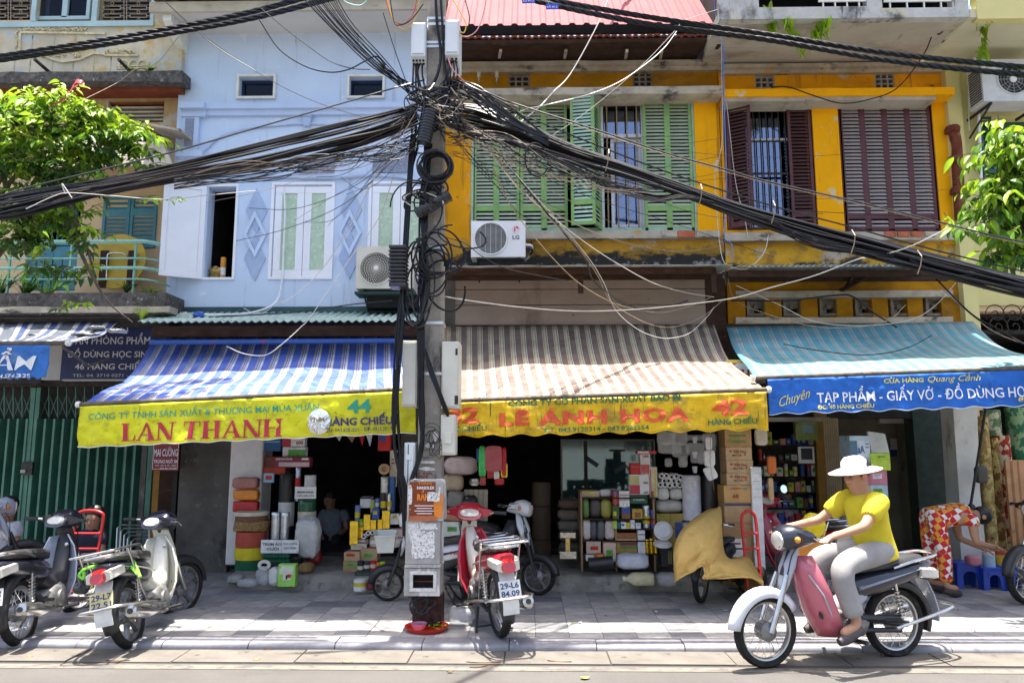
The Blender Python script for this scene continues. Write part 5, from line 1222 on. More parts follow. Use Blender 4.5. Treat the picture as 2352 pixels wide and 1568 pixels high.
# single lines
for pts,r,m,lab in(
    ([(-60,470,7),(60,432,7),(250,386,7),(420,343,7),(588,294,7.05),(760,245,7.1),(900,204,7.15),(975,184,YPOLE-.1)],.009,m_blk2,"single straight cable above the left bundle"),
    ([(1040,190,YPOLE),(1100,205,7.1),(1176,236,7.1),(1351,292,7.1),(1526,350,7.1),(1676,392,7.1),(1764,417,7.1),(2014,474,7.1),(2264,537,7.1),(2420,570,7.1)],.009,m_blk2,"single cable running right above the bundle past the maroon shutters"),
    ([(1040,200,YPOLE),(1176,241,7.12),(1351,297,7.12),(1526,354,7.12),(1764,421,7.12),(2014,478,7.12),(2264,541,7.12),(2420,574,7.12)],.006,m_tanw,"pale cable lashed beside the upper right single cable"),
    ([(1030,215,YPOLE),(1176,256,7.1),(1351,326,7.1),(1526,393,7.1),(1764,470,7.1),(1950,520,7.1),(2150,575,7.1),(2420,640,7.1)],.008,m_blk,"single black cable just above the right bundle"),
    ([(150,445,6.95),(142,422,6.95),(155,440,6.95),(165,455,6.96)],.008,m_whw,"white cable end hooked over the left bundle"),
    ([(60,480,6.9),(120,452,6.9),(160,443,6.9),(260,450,7.0),(380,458,7.2),(480,448,7.4),(588,438,7.6)],.006,m_whw,"pale wire looping from the left bundle across the open window"),
    ([(595,45,7.1),(640,112,7.1),(700,152,7.1),(755,166,7.1),(800,160,7.1),(840,140,7.1),(865,130,7.1),(885,150,7.1)],.007,m_blk,"slack black loop below the roof edge of the blue house"),
    ([(600,20,7.15),(660,70,7.15),(710,108,7.15),(760,142,7.15),(810,158,7.15),(850,160,7.15)],.005,m_blk2,"thin slack wire below the roof edge of the blue house"),
    ([(440,60,8),(520,120,8),(640,195,8),(740,240,8),(830,268,7.6)],.004,m_blk2,"thin wire sloping across the small window of the blue house"),
    ([(880,30,7.2),(905,110,7.2),(935,195,7.15)],.005,m_blk,"steep thin wire down to the pole head"),
    ([(375,0,7.6),(440,60,7.8),(500,110,7.9),(588,164,8)],.005,m_blk2,"thin wire crossing the corner of the limewashed house"),
    ([(410,85,10),(360,145,10),(310,160,10),(270,190,10),(195,228,9.6)],.007,m_tanw,"pale rope slung across the old parapet to the tree"),
    ([(1012,676,YPOLE),(1040,684,7.4),(1176,703,7.8),(1326,714,8.2),(1476,709,8.5),(1626,693,8.7),(1700,681,8.6),(1764,662,8.4),(1870,633,8.2),(1968,596,8),(2010,590,7.6),(2090,566,7),(2176,525,6.9)],.009,m_whw,"long white wire running from the pole to the right house front"),
    ([(1120,330,YPOLE-.1),(1176,416,7.6),(1226,460,8),(1301,505,8.6),(1401,547,9.2),(1501,572,9.8),(1576,577,10.1),(1651,567,10.4)],.008,m_tanw,"tan wire swinging under the green shutters to the yellow pillar"),
    ([(1130,380,YPOLE-.1),(1176,477,7.6),(1251,572,8),(1326,647,8.5),(1401,692,8.9),(1463,710,9.2),(1526,717,9.4),(1601,697,9.7),(1633,682,9.8)],.008,m_tanw,"steep tan wire sagging over the boarded panel"),
    ([(1125,350,YPOLE-.1),(1191,432,7.6),(1276,504,8.2),(1351,562,8.8),(1426,610,9.1),(1501,650,9.4),(1576,672,9.7),(1640,682,9.9)],.008,m_whw,"pale wire running straight to the corner of the boarded panel"),
    ([(1130,345,YPOLE-.1),(1200,440,7.6),(1320,560,8.2),(1371,630,8.6),(1401,690,8.8),(1451,725,9.1),(1501,747,9.3),(1551,750,9.5),(1613,727,9.7),(1663,687,9.9)],.007,m_tanw,"tan wire hanging in a deep loop above the mauve awning"),
    ([(1140,350,YPOLE-.1),(1330,565,8.2),(1383,642,8.6),(1413,710,8.8),(1463,755,9),(1513,775,9.1),(1551,775,9.2),(1588,762,9.4),(1626,725,9.6),(1640,705,9.7)],.006,m_whw,"lowest white wire loop over the mauve awning"),
    ([(1135,340,YPOLE-.12),(1240,470,7.8),(1340,590,8.3),(1360,640,8.5),(1395,672,8.7),(1440,700,9),(1500,712,9.3),(1580,690,9.6)],.01,m_blk2,"dark twisted drop wire beside the tan wires"),
    ([(1560,64,8),(1526,110,7.9),(1480,150,7.7),(1420,190,7.5),(1350,218,7.3),(1260,240,7.2),(1200,254,7.15),(1176,275,7.1)],.008,m_whw,"white wire curving from the upper right cables down to the pole"),
    ([(1400,-10,7.6),(1370,62,7.5),(1310,170,7.4),(1270,212,7.3),(1240,245,7.2),(1190,285,7.1)],.009,m_whw,"straight white wire from the top edge down to the pole"),
    ([(1655,20,9.3),(1570,48,8.4),(1555,66,8.2),(1480,145,7.9),(1400,215,7.7),(1330,270,7.5),(1270,310,7.3)],.004,m_whw,"fine white wire crossing the green shutters"),
    ([(2182,-5,9.4),(2178,50,9.5),(2160,78,9.6),(2143,80,9.7),(2120,128,9.8),(2060,203,10),(1990,230,10),(1930,237,10),(1870,220,10.1),(1810,200,10.2),(1772,201,10.4)],.009,m_blk,"black wire drooping below the grey balcony to the air vent"),
    ([(1645,0,9.6),(1652,60,9.7),(1660,130,10),(1664,250,10.3),(1668,420,10.3),(1664,540,10.3),(1680,560,10.2),(1682,600,10.2)],.009,mat("cable_blue",(.12,.22,.6),.5),"blue conduit wire down the corner between the ochre houses"),
    ([(1650,10,9.5),(1656,80,9.6),(1658,190,10.2),(1660,310,10.3),(1650,370,10.3),(1642,400,10.3),(1646,480,10.3),(1652,550,10.2),(1662,600,10),(1685,615,9.8),(1720,615,9.8),(1755,580,9.9),(1765,540,10)],.009,m_whw,"white wire dropping beside the blue conduit in a low loop"),
    ([(1668,230,10.3),(1676,300,10.3),(1690,420,10.3),(1710,500,10.3),(1718,545,10.2)],.007,m_whw,"white wire down the half-open maroon shutter"),
    ([(1640,0,9.4),(1648,70,9.5),(1662,110,9.6),(1668,150,9.9),(1655,180,10.1)],.006,mat("cable_blue",(.12,.22,.6),.5),"short blue wire loop beside the pink roof corner"),
    ([(1672,640,9.9),(1690,690,10),(1760,720,9.6),(1860,748,9.2),(1960,752,9),(2040,735,9),(2080,700,9.4)],.006,m_tanw,"tan wire drooping over the light blue awning"),
    ([(1690,655,9.9),(1790,700,9.8),(1870,738,9.5),(1980,748,9.3),(2090,735,9.4),(2150,700,9.8),(2195,650,10.2)],.006,m_whw,"pale wire looping across the row of vent blocks"),
    ([(1680,690,10),(1800,690,9.8),(1920,678,9.8),(1960,682,9.8),(2010,720,9.6),(2060,752,9.4)],.012,m_blk,"thick black wire bent over the row of vent blocks"),
    ([(1800,790,9.3),(1880,805,8.9),(1990,815,8.8),(2080,800,9.0),(2140,770,9.6)],.006,m_blk,"dark wire lying over the light blue awning"),
    ([(2150,640,9.9),(2230,720,9.4),(2290,755,9.0),(2352,790,8.6),(2420,820,8.4)],.012,m_blk,"black cables dropping to the right edge over the awning"),
    ([(2160,660,9.9),(2240,730,9.4),(2300,770,9.0),(2420,812,8.4)],.008,m_tanw,"tan cable dropping to the right edge over the awning"),
    ([(870,392,7.3),(780,560,7.8),(720,640,8.4),(660,690,9.3),(640,692,9.5),(615,712,9.6),(588,720,9.7),(560,708,9.9)],.007,m_whw,"white wire running down past the middle window of the blue house"),
    ([(905,400,7.3),(870,500,7.6),(800,600,8.2),(715,725,9.2),(690,752,9.3),(650,788,9.1),(610,815,9.0),(560,812,9.1),(520,795,9.4)],.007,m_whw,"white wire slanting over the green corrugated canopy to the striped awning"),
    ([(900,690,9.5),(800,700,9.6),(700,715,9.7),(600,722,9.8),(480,728,9.9)],.008,m_blk,"black wire lying along the green corrugated canopy"),
    ([(1025,545,YPOLE-.1),(1070,560,7.5),(1110,590,8),(1176,620,8.6),(1330,650,9.2)],.005,m_blk2,"thin wire from the pole across the timber canopy")):
    cable(pts,r,m,lab)
for k in range(34): # fine drops from the tangle to the house fronts
    a=random.random();x1_=rnd(1150,2250)if k%3 else rnd(420,860);y1_=rnd(300,600);Y1=10.58 if k%3 else 10.39;x0_=1040 if k%3 else 930;y0_=rnd(250,360)
    cable([(x0_,y0_,7.1),(lerp(x0_,x1_,.35),lerp(y0_,y1_,.35)+rnd(10,50),8.2),(lerp(x0_,x1_,.7),lerp(y0_,y1_,.7)+rnd(10,60),9.2),(x1_,y1_,Y1)],rnd(.0022,.0045),random.choice((m_blk2,m_blk,m_tanw)),"hair-thin drop wire from the pole to the house fronts","hair-thin drop wires")
for i,(pts,m,lab)in enumerate((
    ([(888,-8,7.2),(900,40,7.2),(915,62,7.2),(935,66,7.2),(955,40,7.2),(966,-6,7.2)],mat("wire_yellow",(.6,.4,.03),.5),"yellow wire loop left of the pole top"),
    ([(884,-8,7.22),(897,35,7.22),(910,52,7.22),(930,54,7.22),(950,30,7.22),(958,-6,7.22)],mat("wire_red",(.5,.04,.05),.5),"red wire loop left of the pole top"),
    ([(895,-8,7.18),(905,50,7.18),(920,58,7.18),(945,45,7.18),(972,10,7.18)],m_blk,"black wire loop left of the pole top"),
    ([(1036,-8,7.2),(1058,30,7.2),(1070,55,7.2),(1066,75,7.2),(1055,72,7.2)],mat("wire_yellow",(.6,.4,.03),.5),"yellow wire loop right of the pole top"),
    ([(1066,-8,7.22),(1078,40,7.22),(1072,68,7.22),(1056,78,7.22)],m_blk,"black wire loop right of the pole top"),
    ([(1118,-8,7.25),(1108,40,7.25),(1095,70,7.25),(1075,84,7.25),(1055,82,7.2)],mat("wire_pink",(.6,.25,.27),.5),"pink wire curving to the right cabinet"),
    ([(780,-8,7.2),(800,8,7.2),(830,12,7.2),(850,-8,7.2)],mat("wire_teal",(.2,.5,.45),.5),"teal wire looping at the top edge"),
    ([(1028,130,YPOLE-.15),(1040,160,YPOLE-.2),(1075,195,YPOLE-.2),(1100,215,YPOLE-.2)],mat("wire_pink",(.6,.25,.27),.5),"reddish wire leaving the right cabinet"))):cable(pts,.006,m,lab)
t_=math.cos(SUN_EL)/math.sin(SUN_EL)*8.6;g0,g1=G(1330,1440,0),G(960,1610,0);b=MB();sx=Vector((math.sin(SUN_AZ)*t_,math.cos(SUN_AZ)*t_,8.6));b.tube([g0+(g0-g1)*1.4+sx,g0+sx,g1+sx,g1+(g1-g0)*4+sx],.03,6);b.build("overhead_cable",m_blk,label="cable crossing high over the street whose shadow slants over the asphalt",cat="cable")
# splice cases
def ribbed(label,a,c,r,n,Y,box=False):
    A,C=P(*a,Y),P(*c,Y);ax=(C-A);L=ax.length;t=thing("splice_case",label,"splice case",tuple(C));b=MB()
    b.lathe([(r*.5,0),(r*.9,.01),(r*.9,L-.01),(r*.5,L)],A,ax,14);b.build("body",m_sleeve,t,smooth=50)
    for i in range(n):
        b=MB();h=L*(i+.6)/(n+.3);b.lathe([(r*.9,h),(r*1.02,h+.004),(r*1.02,h+L/n*.45),(r*.9,h+L/n*.5)],A,ax,14);b.build("rib",m_sleeve,t,smooth=50)
    return t
ribbed("black ribbed splice case hanging at the pole head",(991,253),(972,330),.075,11,YPOLE-.3)
ribbed("black ribbed splice case slanting across the pole below the coils",(955,492),(1035,448),.06,8,YPOLE-.25)
sb=thing("splice_box","black ribbed box hanging on cables in front of the ivory air conditioner","splice case",tuple(P(912,656,7.1)))
bx("body",m_sleeve,sb,899,568,927,650,7.06,.14,bevel=.01)
for k in range(9):bx("rib",m_sleeve,sb,892,573+k*8.6,932,577+k*8.6,7.03,.19,bevel=.003)
bx("cap",m_sleeve,sb,893,562,932,569,7.03,.19,bevel=.004);bx("cap",m_sleeve,sb,893,648,932,657,7.03,.19,bevel=.004)
# coils and loops
def loop(cx,cy,rx,ry,rot,Y,r,m,label,group,turns=1.0,wob=.1):
    pts=[];n=int(30*turns);ph=rnd(0,6.28);c=P(cx,cy,Y);k=Y/FPX
    for i in range(n+1):
        a=i/30*2*math.pi+ph;q=1+wob*noise.noise((a*.7,cx,cy));x,z=rx*q*math.cos(a),ry*q*math.sin(a)
        pts.append(c+Vector(((x*math.cos(rot)-z*math.sin(rot))*k,.05*math.sin(a*.5+ph),(x*math.sin(rot)+z*math.cos(rot))*k)))
    b=MB();b.tube(pts,r,5);b.build("cable_loop",m,smooth=60,label=label,cat="cable",group=group)
for k in range(12):loop(1002+rnd(-4,4),382+rnd(-5,5),rnd(26,42),rnd(30,42),rnd(-.4,.4),YPOLE-.2-rnd(0,.1),.009,random.choice((m_blk,m_blk,m_blk2)),"black cable coil hanging on the upper pole","coil on the upper pole",1.2)
for k in range(10):loop(985+rnd(-20,20),440+rnd(-20,20),rnd(18,45),rnd(18,36),rnd(-.6,.6),YPOLE-.2-rnd(0,.12),rnd(.006,.01),random.choice((m_blk,m_blk,m_whw)),"tangled cable loop below the coil","tangle below the coil",rnd(.7,1.1),.3)
for k in range(9):loop(998+rnd(-20,25),615+rnd(-35,35),rnd(30,58),rnd(34,62),rnd(-.5,.5),YPOLE-.18-rnd(0,.1),rnd(.007,.011),m_blk,"loose black cable loop round the middle of the pole","loops at the middle of the pole",rnd(.8,1.1),.2)
for k in range(7):loop(957+rnd(-8,12),650+rnd(-20,30),rnd(18,34),rnd(75,100),rnd(-.1,.1),YPOLE-.2-rnd(0,.1),rnd(.008,.011),m_blk2,"long hanging cable loop left of the pole","long loops left of the pole",.9,.2)
loop(955,475,62,68,.2,YPOLE-.3,.008,m_blk,"wide black cable loop left of the pole above the ivory air conditioner",None,.75,.05)
loop(1062,545,58,28,-.25,YPOLE-.3,.008,m_blk,"wide flat cable loop in front of the white air conditioner",None,.8,.05)
loop(1232,370,28,42,.1,7.05,.008,m_blk,"oval cable loop hanging on the right bundle",None,.95,.05)
for k in range(8):loop(990+rnd(-10,10),1010+rnd(-15,20),rnd(10,26),rnd(16,34),rnd(-.5,.5),YPOLE-.17-rnd(0,.05),.003,m_blk,"thin wire tangle on the lower pole","thin wire tangle on the lower pole",1,.4)
for k in range(6):loop(965+rnd(-4,10),1385+rnd(-6,8),rnd(12,24),rnd(10,22),rnd(-.4,.4),Yc+.02+rnd(0,.06),.008,m_blk2,"loose grey cable coil under the old cabinet","coil under the old cabinet",.8,.3)
# cables running down the pole
for k in range(9):cable([(950+rnd(-8,12),300+rnd(-20,40),YPOLE-.15),(938+rnd(-7,7),430,YPOLE-.2),(930+rnd(-7,7),600,YPOLE-.2),(918+rnd(-8,8),760,YPOLE-.22),(910+rnd(-8,8),900,YPOLE-.22),(912+rnd(-8,10),1020,YPOLE-.22),(922+rnd(-6,12),1120,YPOLE-.24),(934+rnd(-8,10),1200,YPOLE-.2),(950+rnd(-5,5),1380,YPOLE-.1)],rnd(.009,.014),m_blk,"black cable running down the left side of the pole","cables down the left of the pole")
for k in range(8):cable([(985+rnd(-10,10),330,YPOLE-.18),(972+rnd(-10,12),480,YPOLE-.17),(968+rnd(-9,12),640,YPOLE-.17),(966+rnd(-8,8),800,YPOLE-.17),(968+rnd(-6,7),940,YPOLE-.17),(964+rnd(-5,7),1030,YPOLE-.18),(948+rnd(-5,6),1090,YPOLE-.19),(932+rnd(-5,5),1150,YPOLE-.2),(930+rnd(-4,4),1230,YPOLE-.2)],rnd(.009,.014),m_blk,"black cable running down the front of the pole","cables down the front of the pole")
for k in range(3):cable([(975,800,YPOLE-.18),(985+k*4,850,YPOLE-.2),(1005+k*3,900,YPOLE-.24),(1022+k*3,945,YPOLE-.22),(1028,955,YPOLE-.2)],.012,m_blk,"thick black cable branching to the small ivory fuse box","cables branching to the fuse box")
for k in range(5):cable([(950+k*5,142,YPOLE-.1),(945+k*6+rnd(-5,5),170,YPOLE-.15),(950+k*7,215,YPOLE-.15),(970+k*3,240,YPOLE-.15)],.01,m_blk,"black cable leaving the left junction cabinet","cables leaving the left junction cabinet")
for k in range(5):cable([(1026+k*5,140,YPOLE-.1),(1024+k*6+rnd(-5,5),165,YPOLE-.15),(1016+k*7,205,YPOLE-.15),(1010+k*3,235,YPOLE-.15)],.01,m_blk,"black cable leaving the right junction cabinet","cables leaving the right junction cabinet")
cable([(1000,-10,YPOLE-.16),(1004,60,YPOLE-.16),(1012,120,YPOLE-.15),(1005,170,YPOLE-.18),(985,210,YPOLE-.18)],.016,m_blk,"thick black cable down the front of the pole top");cable([(1012,-10,YPOLE-.12),(1016,60,YPOLE-.13),(1020,140,YPOLE-.13),(1030,200,YPOLE-.13)],.014,m_blk,"second thick cable beside the right junction cabinet")
for k in range(16): # arching cables off the right of the pole head
    cable([(1000+rnd(-10,20),215+rnd(-15,25),YPOLE-.16),(1040+rnd(-8,12),190+rnd(-8,20),YPOLE-.14),(1085+rnd(-10,20),210+rnd(-12,25),7.1),(1150+rnd(-10,30),262+rnd(-20,20),7.08),(1260,325+rnd(-14,14),7.1)],rnd(.006,.01),random.choice((m_blk,m_blk,m_blk2)),"black cable arching off the right side of the pole head","arching cables right of the pole head")
# ties on the bundles
for px,py in((1395,360),(1605,440),(1770,478),(1950,545),(2100,592)):
    b=MB();c=P(px,py+10,7.02);b.tube([c+Vector((.012,-.05,.1)),c+Vector((0,-.14,.02)),c+Vector((-.01,-.13,-.06)),c+Vector((-.03,-.1,-.14))],.005,4);b.build("cable_tie",m_tanw,label="pale tie wrapped round the right bundle",cat="cable tie",group="ties on the right bundle")

# ================================================================ MOTORBIKES
m_tyre=mat("tyre_rubber",(.022,.021,.02),.85,var=.3,scale=20,bump=.3,bscale=90,layers=[((.1,.09,.08),12,.6,.75)]);m_rim=mat("rim_steel",(.5,.5,.5),.3,.9,var=.1);m_chr=mat("chrome_worn",(.55,.54,.52),.22,.95,var=.1,scale=12,layers=[((.25,.16,.1),16,.64,.72)])
m_mblk=mat("bike_black_plastic",(.02,.02,.022),.45,var=.15,scale=8);m_eng=mat("engine_alloy",(.2,.2,.2),.5,.6,var=.3,scale=14,layers=[((.04,.035,.03),9,.54,.68)]);m_seat=mat("seat_vinyl",(.03,.03,.032),.5,var=.2,scale=14,bump=.3,bscale=80)
m_lensr=mat("lens_red",(.42,.008,.01),.12,var=.1,coat=1);m_lensc=mat("lens_clear",(.6,.57,.5),.1,coat=1);m_lenso=mat("lens_amber",(.75,.27,.02),.15,coat=1)
m_plate=mat("plate_white",(.62,.63,.6),.5,var=.1,scale=14);m_platey=mat("plate_yellowed",(.55,.47,.22),.5,var=.2,scale=9);m_mirror=mat("mirror_glass",(.8,.82,.85),.02,1,var=0)
def paint(n,c):return mat("paint_"+n,c,.3,var=.06,scale=5,coat=.6,layers=[(tuple(q*.6+.03 for q in c),9,.62,.8)])
def se(x,z,hw,hh,n=12,p=2.6,tilt=0):
    r=[]
    for i in range(n):
        a=2*math.pi*i/n;c,s=math.cos(a),math.sin(a);dy=hw*math.copysign(abs(c)**(2/p),c);dz=hh*math.copysign(abs(s)**(2/p),s)
        r.append(Vector((x-dz*math.sin(tilt),dy,z+dz*math.cos(tilt))))
    return r
def bike(label,rear,head,main,second=None,lean=0,steer=0,wheel='spoke',plate=None,platem=None,rack=False,mirrors=False,scale=1.0,front_only=False,r=.285,basket=False,shield=None,z=None,name="motorbike",crash=False,scooter=False,stand='side',fend=None,brand=None):
    """step-through motorbike; rear = world point under the rear wheel, head = heading (radians from +X); built along local +x"""
    main=main;second=second or m_mblk;shield=shield or main;WB=1.22*(.9 if scooter else 1)
    d=Vector((math.cos(head),math.sin(head),0));o=Vector(rear);zz=(z if z is not None else o.z)
    t=thing(name,label,"motorbike",(o.x,o.y,zz),group="motorbikes");t.rotation_euler=(lean,-math.atan2(SWZ if o.y<KERB and(o+d*WB).y>KERB else 0,WB),head);t.rotation_mode='XYZ'
    t.rotation_euler=(Matrix.Rotation(head,3,'Z')@Matrix.Rotation(-math.atan2(SWZ if o.y<KERB and(o+d*WB).y>KERB else 0,WB),3,'Y')@Matrix.Rotation(lean,3,'X')).to_euler();t.scale=(scale,)*3;ORG[t]=Vector((0,0,0))
    ax=Vector((-.45,0,1)).normalized();hp=Vector((WB-.2,0,.78));MS=Matrix.Translation(hp)@Matrix.Rotation(steer,4,ax)@Matrix.Translation(-hp);I=Matrix()
    def mk(b,n,m,M=I,p=None,sm=45,**k):b.xform(M);return b.build(n,m,p or t,smooth=sm,local=True,**k)
    def whl(cx,M,rr):
        w=mk(MB().lathe([(rr*.8,-.03),(rr*.93,-.04),(rr*.985,-.024),(rr,0),(rr*.985,.024),(rr*.93,.04),(rr*.8,.03),(rr*.78,0),(rr*.8,-.03)],(cx,0,rr),(0,1,0),32,caps=False),"wheel",m_tyre,M)
        mk(MB().lathe([(rr*.82,-.026),(rr*.75,-.02),(rr*.72,0),(rr*.75,.02),(rr*.82,.026)],(cx,0,rr),(0,1,0),32,caps=False),"rim",m_rim if wheel=='spoke' else main if False else m_eng,M,w)
        mk(MB().lathe([(.02,-.07),(.05,-.05),(.075,-.045),(.075,.045),(.05,.05),(.02,.07)],(cx,0,rr),(0,1,0),16),"hub",m_eng,M,w)
        b=MB()
        if wheel=='spoke':
            for i in range(28):
                a=i*2*math.pi/28;e=a+(.5 if i%2 else-.5);s=.03 if(i//2)%2 else-.03
                b.tube([(cx+.07*math.cos(e),s,rr+.07*math.sin(e)),(cx+rr*.76*math.cos(a),0,rr+rr*.76*math.sin(a))],.0022,3,False)
            mk(b,"spokes",m_rim,M,w,kind='stuff')
        else:
            for i in range(6):
                a=i*math.pi/3+.2;b=MB();c_,s_=math.cos(a),math.sin(a)
                b.loft([[(cx+c_*q-s_*u,v,rr+s_*q+c_*u)for u,v in((-w_,-.02),(w_,-.02),(w_,.02),(-w_,.02))]for q,w_ in((.05,.022),(rr*.5,.012),(rr*.76,.022))]);mk(b,"spoke",m_eng,M,w)
        return w
    def fender(cx,rr,a0,a1,hw,M,m,n="fender",lift=.03):
        b=MB();k=14;rings=[]
        for i in range(k+1):
            a=lerp(a0,a1,i/k);w_=hw*(1-.35*abs(2*i/k-1)**3);q=[]
            for u,dr in((-1,-.05),(-.85,.0),(-.4,.022),(.4,.022),(.85,0),(1,-.05)):q.append(Vector((cx+(rr+lift+dr)*math.cos(a),u*w_,rr+(rr+lift+dr)*math.sin(a))))
            rings.append(q)
        b.grid(lambda u,v:rings[round(v*k)][round(u*5)],5,k);return mk(b,n,m,M,solid=.004,sm=70)
    # front end
    rf=r if not scooter else r
    whl(WB,MS,rf);fender(WB,rf,R(5),R(150),.065,MS,fend or(shield if not scooter else second),"front_fender")
    for s in(-1,1):
        b=MB();b.tube([(WB,s*.075,rf),(WB-.1,s*.075,rf+.26),(WB-.17,s*.06,.72)],[.022,.022,.018],8);mk(b,"fork_leg",m_chr if not scooter else m_mblk,MS)
    b=MB();b.tube([(WB-.18,0,.7),(WB-.25,0,.86),(WB-.3,0,.98)],.028,8);mk(b,"steering_column",m_mblk,MS)
    hx,hz=WB-.3,1.0
    for s in(-1,1):
        b=MB();b.tube([(hx,s*.05,hz),(hx-.01,s*.16,hz+.01),(hx-.07,s*.3,hz+.02),(hx-.09,s*.35,hz+.02)],.011,6);h=mk(b,"handlebar",m_chr,MS)
        b=MB();b.tube([(hx-.06,s*.25,hz+.018),(hx-.1,s*.37,hz+.02)],.018,8);mk(b,"grip",m_mblk,MS,h)
        b=MB();b.tube([(hx-.0,s*.2,hz+.03),(hx+.0,s*.27,hz+.015),(hx-.05,s*.37,hz+.0)],.006,5);mk(b,"lever",m_chr,MS,h)
        if mirrors:
            b=MB();b.tube(catmull([(hx-.01,s*.2,hz+.02),(hx+.0,s*.23,hz+.08),(hx-.02,s*.28,hz+.12)],4),.005,5);q=mk(b,"mirror_stem",m_mblk,MS,h)
            b=MB();b.lathe([(.02,-.014),(.055,-.006),(.06,.004),(.052,.006)],(hx-.02,s*.29,hz+.16),(-1,0,.15),16);mk(b,"mirror",m_mblk,MS,h)
            b=MB();b.lathe([(.05,0),(.05,.002)],(hx-.028,s*.29,hz+.161),(-1,0,.15),16);mk(b,"mirror_glass",m_mirror,MS,h)
    b=MB();b.loft([se(hx+.17,hz-.02,.055,.055),se(hx+.14,hz-.01,.1,.09),se(hx+.06,hz+.01,.14,.1,tilt=-.15),se(hx-.02,hz+.015,.15,.09,tilt=-.4),se(hx-.09,hz+.0,.12,.065,tilt=-.6)]);cw=mk(b,"handlebar_cowl",main,MS)
    for s in(-1,1):b=MB();b.loft([[(hx+.0+dx,s*y_,hz+.012+dz)for dx,dz in((-.045*k,-.03*k),(.05*k,-.03*k),(.05*k,.035*k),(-.045*k,.035*k))]for y_,k in((.08,1.5),(.16,1.2),(.23,.7))]);mk(b,"cowl_wing",main,MS,cw)
    b=MB();b.loft([se(hx-.08,hz+.01,.1,.05,tilt=-.6),se(hx-.1,hz+.012,.085,.036,tilt=-.6)]);mk(b,"instrument_glass",m_lensc,MS,cw)
    b=MB();b.lathe([(.075,0),(.07,.02),(.03,.035)],(hx+.15,0,hz-.02),(1,0,-.15),16);mk(b,"headlight",m_lensc,MS,cw)
    for s in(-1,1):b=MB();b.lathe([(.022,0),(.026,.02),(.012,.035)],(hx+.06,s*.13,hz-.0),(.8,s*.6,0),10);mk(b,"turn_signal",m_lenso,MS,cw)
    if front_only:pass
    # front cover, leg shield and middle
    b=MB();b.loft([se(WB-.16,.6,.05,.06),se(WB-.19,.7,.1 if scooter else.085,.09),se(WB-.25,.82,.11 if scooter else.085,.09),se(WB-.29,.93,.075,.06)]);mk(b,"front_cover",second if not scooter else main)
    b=MB();rings=[]
    for u,zz_,hw,bul in((WB-.27,.86,.085,.0),(WB-.3,.74,.15,.02),(WB-.36,.58,.19,.04),(WB-.42,.42,.19,.05),(WB-.47,.3,.15,.04),(WB-.5,.22,.1,.02)):
        rings.append([Vector((u-.1*k*k-(.03 if abs(k)==1 else 0)+bul*(1-k*k),hw*k,zz_))for k in(-1,-.75,-.45,0,.45,.75,1)])
    b.grid(lambda u,v:rings[round(v*5)][round(u*6)],6,5);mk(b,"leg_shield",shield,solid=.012,sm=70)
    for s in(-1,1):b=MB();b.lathe([(.012,0),(.03,.004),(.032,.008)],(WB-.42,s*.12,.4),(-1,0,.3),12);mk(b,"shield_vent",m_mblk);b=MB();b.tube([(WB-.33,s*.13,.72),(WB-.43,s*.17,.56),(WB-.5,s*.165,.4)],.007,5);mk(b,"trim_strip",second)
    b=MB();b.lathe([(.018,0),(.018,.008),(.008,.012)],(WB-.36,-.05,.76),(-1,0,.2),10);mk(b,"key_switch",m_chr)
    for s in(-1,1):b=MB();b.tube(catmull([(hx,s*.1,hz-.02),(hx+.1,s*.1,hz-.12),(WB-.16,s*.06,.66),(WB-.06,s*.06,.45)],4),.005,4);mk(b,"control_cable",m_mblk,MS)
    b=MB();b.loft([se(WB-.3,.8,.06,.07),se(WB-.37,.62,.075,.1),se(WB-.46,.46,.08,.09),se(WB-.62,.4,.08,.08),se(WB-.78,.48,.09,.1),se(WB-.9,.56,.1,.1)]);mk(b,"centre_cover",second)
    # seat and tail
    b=MB();b.loft([se(.5,.7,.06,.03),se(.42,.735,.1,.045),se(.25,.755,.125,.05),se(.05,.775,.13,.05),se(-.13,.79,.12,.045),se(-.26,.8,.085,.03),se(-.3,.8,.04,.015)]);mk(b,"seat",m_seat)
    b=MB();b.loft([se(.48,.56,.07,.1),se(.32,.6,.12,.105),se(.1,.64,.135,.095),se(-.15,.69,.12,.075),se(-.3,.72,.09,.05),se(-.36,.73,.06,.03)]);mk(b,"side_fairing",main)
    b=MB();b.loft([se(.4,.585,.129,.02),se(.1,.655,.142,.018),se(-.2,.715,.112,.014)]);mk(b,"fairing_stripe",second)
    b=MB();b.loft([se(-.3,.69,.085,.06,tilt=-.3),se(-.37,.68,.075,.066,tilt=-.3),se(-.43,.665,.055,.045,tilt=-.3)]);tl=mk(b,"tail_light",m_lensr)
    for s in(-1,1):b=MB();b.loft([[(x,s*(y_+dy),z_+dz)for dy,dz in((-.028,-.045),(.018,-.03),(.018,.03),(-.028,.045))]for x,y_,z_ in((-.2,.115,.69),(-.32,.105,.68),(-.4,.08,.668))]);mk(b,"tail_indicator",m_lensc,I,tl)
    fender(0,r,R(62),R(196),.075,I,m_mblk,"rear_fender",.055)
    b=MB();b.loft([[(x,y_,z_)for y_ in(-.07,.07)]+[(x-.012,y_,z_-.006)for y_ in(.07,-.07)]for x,z_ in((-.3,.62),(-.36,.5),(-.4,.36),(-.39,.28))]);mk(b,"mudguard",second if not rack else m_plate)
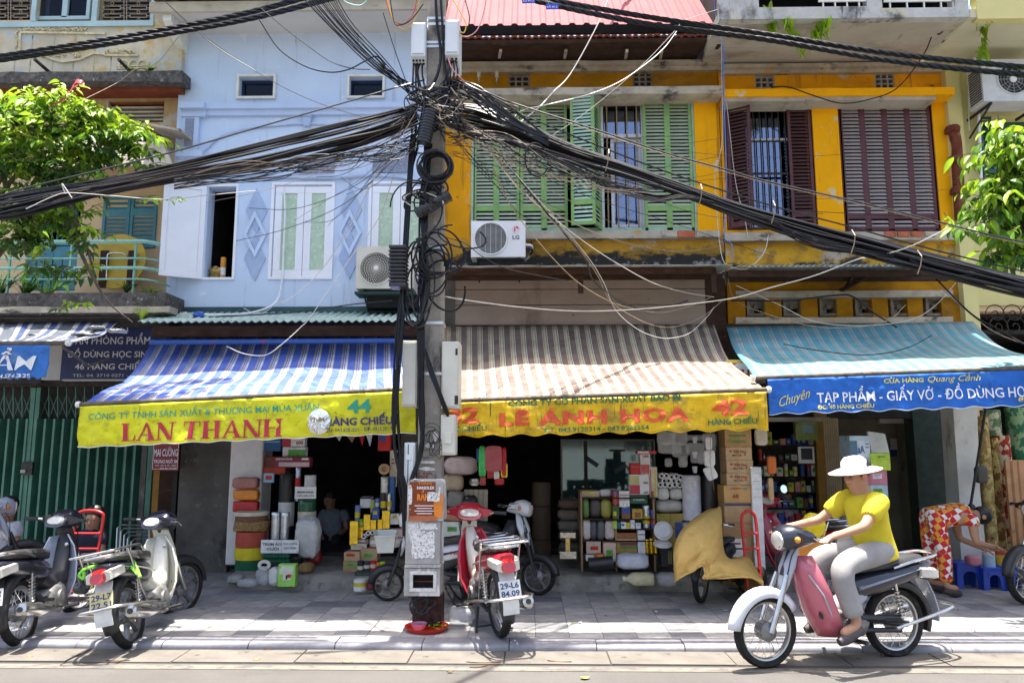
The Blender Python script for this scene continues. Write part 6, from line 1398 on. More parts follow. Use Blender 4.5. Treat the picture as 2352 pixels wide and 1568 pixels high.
    if plate:
        pl=MB();pl.extr([(-.413,-.095,.415),(-.413,.095,.415),(-.373,.095,.55),(-.373,-.095,.55)],(-.004,0,0));pm=mk(pl,"number_plate",platem or m_plate,sm=None)
        for k,s_ in enumerate(plate.split('|')):
            z0_=.49-k*.062;text_map(s_,mat("plate_ink",(.03,.05,.14),.6),pm,lambda x,y,z0_=z0_:Vector((-.419+.04*(z0_+y-.415)/.135-.0,.082-x*.164,z0_+y)),1,.045,bold=.03,local=True)
    if brand:
        for s in(1,-1):text_map(brand,mat('decal',(.3,.02,.02),.4),t,lambda x,y,s=s:Vector((.12+s*(.17-x*.3),s*.146,.6+y+.06*(.17-x*.3)*-s)),1,.045,bold=.03,local=True,name='decal')
    # running gear
    whl(0,I,r)
    for s in(-1,1):
        b=MB();b.tube([(0,s*.085,r),(.3,s*.08,.33),(.42,s*.07,.36)],.02,6);mk(b,"swing_arm",m_mblk)
        b=MB();b.tube([(.0,s*.11,r+.02),(.06,s*.11,.62)],.014,8);sh=mk(b,"shock_absorber",m_chr)
        b=MB();n=66;b.tube([(lerp(.012,.055,i/n)+.027*math.cos(i*.76),s*.11+.027*math.sin(i*.76),lerp(r+.06,.57,i/n))for i in range(n+1)],.006,4);mk(b,"spring",m_chr,I,sh)
    b=MB();b.loft([se(.7,.32,.09,.09),se(.62,.33,.12,.12),se(.5,.31,.13,.13),se(.36,.3,.12,.1),se(.3,.32,.08,.06)]);en=mk(b,"engine",m_eng)
    for s in(-1,1):b=MB();b.lathe([(.085,0),(.08,.03),(.03,.04)],(.52,s*.11,.29),(0,s,0),16);mk(b,"engine_cover",m_eng,I,en)
    for k in range(5):b=MB();b.lathe([(.055,0),(.055,.008)],(.68+k*.022,0,.345+k*.004),(1,0,.15),12);mk(b,"cooling_fin",m_eng,I,en)
    b=MB();b.tube(catmull([(.72,-.05,.27),(.62,-.11,.2),(.4,-.15,.2),(.2,-.16,.24)],5),.017,7);ex=mk(b,"exhaust_pipe",m_chr)
    b=MB();A=Vector((-.32,-.18,.345));b.lathe([(.02,0),(.05,.006),(.062,.03),(.062,.3),(.036,.46),(.02,.52)],A,(.98,0,-.2),14);mk(b,"muffler",m_chr,I,ex)
    b=MB();b.lathe([(.024,0),(.024,.004)],A+Vector((-.003,0,0)),(-.98,0,.2),10);mk(b,"muffler_mouth",m_mblk,I,ex)
    b=MB();b.tube([(.02,.1,.33),(.4,.09,.36)],.03,6);b.tube([(.02,.1,.24),(.4,.09,.26)],.02,6);mk(b,"chain_case",m_mblk)
    for s in(-1,1):
        b=MB();b.tube([(.52,s*.12,.2),(.5,s*.28,.21)],.016,6);mk(b,"foot_peg",m_mblk);b=MB();b.tube([(.18,s*.12,.33),(.12,s*.17,.34),(.08,s*.26,.34)],.014,6);mk(b,"foot_peg",m_mblk)
    if stand=='side':b=MB();b.tube([(.42,.13,.22),(.36,.24,.02),(.4,.25,.015)],.011,5);mk(b,"side_stand",m_mblk)
    elif stand=='centre':b=MB();b.tube([(.36,.1,.2),(.24,.16,.02),(.2,.17,.005)],.013,5);b.tube([(.36,-.1,.2),(.24,-.16,.02),(.2,-.17,.005)],.013,5);b.tube([(.26,-.15,.05),(.26,.15,.05)],.01,5);mk(b,"centre_stand",m_mblk)
    # grab rail or load rack
    b=MB();b.tube(catmull([(.08,.13,.74),(-.15,.15,.8),(-.36,.12,.83),(-.42,0,.835),(-.36,-.12,.83),(-.15,-.15,.8),(.08,-.13,.74)],5),.012,6);mk(b,"grab_rail",m_chr)
    if rack:
        for k in range(3):b=MB();b.tube([(-.05-k*.15,-.17,.86),(-.05-k*.15,.17,.86)],.008,5);mk(b,"rack_bar",m_chr)
        for s in(-1,1):
            b=MB();b.tube(catmull([(.12,s*.17,.8),(.0,s*.18,.86),(-.42,s*.18,.87),(-.47,s*.13,.87)],4),.01,6);mk(b,"rack_rail",m_chr);b=MB();b.tube([(-.2,s*.18,.86),(-.05,s*.17,.55),(.1,s*.15,.34)],.01,6);mk(b,"rack_stay",m_chr)
        b=MB();b.tube([(-.47,-.13,.87),(-.47,.13,.87)],.01,6);mk(b,"rack_bar",m_chr)
    if crash:
        b=MB();b.tube(catmull([(.2,-.26,.3),(-.2,-.24,.38),(-.46,-.16,.42),(-.48,0,.42),(-.46,.16,.42),(-.2,.24,.38),(.2,.26,.3)],4),.013,6);mk(b,"guard_bar",m_chr)
    if basket:
        m_bk=mat("basket_plastic",(.62,.64,.6),.45,var=.05);b=MB();cx,cz=WB+.02,.62
        b.loft([[(cx+dx*w_,dy*w_*1.15,cz+h_)for dx,dy in((-.1,-.14),(.12,-.14),(.12,.14),(-.1,.14))]for h_,w_ in((0,.86),(.03,.92),(.2,1.12),(.21,1.18),(.2,1.2))],True);b.f=[f for f in b.f if len(f)==4 and f[0]<16 or True]
        bo=mk(MB().loft([[(cx+dx*w_,dy*w_*1.15,cz+h_)for dx,dy in((-.1,-.14),(.12,-.14),(.12,.14),(-.1,.14))]for h_,w_ in((0.01,.8),(0,.86),(.2,1.12),(.215,1.2),(.205,1.22))],False),"basket",m_bk,MS,solid=.005,sm=30);b2=MB();b2.box(cx-.09,cx+.1,-.13,.13,cz+.004,cz+.012);mk(b2,"basket_floor",m_bk,MS,bo,sm=None)
        for k in range(9):b2=MB();b2.obox((cx-.125,-.13+k*.0325,cz+.12),(.006,.012,.13),(0,-.16,0));mk(b2,"basket_rib",m_bk,MS,bo,sm=None)
    return t
P_dark,P_white,P_red,P_cream,P_grey,P_pink=paint("navy_black",(.012,.014,.026)),paint("white",(.66,.68,.72)),paint("red",(.4,.012,.03)),paint("cream",(.6,.58,.48)),paint("silver",(.36,.38,.45)),paint("rose",(.5,.12,.16))
b1=bike("dark blue-black motorbike with silver leg shield parked at the left kerb",G(48,1482,0),R(97),P_dark,m_mblk,lean=R(-9),steer=R(-22),shield=P_grey,plate="29-D2|522.53",wheel='spoke')
b2=bike("cream-white motorbike with green straps on its load rack at the left kerb",G(302,1487,0),R(94),P_dark,P_cream,lean=R(-12),steer=R(-30),shield=P_cream,plate="29-L7|22.51",platem=m_platey,rack=True,wheel='alloy',crash=True,fend=m_mblk)
b3=bike("red motorbike seen from behind with a steel rack beside the pole",G(1150,1462,SWZ),R(108),P_red,P_cream,lean=R(-4),steer=R(-14),plate="29-L6|84.09",rack=True,wheel='spoke',crash=True,stand='centre',shield=P_red)
b4=bike("white electric moped with a front basket standing behind the pole",G(1092,1384,SWZ),R(176),P_white,m_mblk,steer=R(12),basket=True,brand='HONDA',wheel='alloy',r=.2,scale=.88,scooter=True,shield=P_white,stand='centre')
b5=bike("black and white scooter turned to the right behind the red motorbike",G(1075,1342,SWZ),R(-35),P_white,m_mblk,steer=R(14),wheel='alloy',r=.215,scale=.95,scooter=True,shield=m_mblk,stand='centre')
b6=bike("motorbike hidden under the tan tarpaulin with only its wheels showing",(2.5,9.2,SWZ),R(232),m_mblk,m_mblk,lean=R(3),steer=R(10),wheel='spoke',stand='centre',scale=.8)
b7=bike("red motorbike with round mirrors and a yellow bag on its handlebar",G(1905,1375,SWZ),R(118),P_red,P_pink,steer=R(-8),mirrors=True,plate="29-F1|61.32",wheel='spoke',rack=True,shield=P_red,stand='centre')
b8=bike("motorbike cut by the right edge with its spoked front wheel showing",P(2352,1362,8.4)*1+Vector((1.17,.5,0)),R(203),m_mblk,m_mblk,wheel='spoke',z=SWZ,stand='centre')
b9=bike("silver scooter cut by the left edge behind the dark motorbike",(-6.5,7.9,SWZ),R(45),P_grey,m_mblk,wheel='alloy',shield=P_grey,scooter=True,stand='centre')
mv=bike("rose and black motorbike ridden along the road by the person in yellow",G(2058,1508,0),R(196),P_dark,P_grey,steer=R(4),wheel='spoke',shield=P_pink,stand=None,crash=True,fend=P_white)
# green straps on the cream motorbike's rack
m_strap=mat("strap_lime",(.22,.7,.06),.6,var=.1)
st=thing("luggage_strap","lime green luggage strap knotted on the cream-white motorbike's rack","strap",tuple(P(240,1300,6.6)))
for pts in([(190,1308,6.5),(215,1299,6.5),(250,1292,6.6),(300,1284,6.8),(312,1300,6.7),(322,1324,6.6)],[(192,1306,6.5),(182,1320,6.5),(192,1328,6.5),(193,1312,6.5)],[(216,1300,6.52),(214,1330,6.5),(212,1350,6.5)],[(228,1312,6.5),(240,1300,6.55),(262,1302,6.6),(280,1296,6.7)],[(292,1286,6.75),(300,1300,6.7),(316,1318,6.62)]):
    b=MB();b.tube(catmull([P(*p)for p in pts],5),.012,5);b.build("strand",m_strap,st,smooth=60)
# tarpaulin draped over the parked motorbike
m_tarp=mat("tan_tarpaulin",(.6,.39,.12),.75,var=.08,scale=3,bump=.9,bscale=18,layers=[((.42,.27,.08),(2,2,5),.56,.72),((.66,.5,.2),(3,3,9),.58,.7)],sub=.15)
tp=thing("tarpaulin_cover","tan woven tarpaulin draped over a parked motorbike","tarpaulin",tuple(G(1640,1390)))
rows=[ # ridge to hem: survey px, py, depth for stations along the bike from its front (left) to its tail (right)
    [(1600,1186,8.47),(1622,1172,8.62),(1645,1166,8.72),(1656,1168,8.82),(1659,1232,8.82),(1664,1284,8.82),(1712,1276,8.72),(1735,1300,8.62),(1750,1325,8.57)],
    [(1575,1205,8.22),(1602,1188,8.27),(1635,1182,8.32),(1655,1200,8.42),(1660,1250,8.42),(1672,1280,8.37),(1705,1288,8.32),(1730,1308,8.32),(1748,1332,8.32)],
    [(1556,1232,8.02),(1580,1218,7.97),(1618,1222,8.02),(1645,1240,8.07),(1650,1272,8.07),(1652,1288,8.02),(1690,1296,8.07),(1722,1312,8.12),(1748,1336,8.17)],
    [(1547,1270,7.87),(1562,1262,7.80),(1595,1268,7.82),(1625,1272,7.87),(1634,1290,7.90),(1638,1306,7.86),(1680,1310,7.92),(1720,1320,8.02),(1750,1334,8.12)],
    [(1548,1304,7.82),(1558,1304,7.74),(1588,1296,7.77),(1618,1286,7.82),(1628,1306,7.84),(1630,1322,7.80),(1680,1322,7.87),(1722,1326,7.97),(1752,1330,8.07)],
    [(1551,1336,7.82),(1562,1328,7.74),(1586,1314,7.77),(1614,1298,7.80),(1618,1316,7.82),(1618,1328,7.78),(1680,1326,7.84),(1725,1326,7.94),(1755,1344,8.02)]]
nr,nc=5,8
def tarp(u,v):
    a=v*nr;j=min(int(a),nr-1);f=a-j;x=u*nc;i=min(int(x),nc-1);g=x-i
    q=[[P(*rows[max(0,min(nr,j+dj))][max(0,min(nc,i+di))])for di in(-1,0,1,2)]for dj in(-1,0,1,2)]
    def cr(p,t):return.5*(2*p[1]+(p[2]-p[0])*t+(2*p[0]-5*p[1]+4*p[2]-p[3])*t*t+(3*p[1]-p[0]-3*p[2]+p[3])*t**3)
    p=cr([cr(r_,g)for r_ in q],f);p.y+=.07*noise.noise((u*6+v*2.5,v*1.5,1))+.05*(.25-abs(noise.noise((u*9+v*5,v*2.5-u*2,5))))+.03*(.25-abs(noise.noise((u*16-v*6,v*6,3))))+.008*noise.noise((u*40,v*14,8));return p
b=MB();b.grid(tarp,64,40)
b2_=MB();b2_.tube([tarp(k/60,1)for k in range(61)],.009,5);b2_.build("hem",m_tarp,tp,smooth=60)
b.grid(lambda u,v:lerp(tarp(u,0),tarp(u,0)+Vector((.02,.42,-.42-.1*u)),v),64,6);b.build("cover",m_tarp,tp,smooth=80,solid=.004)

# ================================================================ TREES AND PLANTS
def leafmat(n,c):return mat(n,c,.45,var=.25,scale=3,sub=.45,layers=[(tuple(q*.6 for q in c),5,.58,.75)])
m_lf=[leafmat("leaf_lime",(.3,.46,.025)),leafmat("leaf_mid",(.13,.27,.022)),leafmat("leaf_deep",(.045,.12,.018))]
m_bark=mat("bark_grey_brown",(.12,.095,.07),.95,var=.3,scale=9,bump=.8,bscale=30)
def leaf_mesh(m,ln=1.0,wd=.42,fold=.12,droop=.18):
    b=MB();n=6;L=[]
    for i in range(n+1):
        t=i/n;w_=wd/2*math.sin(math.pi*t**.8)**.9 if 0<t<1 else.004
        for s in(-1,0,1):L.append((t*ln,s*w_,fold*abs(s)*w_/(wd/2)-droop*t*t))
    b.add(L,[(3*i+j,3*i+j+1,3*i+j+4,3*i+j+3)for i in range(n)for j in range(2)]);return b
def tree(label,trunk,limbs,blobs,size,nbig,seed,name="tree",narrow=.42,down=.3):
    """blobs: (px, py, depth, radius in px, number of leaves); the 300 largest leaves are parts, the rest one mass"""
    random.seed(seed);t=thing(name,label,"tree",trunk[0]);b=MB();rr=[.13,.12,.105,.09,.06]
    b.tube(catmull(trunk,5),[lerp(.14,.06,i/(5*(len(trunk)-1)))for i in range(5*(len(trunk)-1)+1)],9);b.build("trunk",m_bark,t,smooth=60)
    for l in limbs:
        c=catmull([P(*q)if isinstance(q[0],int)else Vector(q)for q in l],6);b=MB();b.tube(c,[lerp(.03,.005,i/(len(c)-1))for i in range(len(c))],6);b.build("limb",m_bark,t,smooth=60)
    bigs=[leaf_mesh(m,1,narrow).mesh("leaf",m,smooth=80)for m in m_lf];rest=MB();proto=leaf_mesh(None,1,narrow);cand=[];tw=MB()
    for px,py,Y,rp,n in blobs:
        c=P(px,py,Y);r=rp*Y/FPX
        for k in range(max(1,n//5)): # twigs with a spray of leaves each
            d=Vector((rnd(-1,1),rnd(-1,1),rnd(-1,1)));
            if d.length>1:d.normalize()
            a=c+d*r;hd=rnd(0,6.28);dirn=Vector((math.cos(hd),math.sin(hd)*.8,rnd(-.5,.35))).normalized();e=a+dirn*size*rnd(1.2,2.4)
            tw.tube([a,lerp(a,e,.5)+Vector((0,0,.02)),e],.004,4,False)
            for j in range(7):
                q=lerp(a,e,(j+.5)/7);s_=size*rnd(.42,1.35);yaw=hd+(1 if j%2 else-1)*rnd(.4,1.2)+rnd(-.3,.3);up=(q.z-c.z)/r
                M=Matrix.Translation(q)@Euler((rnd(-.6,.6),rnd(-.2,.5)+down*rnd(.3,1.4),yaw)).to_matrix().to_4x4()@Matrix.Scale(s_,4)
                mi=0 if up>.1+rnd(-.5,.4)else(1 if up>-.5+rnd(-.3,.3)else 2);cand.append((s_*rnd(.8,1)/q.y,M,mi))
    cand.sort(key=lambda c_:-c_[0])
    for k,(_,M,mi)in enumerate(cand):
        if k<nbig:lo=link("leaf",bigs[mi],t);lo.matrix_basis=Matrix.Translation(-Vector(trunk[0]))@M
        else:st_=len(rest.v);rest.add(proto.v,proto.f,mi);rest.xform(M,st_)
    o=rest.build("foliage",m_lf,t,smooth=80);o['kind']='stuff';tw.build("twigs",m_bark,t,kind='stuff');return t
tx=P(-130,700,7.6).x
tree("leafy green tree reaching in from the left edge over the balcony",[(tx,7.7,SWZ-.05),(tx+.03,7.7,1.2),(tx-.04,7.75,2.6),(tx+.1,7.8,4.0),(tx+.2,7.9,5.2)],
     [[(tx,7.75,3.2),(20,560,7.9),(90,470,8),(160,380,8.1)],[(tx+.08,7.8,4),(40,400,7.9),(150,330,8),(290,300,8.1)],[(tx+.1,7.8,4.2),(60,320,7.9),(120,260,8),(210,230,8)],[(155,455,7.9),(172,545,8.0),(215,640,8.1),(255,700,8.3),(305,740,8.5)],[(160,470,7.9),(200,570,8.1),(225,660,8.2)],[(150,460,7.9),(100,520,8),(30,580,8)],[(tx+.2,7.9,5.1),(-120,-60,8.0),(100,-260,8.3),(300,-260,8.6),(450,-220,8.9)]],
     [(40,250,7.9,50,300),(130,262,7.9,58,330),(215,262,8.0,38,150),(240,315,8.0,66,380),(310,315,8.0,36,150),(120,345,7.9,80,480),(20,340,7.8,66,320),(470,-190,8.9,110,260),(350,-240,8.7,110,200),(325,360,8.1,24,40),(190,385,8,52,130),(60,410,7.9,52,130),(225,420,8,26,40),(370,452,8.1,14,12),(150,490,8,45,150),(90,520,8,55,170),(190,540,8,30,60),(30,530,7.9,50,150),(20,470,7.9,45,120),(110,600,8,40,60),(190,620,8.1,24,24),(150,600,8.1,30,24),(177,700,8.1,14,16)],.115,300,5,down=.35)
tx=P(2460,700,7.6).x
tree("leafy tree with long drooping leaves reaching in from the right edge",[(tx,7.9,SWZ-.05),(tx-.05,7.9,1.5),(tx,7.95,3),(tx-.15,8.0,4.6)],
     [[(tx,7.95,3),(2400,600,8),(2330,560,8),(2270,500,8)],[(tx,7.95,3.8),(2400,460,8),(2320,400,8),(2270,370,8)],[(2330,400,8),(2310,330,8),(2292,265,8)]],
     [(2330,360,7.9,52,150),(2300,420,7.9,44,120),(2345,300,7.9,40,100),(2270,470,7.9,40,60),(2325,480,7.9,52,150),(2320,560,7.9,40,110),(2345,600,7.9,34,70),(2215,525,7.9,20,22),(2290,590,7.9,14,14),(2190,525,7.9,8,7),(2400,400,7.9,90,260)],.16,240,9,narrow=.36,down=.7)
# spiky plants in the balcony trough, little weeds and creepers
def spiky(px,py,Y,n,ln,m,label,seed,name="balcony_plant"):
    random.seed(seed);c=P(px,py,Y);b=MB()
    for k in range(n):
        a=rnd(0,6.28);l=ln*rnd(.6,1.1);w_=rnd(.012,.02);d=Vector((math.cos(a),math.sin(a)*.5,0));s=Vector((-d.y,d.x,0)).normalized()*w_;q=[]
        for i in range(7):
            t=i/6;p=c+d*(l*.75*t**1.3)+Vector((0,0,l*(t-.55*t*t*rnd(.7,1.2))));ww=(1-t)**.7+.03;q.append([p-s*ww,p+s*ww])
        b.add([v for e in q for v in e],[(2*i,2*i+1,2*i+3,2*i+2)for i in range(6)])
    return b.build(name,m,label=label,cat="plant",smooth=80)
spiky(55,690,9.95,26,.75,m_lf[2],"dark spiky plant on the left balcony edge",1);spiky(-5,690,9.95,26,.9,m_lf[2],"tall dark spiky plant cut by the left edge",2);spiky(105,695,9.9,22,.7,m_lf[1],"arching strap-leaved plant on the balcony below the teal door",3)
spiky(325,735,9.7,16,.38,m_lf[0],"small pale green weed growing under the balcony corner",4);spiky(290,675,9.95,30,.3,m_lf[2],"low dark weed tuft at the foot of the round yellow board",5);spiky(345,688,9.95,26,.32,m_lf[1],"weed tuft at the balcony corner by the blue house",6);spiky(340,168,10.1,22,.2,m_lf[2],"grey-green weed tuft growing on the old parapet ledge",7);spiky(308,168,10.1,14,.16,m_lf[2],"small weed sprig on the old parapet ledge",8)
def creeper(pts,label,seed,m=None):
    random.seed(seed);c=catmull([P(*p)for p in pts],8);t=thing("creeper",label,"creeper",tuple(c[-1]));b=MB();b.tube(c,.004,4);b.build("stem",m_lf[1],t);b=MB();pr=leaf_mesh(None,.07,.034)
    for p in c:
        for k in range(2):st_=len(b.v);b.add(pr.v,pr.f);b.xform(Matrix.Translation(p)@Euler((rnd(-.5,.5),rnd(0,.9),rnd(0,6.28))).to_matrix().to_4x4()@Matrix.Scale(rnd(.5,1.2),4),st_)
    b.build("leaves",m_lf[0],t,smooth=80,kind='stuff')
creeper([(2235,-5,9.5),(2250,30,9.5),(2262,90,9.6),(2255,135,9.7)],"green creeper hanging down the lemon house conduit",1);creeper([(2238,30,9.4),(2270,28,9.4),(2285,22,9.4)],"short creeper shoot sticking out by the lemon balcony",2);creeper([(1765,20,9.2),(1775,50,9.3),(1770,75,9.3)],"thin creeper hanging from the grey balcony's left end",3);creeper([(1800,45,9.2),(1825,80,9.3),(1845,120,9.6)],"creeper trailing under the grey balcony",4);creeper([(1900,55,9.2),(1880,70,9.3),(1872,85,9.3)],"small creeper sprig below the grey balcony",5)
# red plastic bag caught in the left tree
b=MB()
for k,pts in enumerate(([(113,244),(135,234),(152,226),(163,206),(172,190),(186,188),(191,197)],[(128,240),(150,230),(158,214),(168,200),(180,196)])):
    c=catmull([P(x,y,7.7-.02*k)for x,y in pts],7);n=len(c);b.grid(lambda u,v:c[round(u*(n-1))]+Vector((.02*noise.noise((u*9,k,1)),.03*(v-.5)+.02*noise.noise((u*6,4,k)),(v-.5)*(.03+.05*math.sin(math.pi*u)*(1+.8*noise.noise((u*12,v,k)))))),n-1,3)
b.build("red_rag",mat("rag_red",(.5,.05,.06),.4,var=.25,scale=14,bump=.6,bscale=40,sub=.3),smooth=70,label="torn red plastic bag caught on top of the left tree",cat="plastic bag")
# round yellow table top leaning on the balcony wall
yt=thing("round_table_top","round yellow table top with folded legs leaning on the balcony wall","table",tuple(P(270,670,10.4)));m_yt=mat("mustard_board",(.48,.32,.025),.65,var=.14,scale=4,layers=[((.2,.12,.02),5,.64,.74)])
c=P(271,601,10.45);ax=Vector((0,-1,.12)).normalized();b=MB();b.lathe([(.415,0),(.42,.012),(.415,.025)],c,ax,40);b.build("top",m_yt,yt,smooth=30)
for px in(236,300):bx("leg_block",m_wood,yt,px-8,575,px+8,660,10.36,.05)
b=MB();b.tube(catmull([P(245,640,10.34),P(247,590,10.34),P(255,582,10.34),P(283,582,10.34),P(292,590,10.34)],4),.012,6);b.build("folding_leg",m_chr,yt,smooth=60)

# ================================================================ GOODS
random.seed(31)
def cm(c,rough=.6,**k):return mat("goods_%d_%d_%d_%d"%(c[0]*255,c[1]*255,c[2]*255,rough*10),c,rough,scale=9,**({"bump":.4,"bscale":22,"layers":[(tuple(q*.55 for q in c),11,.6,.72)]}|k))
CARD,KRAFT,BEIGE,WHT,BLK,GOLD,SILV,RED,BLU,GRN,YEL,DGR,BRN,ORA,PNK,CRM=(.45,.3,.16),(.36,.22,.1),(.5,.4,.28),(.72,.72,.7),(.02,.02,.022),(.65,.42,.03),(.6,.62,.64),(.5,.02,.02),(.03,.09,.35),(.1,.38,.06),(.62,.5,.03),(.02,.1,.05),(.12,.06,.03),(.7,.24,.02),(.6,.22,.28),(.62,.56,.44)
def foil(c):return mat("foil_%d_%d"%(c[0]*255,c[2]*255),c,.25,.8,var=.2,scale=14,bump=.6,bscale=30)
def tapem(c):return c if not isinstance(c,tuple)else cm(c)
def B(name,label,cat,x0,y0,x1,y1,Y,d,col,txt=(),flap=None,parts=(),group=None):
    """a packed box; txt: (string, x0, y0, x1, y1, colour); parts: bands on its face"""
    a,c,z0,z1=rect(x0,y0,x1,y1,Y);t=thing(name,label,cat,((a+c)/2,Y+d/2,z0),group=group)
    b=MB();b.box(a,c,Y,Y+d,z0+.001,z1-.001);b.build("body",tapem(col),t,bevel=.004)
    if not parts and not txt and name not in("gold_box","price_sign","paper_stack"):
        rr=random.Random(hash((x0,y1))&65535);u,v=rr.uniform(.08,.3),rr.uniform(.1,.4);lc=rr.choice((WHT,CRM,RED,BLU,YEL,GRN,WHT));parts=[(lerp(x0,x1,u),lerp(y0,y1,v),lerp(x0,x1,u+.55),lerp(y0,y1,v+.32),lc)]+[(lerp(x0,x1,u+.04),lerp(y0,y1,v+.07+.09*q),lerp(x0,x1,u+rr.uniform(.3,.5)),lerp(y0,y1,v+.1+.09*q),BRN)for q in(0,1)]
    for i,(px,py,qx,qy,cc)in enumerate(parts):bx("label_panel",tapem(cc),t,px,py,qx,qy,Y-.0025-.0008*i,.002)
    for s_,px,py,qx,qy,cc in txt:text_rect(s_,cm(cc),t,px,py,qx,qy,Y-.008,bold=.02)
    if flap:b=MB();b.box((a+c)/2-.025,(a+c)/2+.025,Y-.002,Y+d,z1-.0005,z1+.002);b.build("tape",cm((.5,.42,.3),.3),t)
    return t
def V(name,label,cat,x0,y0,x1,y1,Y,col,core=None,bulge=0,band=None,bow=0):
    """an upright roll, tub, tin or bottle"""
    a,c,z0,z1=rect(x0,y0,x1,y1,Y);r=(c-a)/2;t=thing(name,label,cat,((a+c)/2,Y+r,z0));h=z1-z0;cc=((a+c)/2,Y+r,z0)
    n=9;b=MB();b.lathe([(r*.94,0)]+[(r*(1+bulge*math.sin(math.pi*i/n)),h*(.02+.96*i/n))for i in range(n+1)]+[(r*.9,h)],cc,(0,0,1),18);b.build("body",tapem(col),t,smooth=50)
    if core:b=MB();b.lathe([(r*.35,h),(r*.35,h+.02),(r*.2,h+.021)],cc,(0,0,1),12);b.build("core",cm(core),t,smooth=40)
    if band is None and name in("tin","bottle","thread_spool","plastic_roll","bucket"):rr=random.Random(int(x0*7+y1));q=rr.uniform(.15,.4);band=[(q,q+.35,cm(rr.choice((WHT,RED,YEL,BLU,CRM))))]
    for k in(band or()):b=MB();b.lathe([(r*(1.01+bulge),h*k[0]),(r*(1.015+bulge),h*k[1])],cc,(0,0,1),18,caps=False);b.build("band",tapem(k[2]),t,smooth=40)
    return t
def bag(name,label,cat,x0,y0,x1,y1,Y,d,col,seed=0,p=3.2,amp=.14,rot=0):
    """a soft, creased pack"""
    a,c,z0,z1=rect(x0,y0,x1,y1,Y);cx,cz=(a+c)/2,(z0+z1)/2;b=MB();rings=[];nu,nv=26,20
    for j in range(nv+1):
        ph=math.pi*(j+.25)/(nv+.5)-math.pi/2;cp,sp=math.cos(ph),math.sin(ph);q=[]
        for i in range(nu):
            th=2*math.pi*i/nu;ct,s_=math.cos(th),math.sin(th);f=lambda v:math.copysign(abs(v)**(2/p),v)
            v=Vector((f(cp)*f(ct),f(cp)*f(s_),f(sp)));n_=1+amp*noise.noise(v*1.7+Vector((seed*3.1,seed,0)))+amp*1.1*(.3-abs(noise.noise(v*3.4+Vector((0,seed*7.7,0)))))+amp*.35*noise.noise(v*11+Vector((seed,0,3)))
            v=Vector((v.x*(c-a)/2,v.y*d/2,v.z*(z1-z0)/2))*n_
            if rot:v=Vector((v.x*math.cos(rot)-v.z*math.sin(rot),v.y,v.x*math.sin(rot)+v.z*math.cos(rot)))
            q.append(Vector((cx,Y+d/2,cz))+v)
        rings.append(q)
    b.loft(rings);return b.build(name,tapem(col),label=label,cat=cat,smooth=70)
def tubes(cs,r,Y,L,label,group,col=WHT,dark=True):
    for px,py in cs:
        c=P(px,py,Y);rr=r*Y/FPX;t=thing("paper_tube",label,"paper tube",tuple(c),group=group);b=MB()
        b.lathe([(rr*.55,.01),(rr*.6,0),(rr*.96,0),(rr,.006),(rr,L)],c,(0,1,0),16,caps=False);b.build("tube",tapem(col),t,smooth=40);b=MB();b.lathe([(rr*.58,0),(rr*.5,.001)],c+Vector((0,.05,0)),(0,1,0),12);b.build("hollow",m_dark,t)
clear=mat("clear_plastic",(.7,.72,.73),.2,alpha=.3,var=.15,scale=12,bump=.5,bscale=40)
sack=mat("grey_white_sack",(.5,.5,.48),.5,var=.15,scale=9,bump=.5,bscale=22);m_rope=mat("jute_rope",(.3,.19,.08),.95,var=.3,scale=30,bump=1,bscale=120)
# ---- pillar of rolls in front of the white column
b=MB();a,zt=XZ(531,1000,9.75);c,_=XZ(605,1000,9.75);b.box(a,c,9.75,10.15,STEPZ,2.7);b.build("white_pillar",mat("plastic_wrapped_white",(.66,.65,.62),.5,var=.08,scale=5,bump=.5,bscale=9,layers=[((.45,.43,.4),(4,4,1),.6,.75)]),label="white plastic-wrapped pillar behind the stack of coloured rolls",cat="pillar",bevel=.02)
for i,(x0,x1,y0,y1,cc,lab)in enumerate(((529,597,1288,1324,DGR,"dark green roll at the bottom of the roll stack"),(528,599,1259,1288,YEL,"yellow roll in the stack in front of the white pillar"),(531,598,1222,1259,(.4,.08,.05),"brick red roll in the middle of the roll stack"),(529,600,1186,1203,(.18,.09,.05),"brown drum above the coiled rope"),(526,602,1177,1186,CRM,"pale rim on top of the roll stack"))):
    V("fabric_roll",lab,"roll",x0,y0,x1,y1,9.3,cm(cc,.8,bump=.4,bscale=60),bulge=.02)
rp=thing("coiled_rope","coil of brown rope lying on the brick red roll","rope",tuple(P(563,1222,9.3)));cc=P(564,1220,9.3)+Vector((0,.19,0))
for k in range(4):b=MB();b.tube([cc+Vector((.2*math.cos(t)+.004*k,.2*math.sin(t),.018+k*.026+.006*math.sin(3*t+k)))for t in[i*.2244 for i in range(28)]],.02,6,closed=True);b.build("turn",m_rope,rp,smooth=60)
for i,(y0,y1,cc)in enumerate(((1096,1122,(.4,.16,.14)),(1124,1148,ORA),(1150,1176,RED))):bag("plastic_pack",("pack in clear film at the top of the white pillar","orange pack hanging in the middle of the white pillar","shiny red pack above the roll stack")[i],"pack",533,y0,590,y1,9.6,.12,cm(cc,.2,bump=.6,bscale=30),i,6,.08)
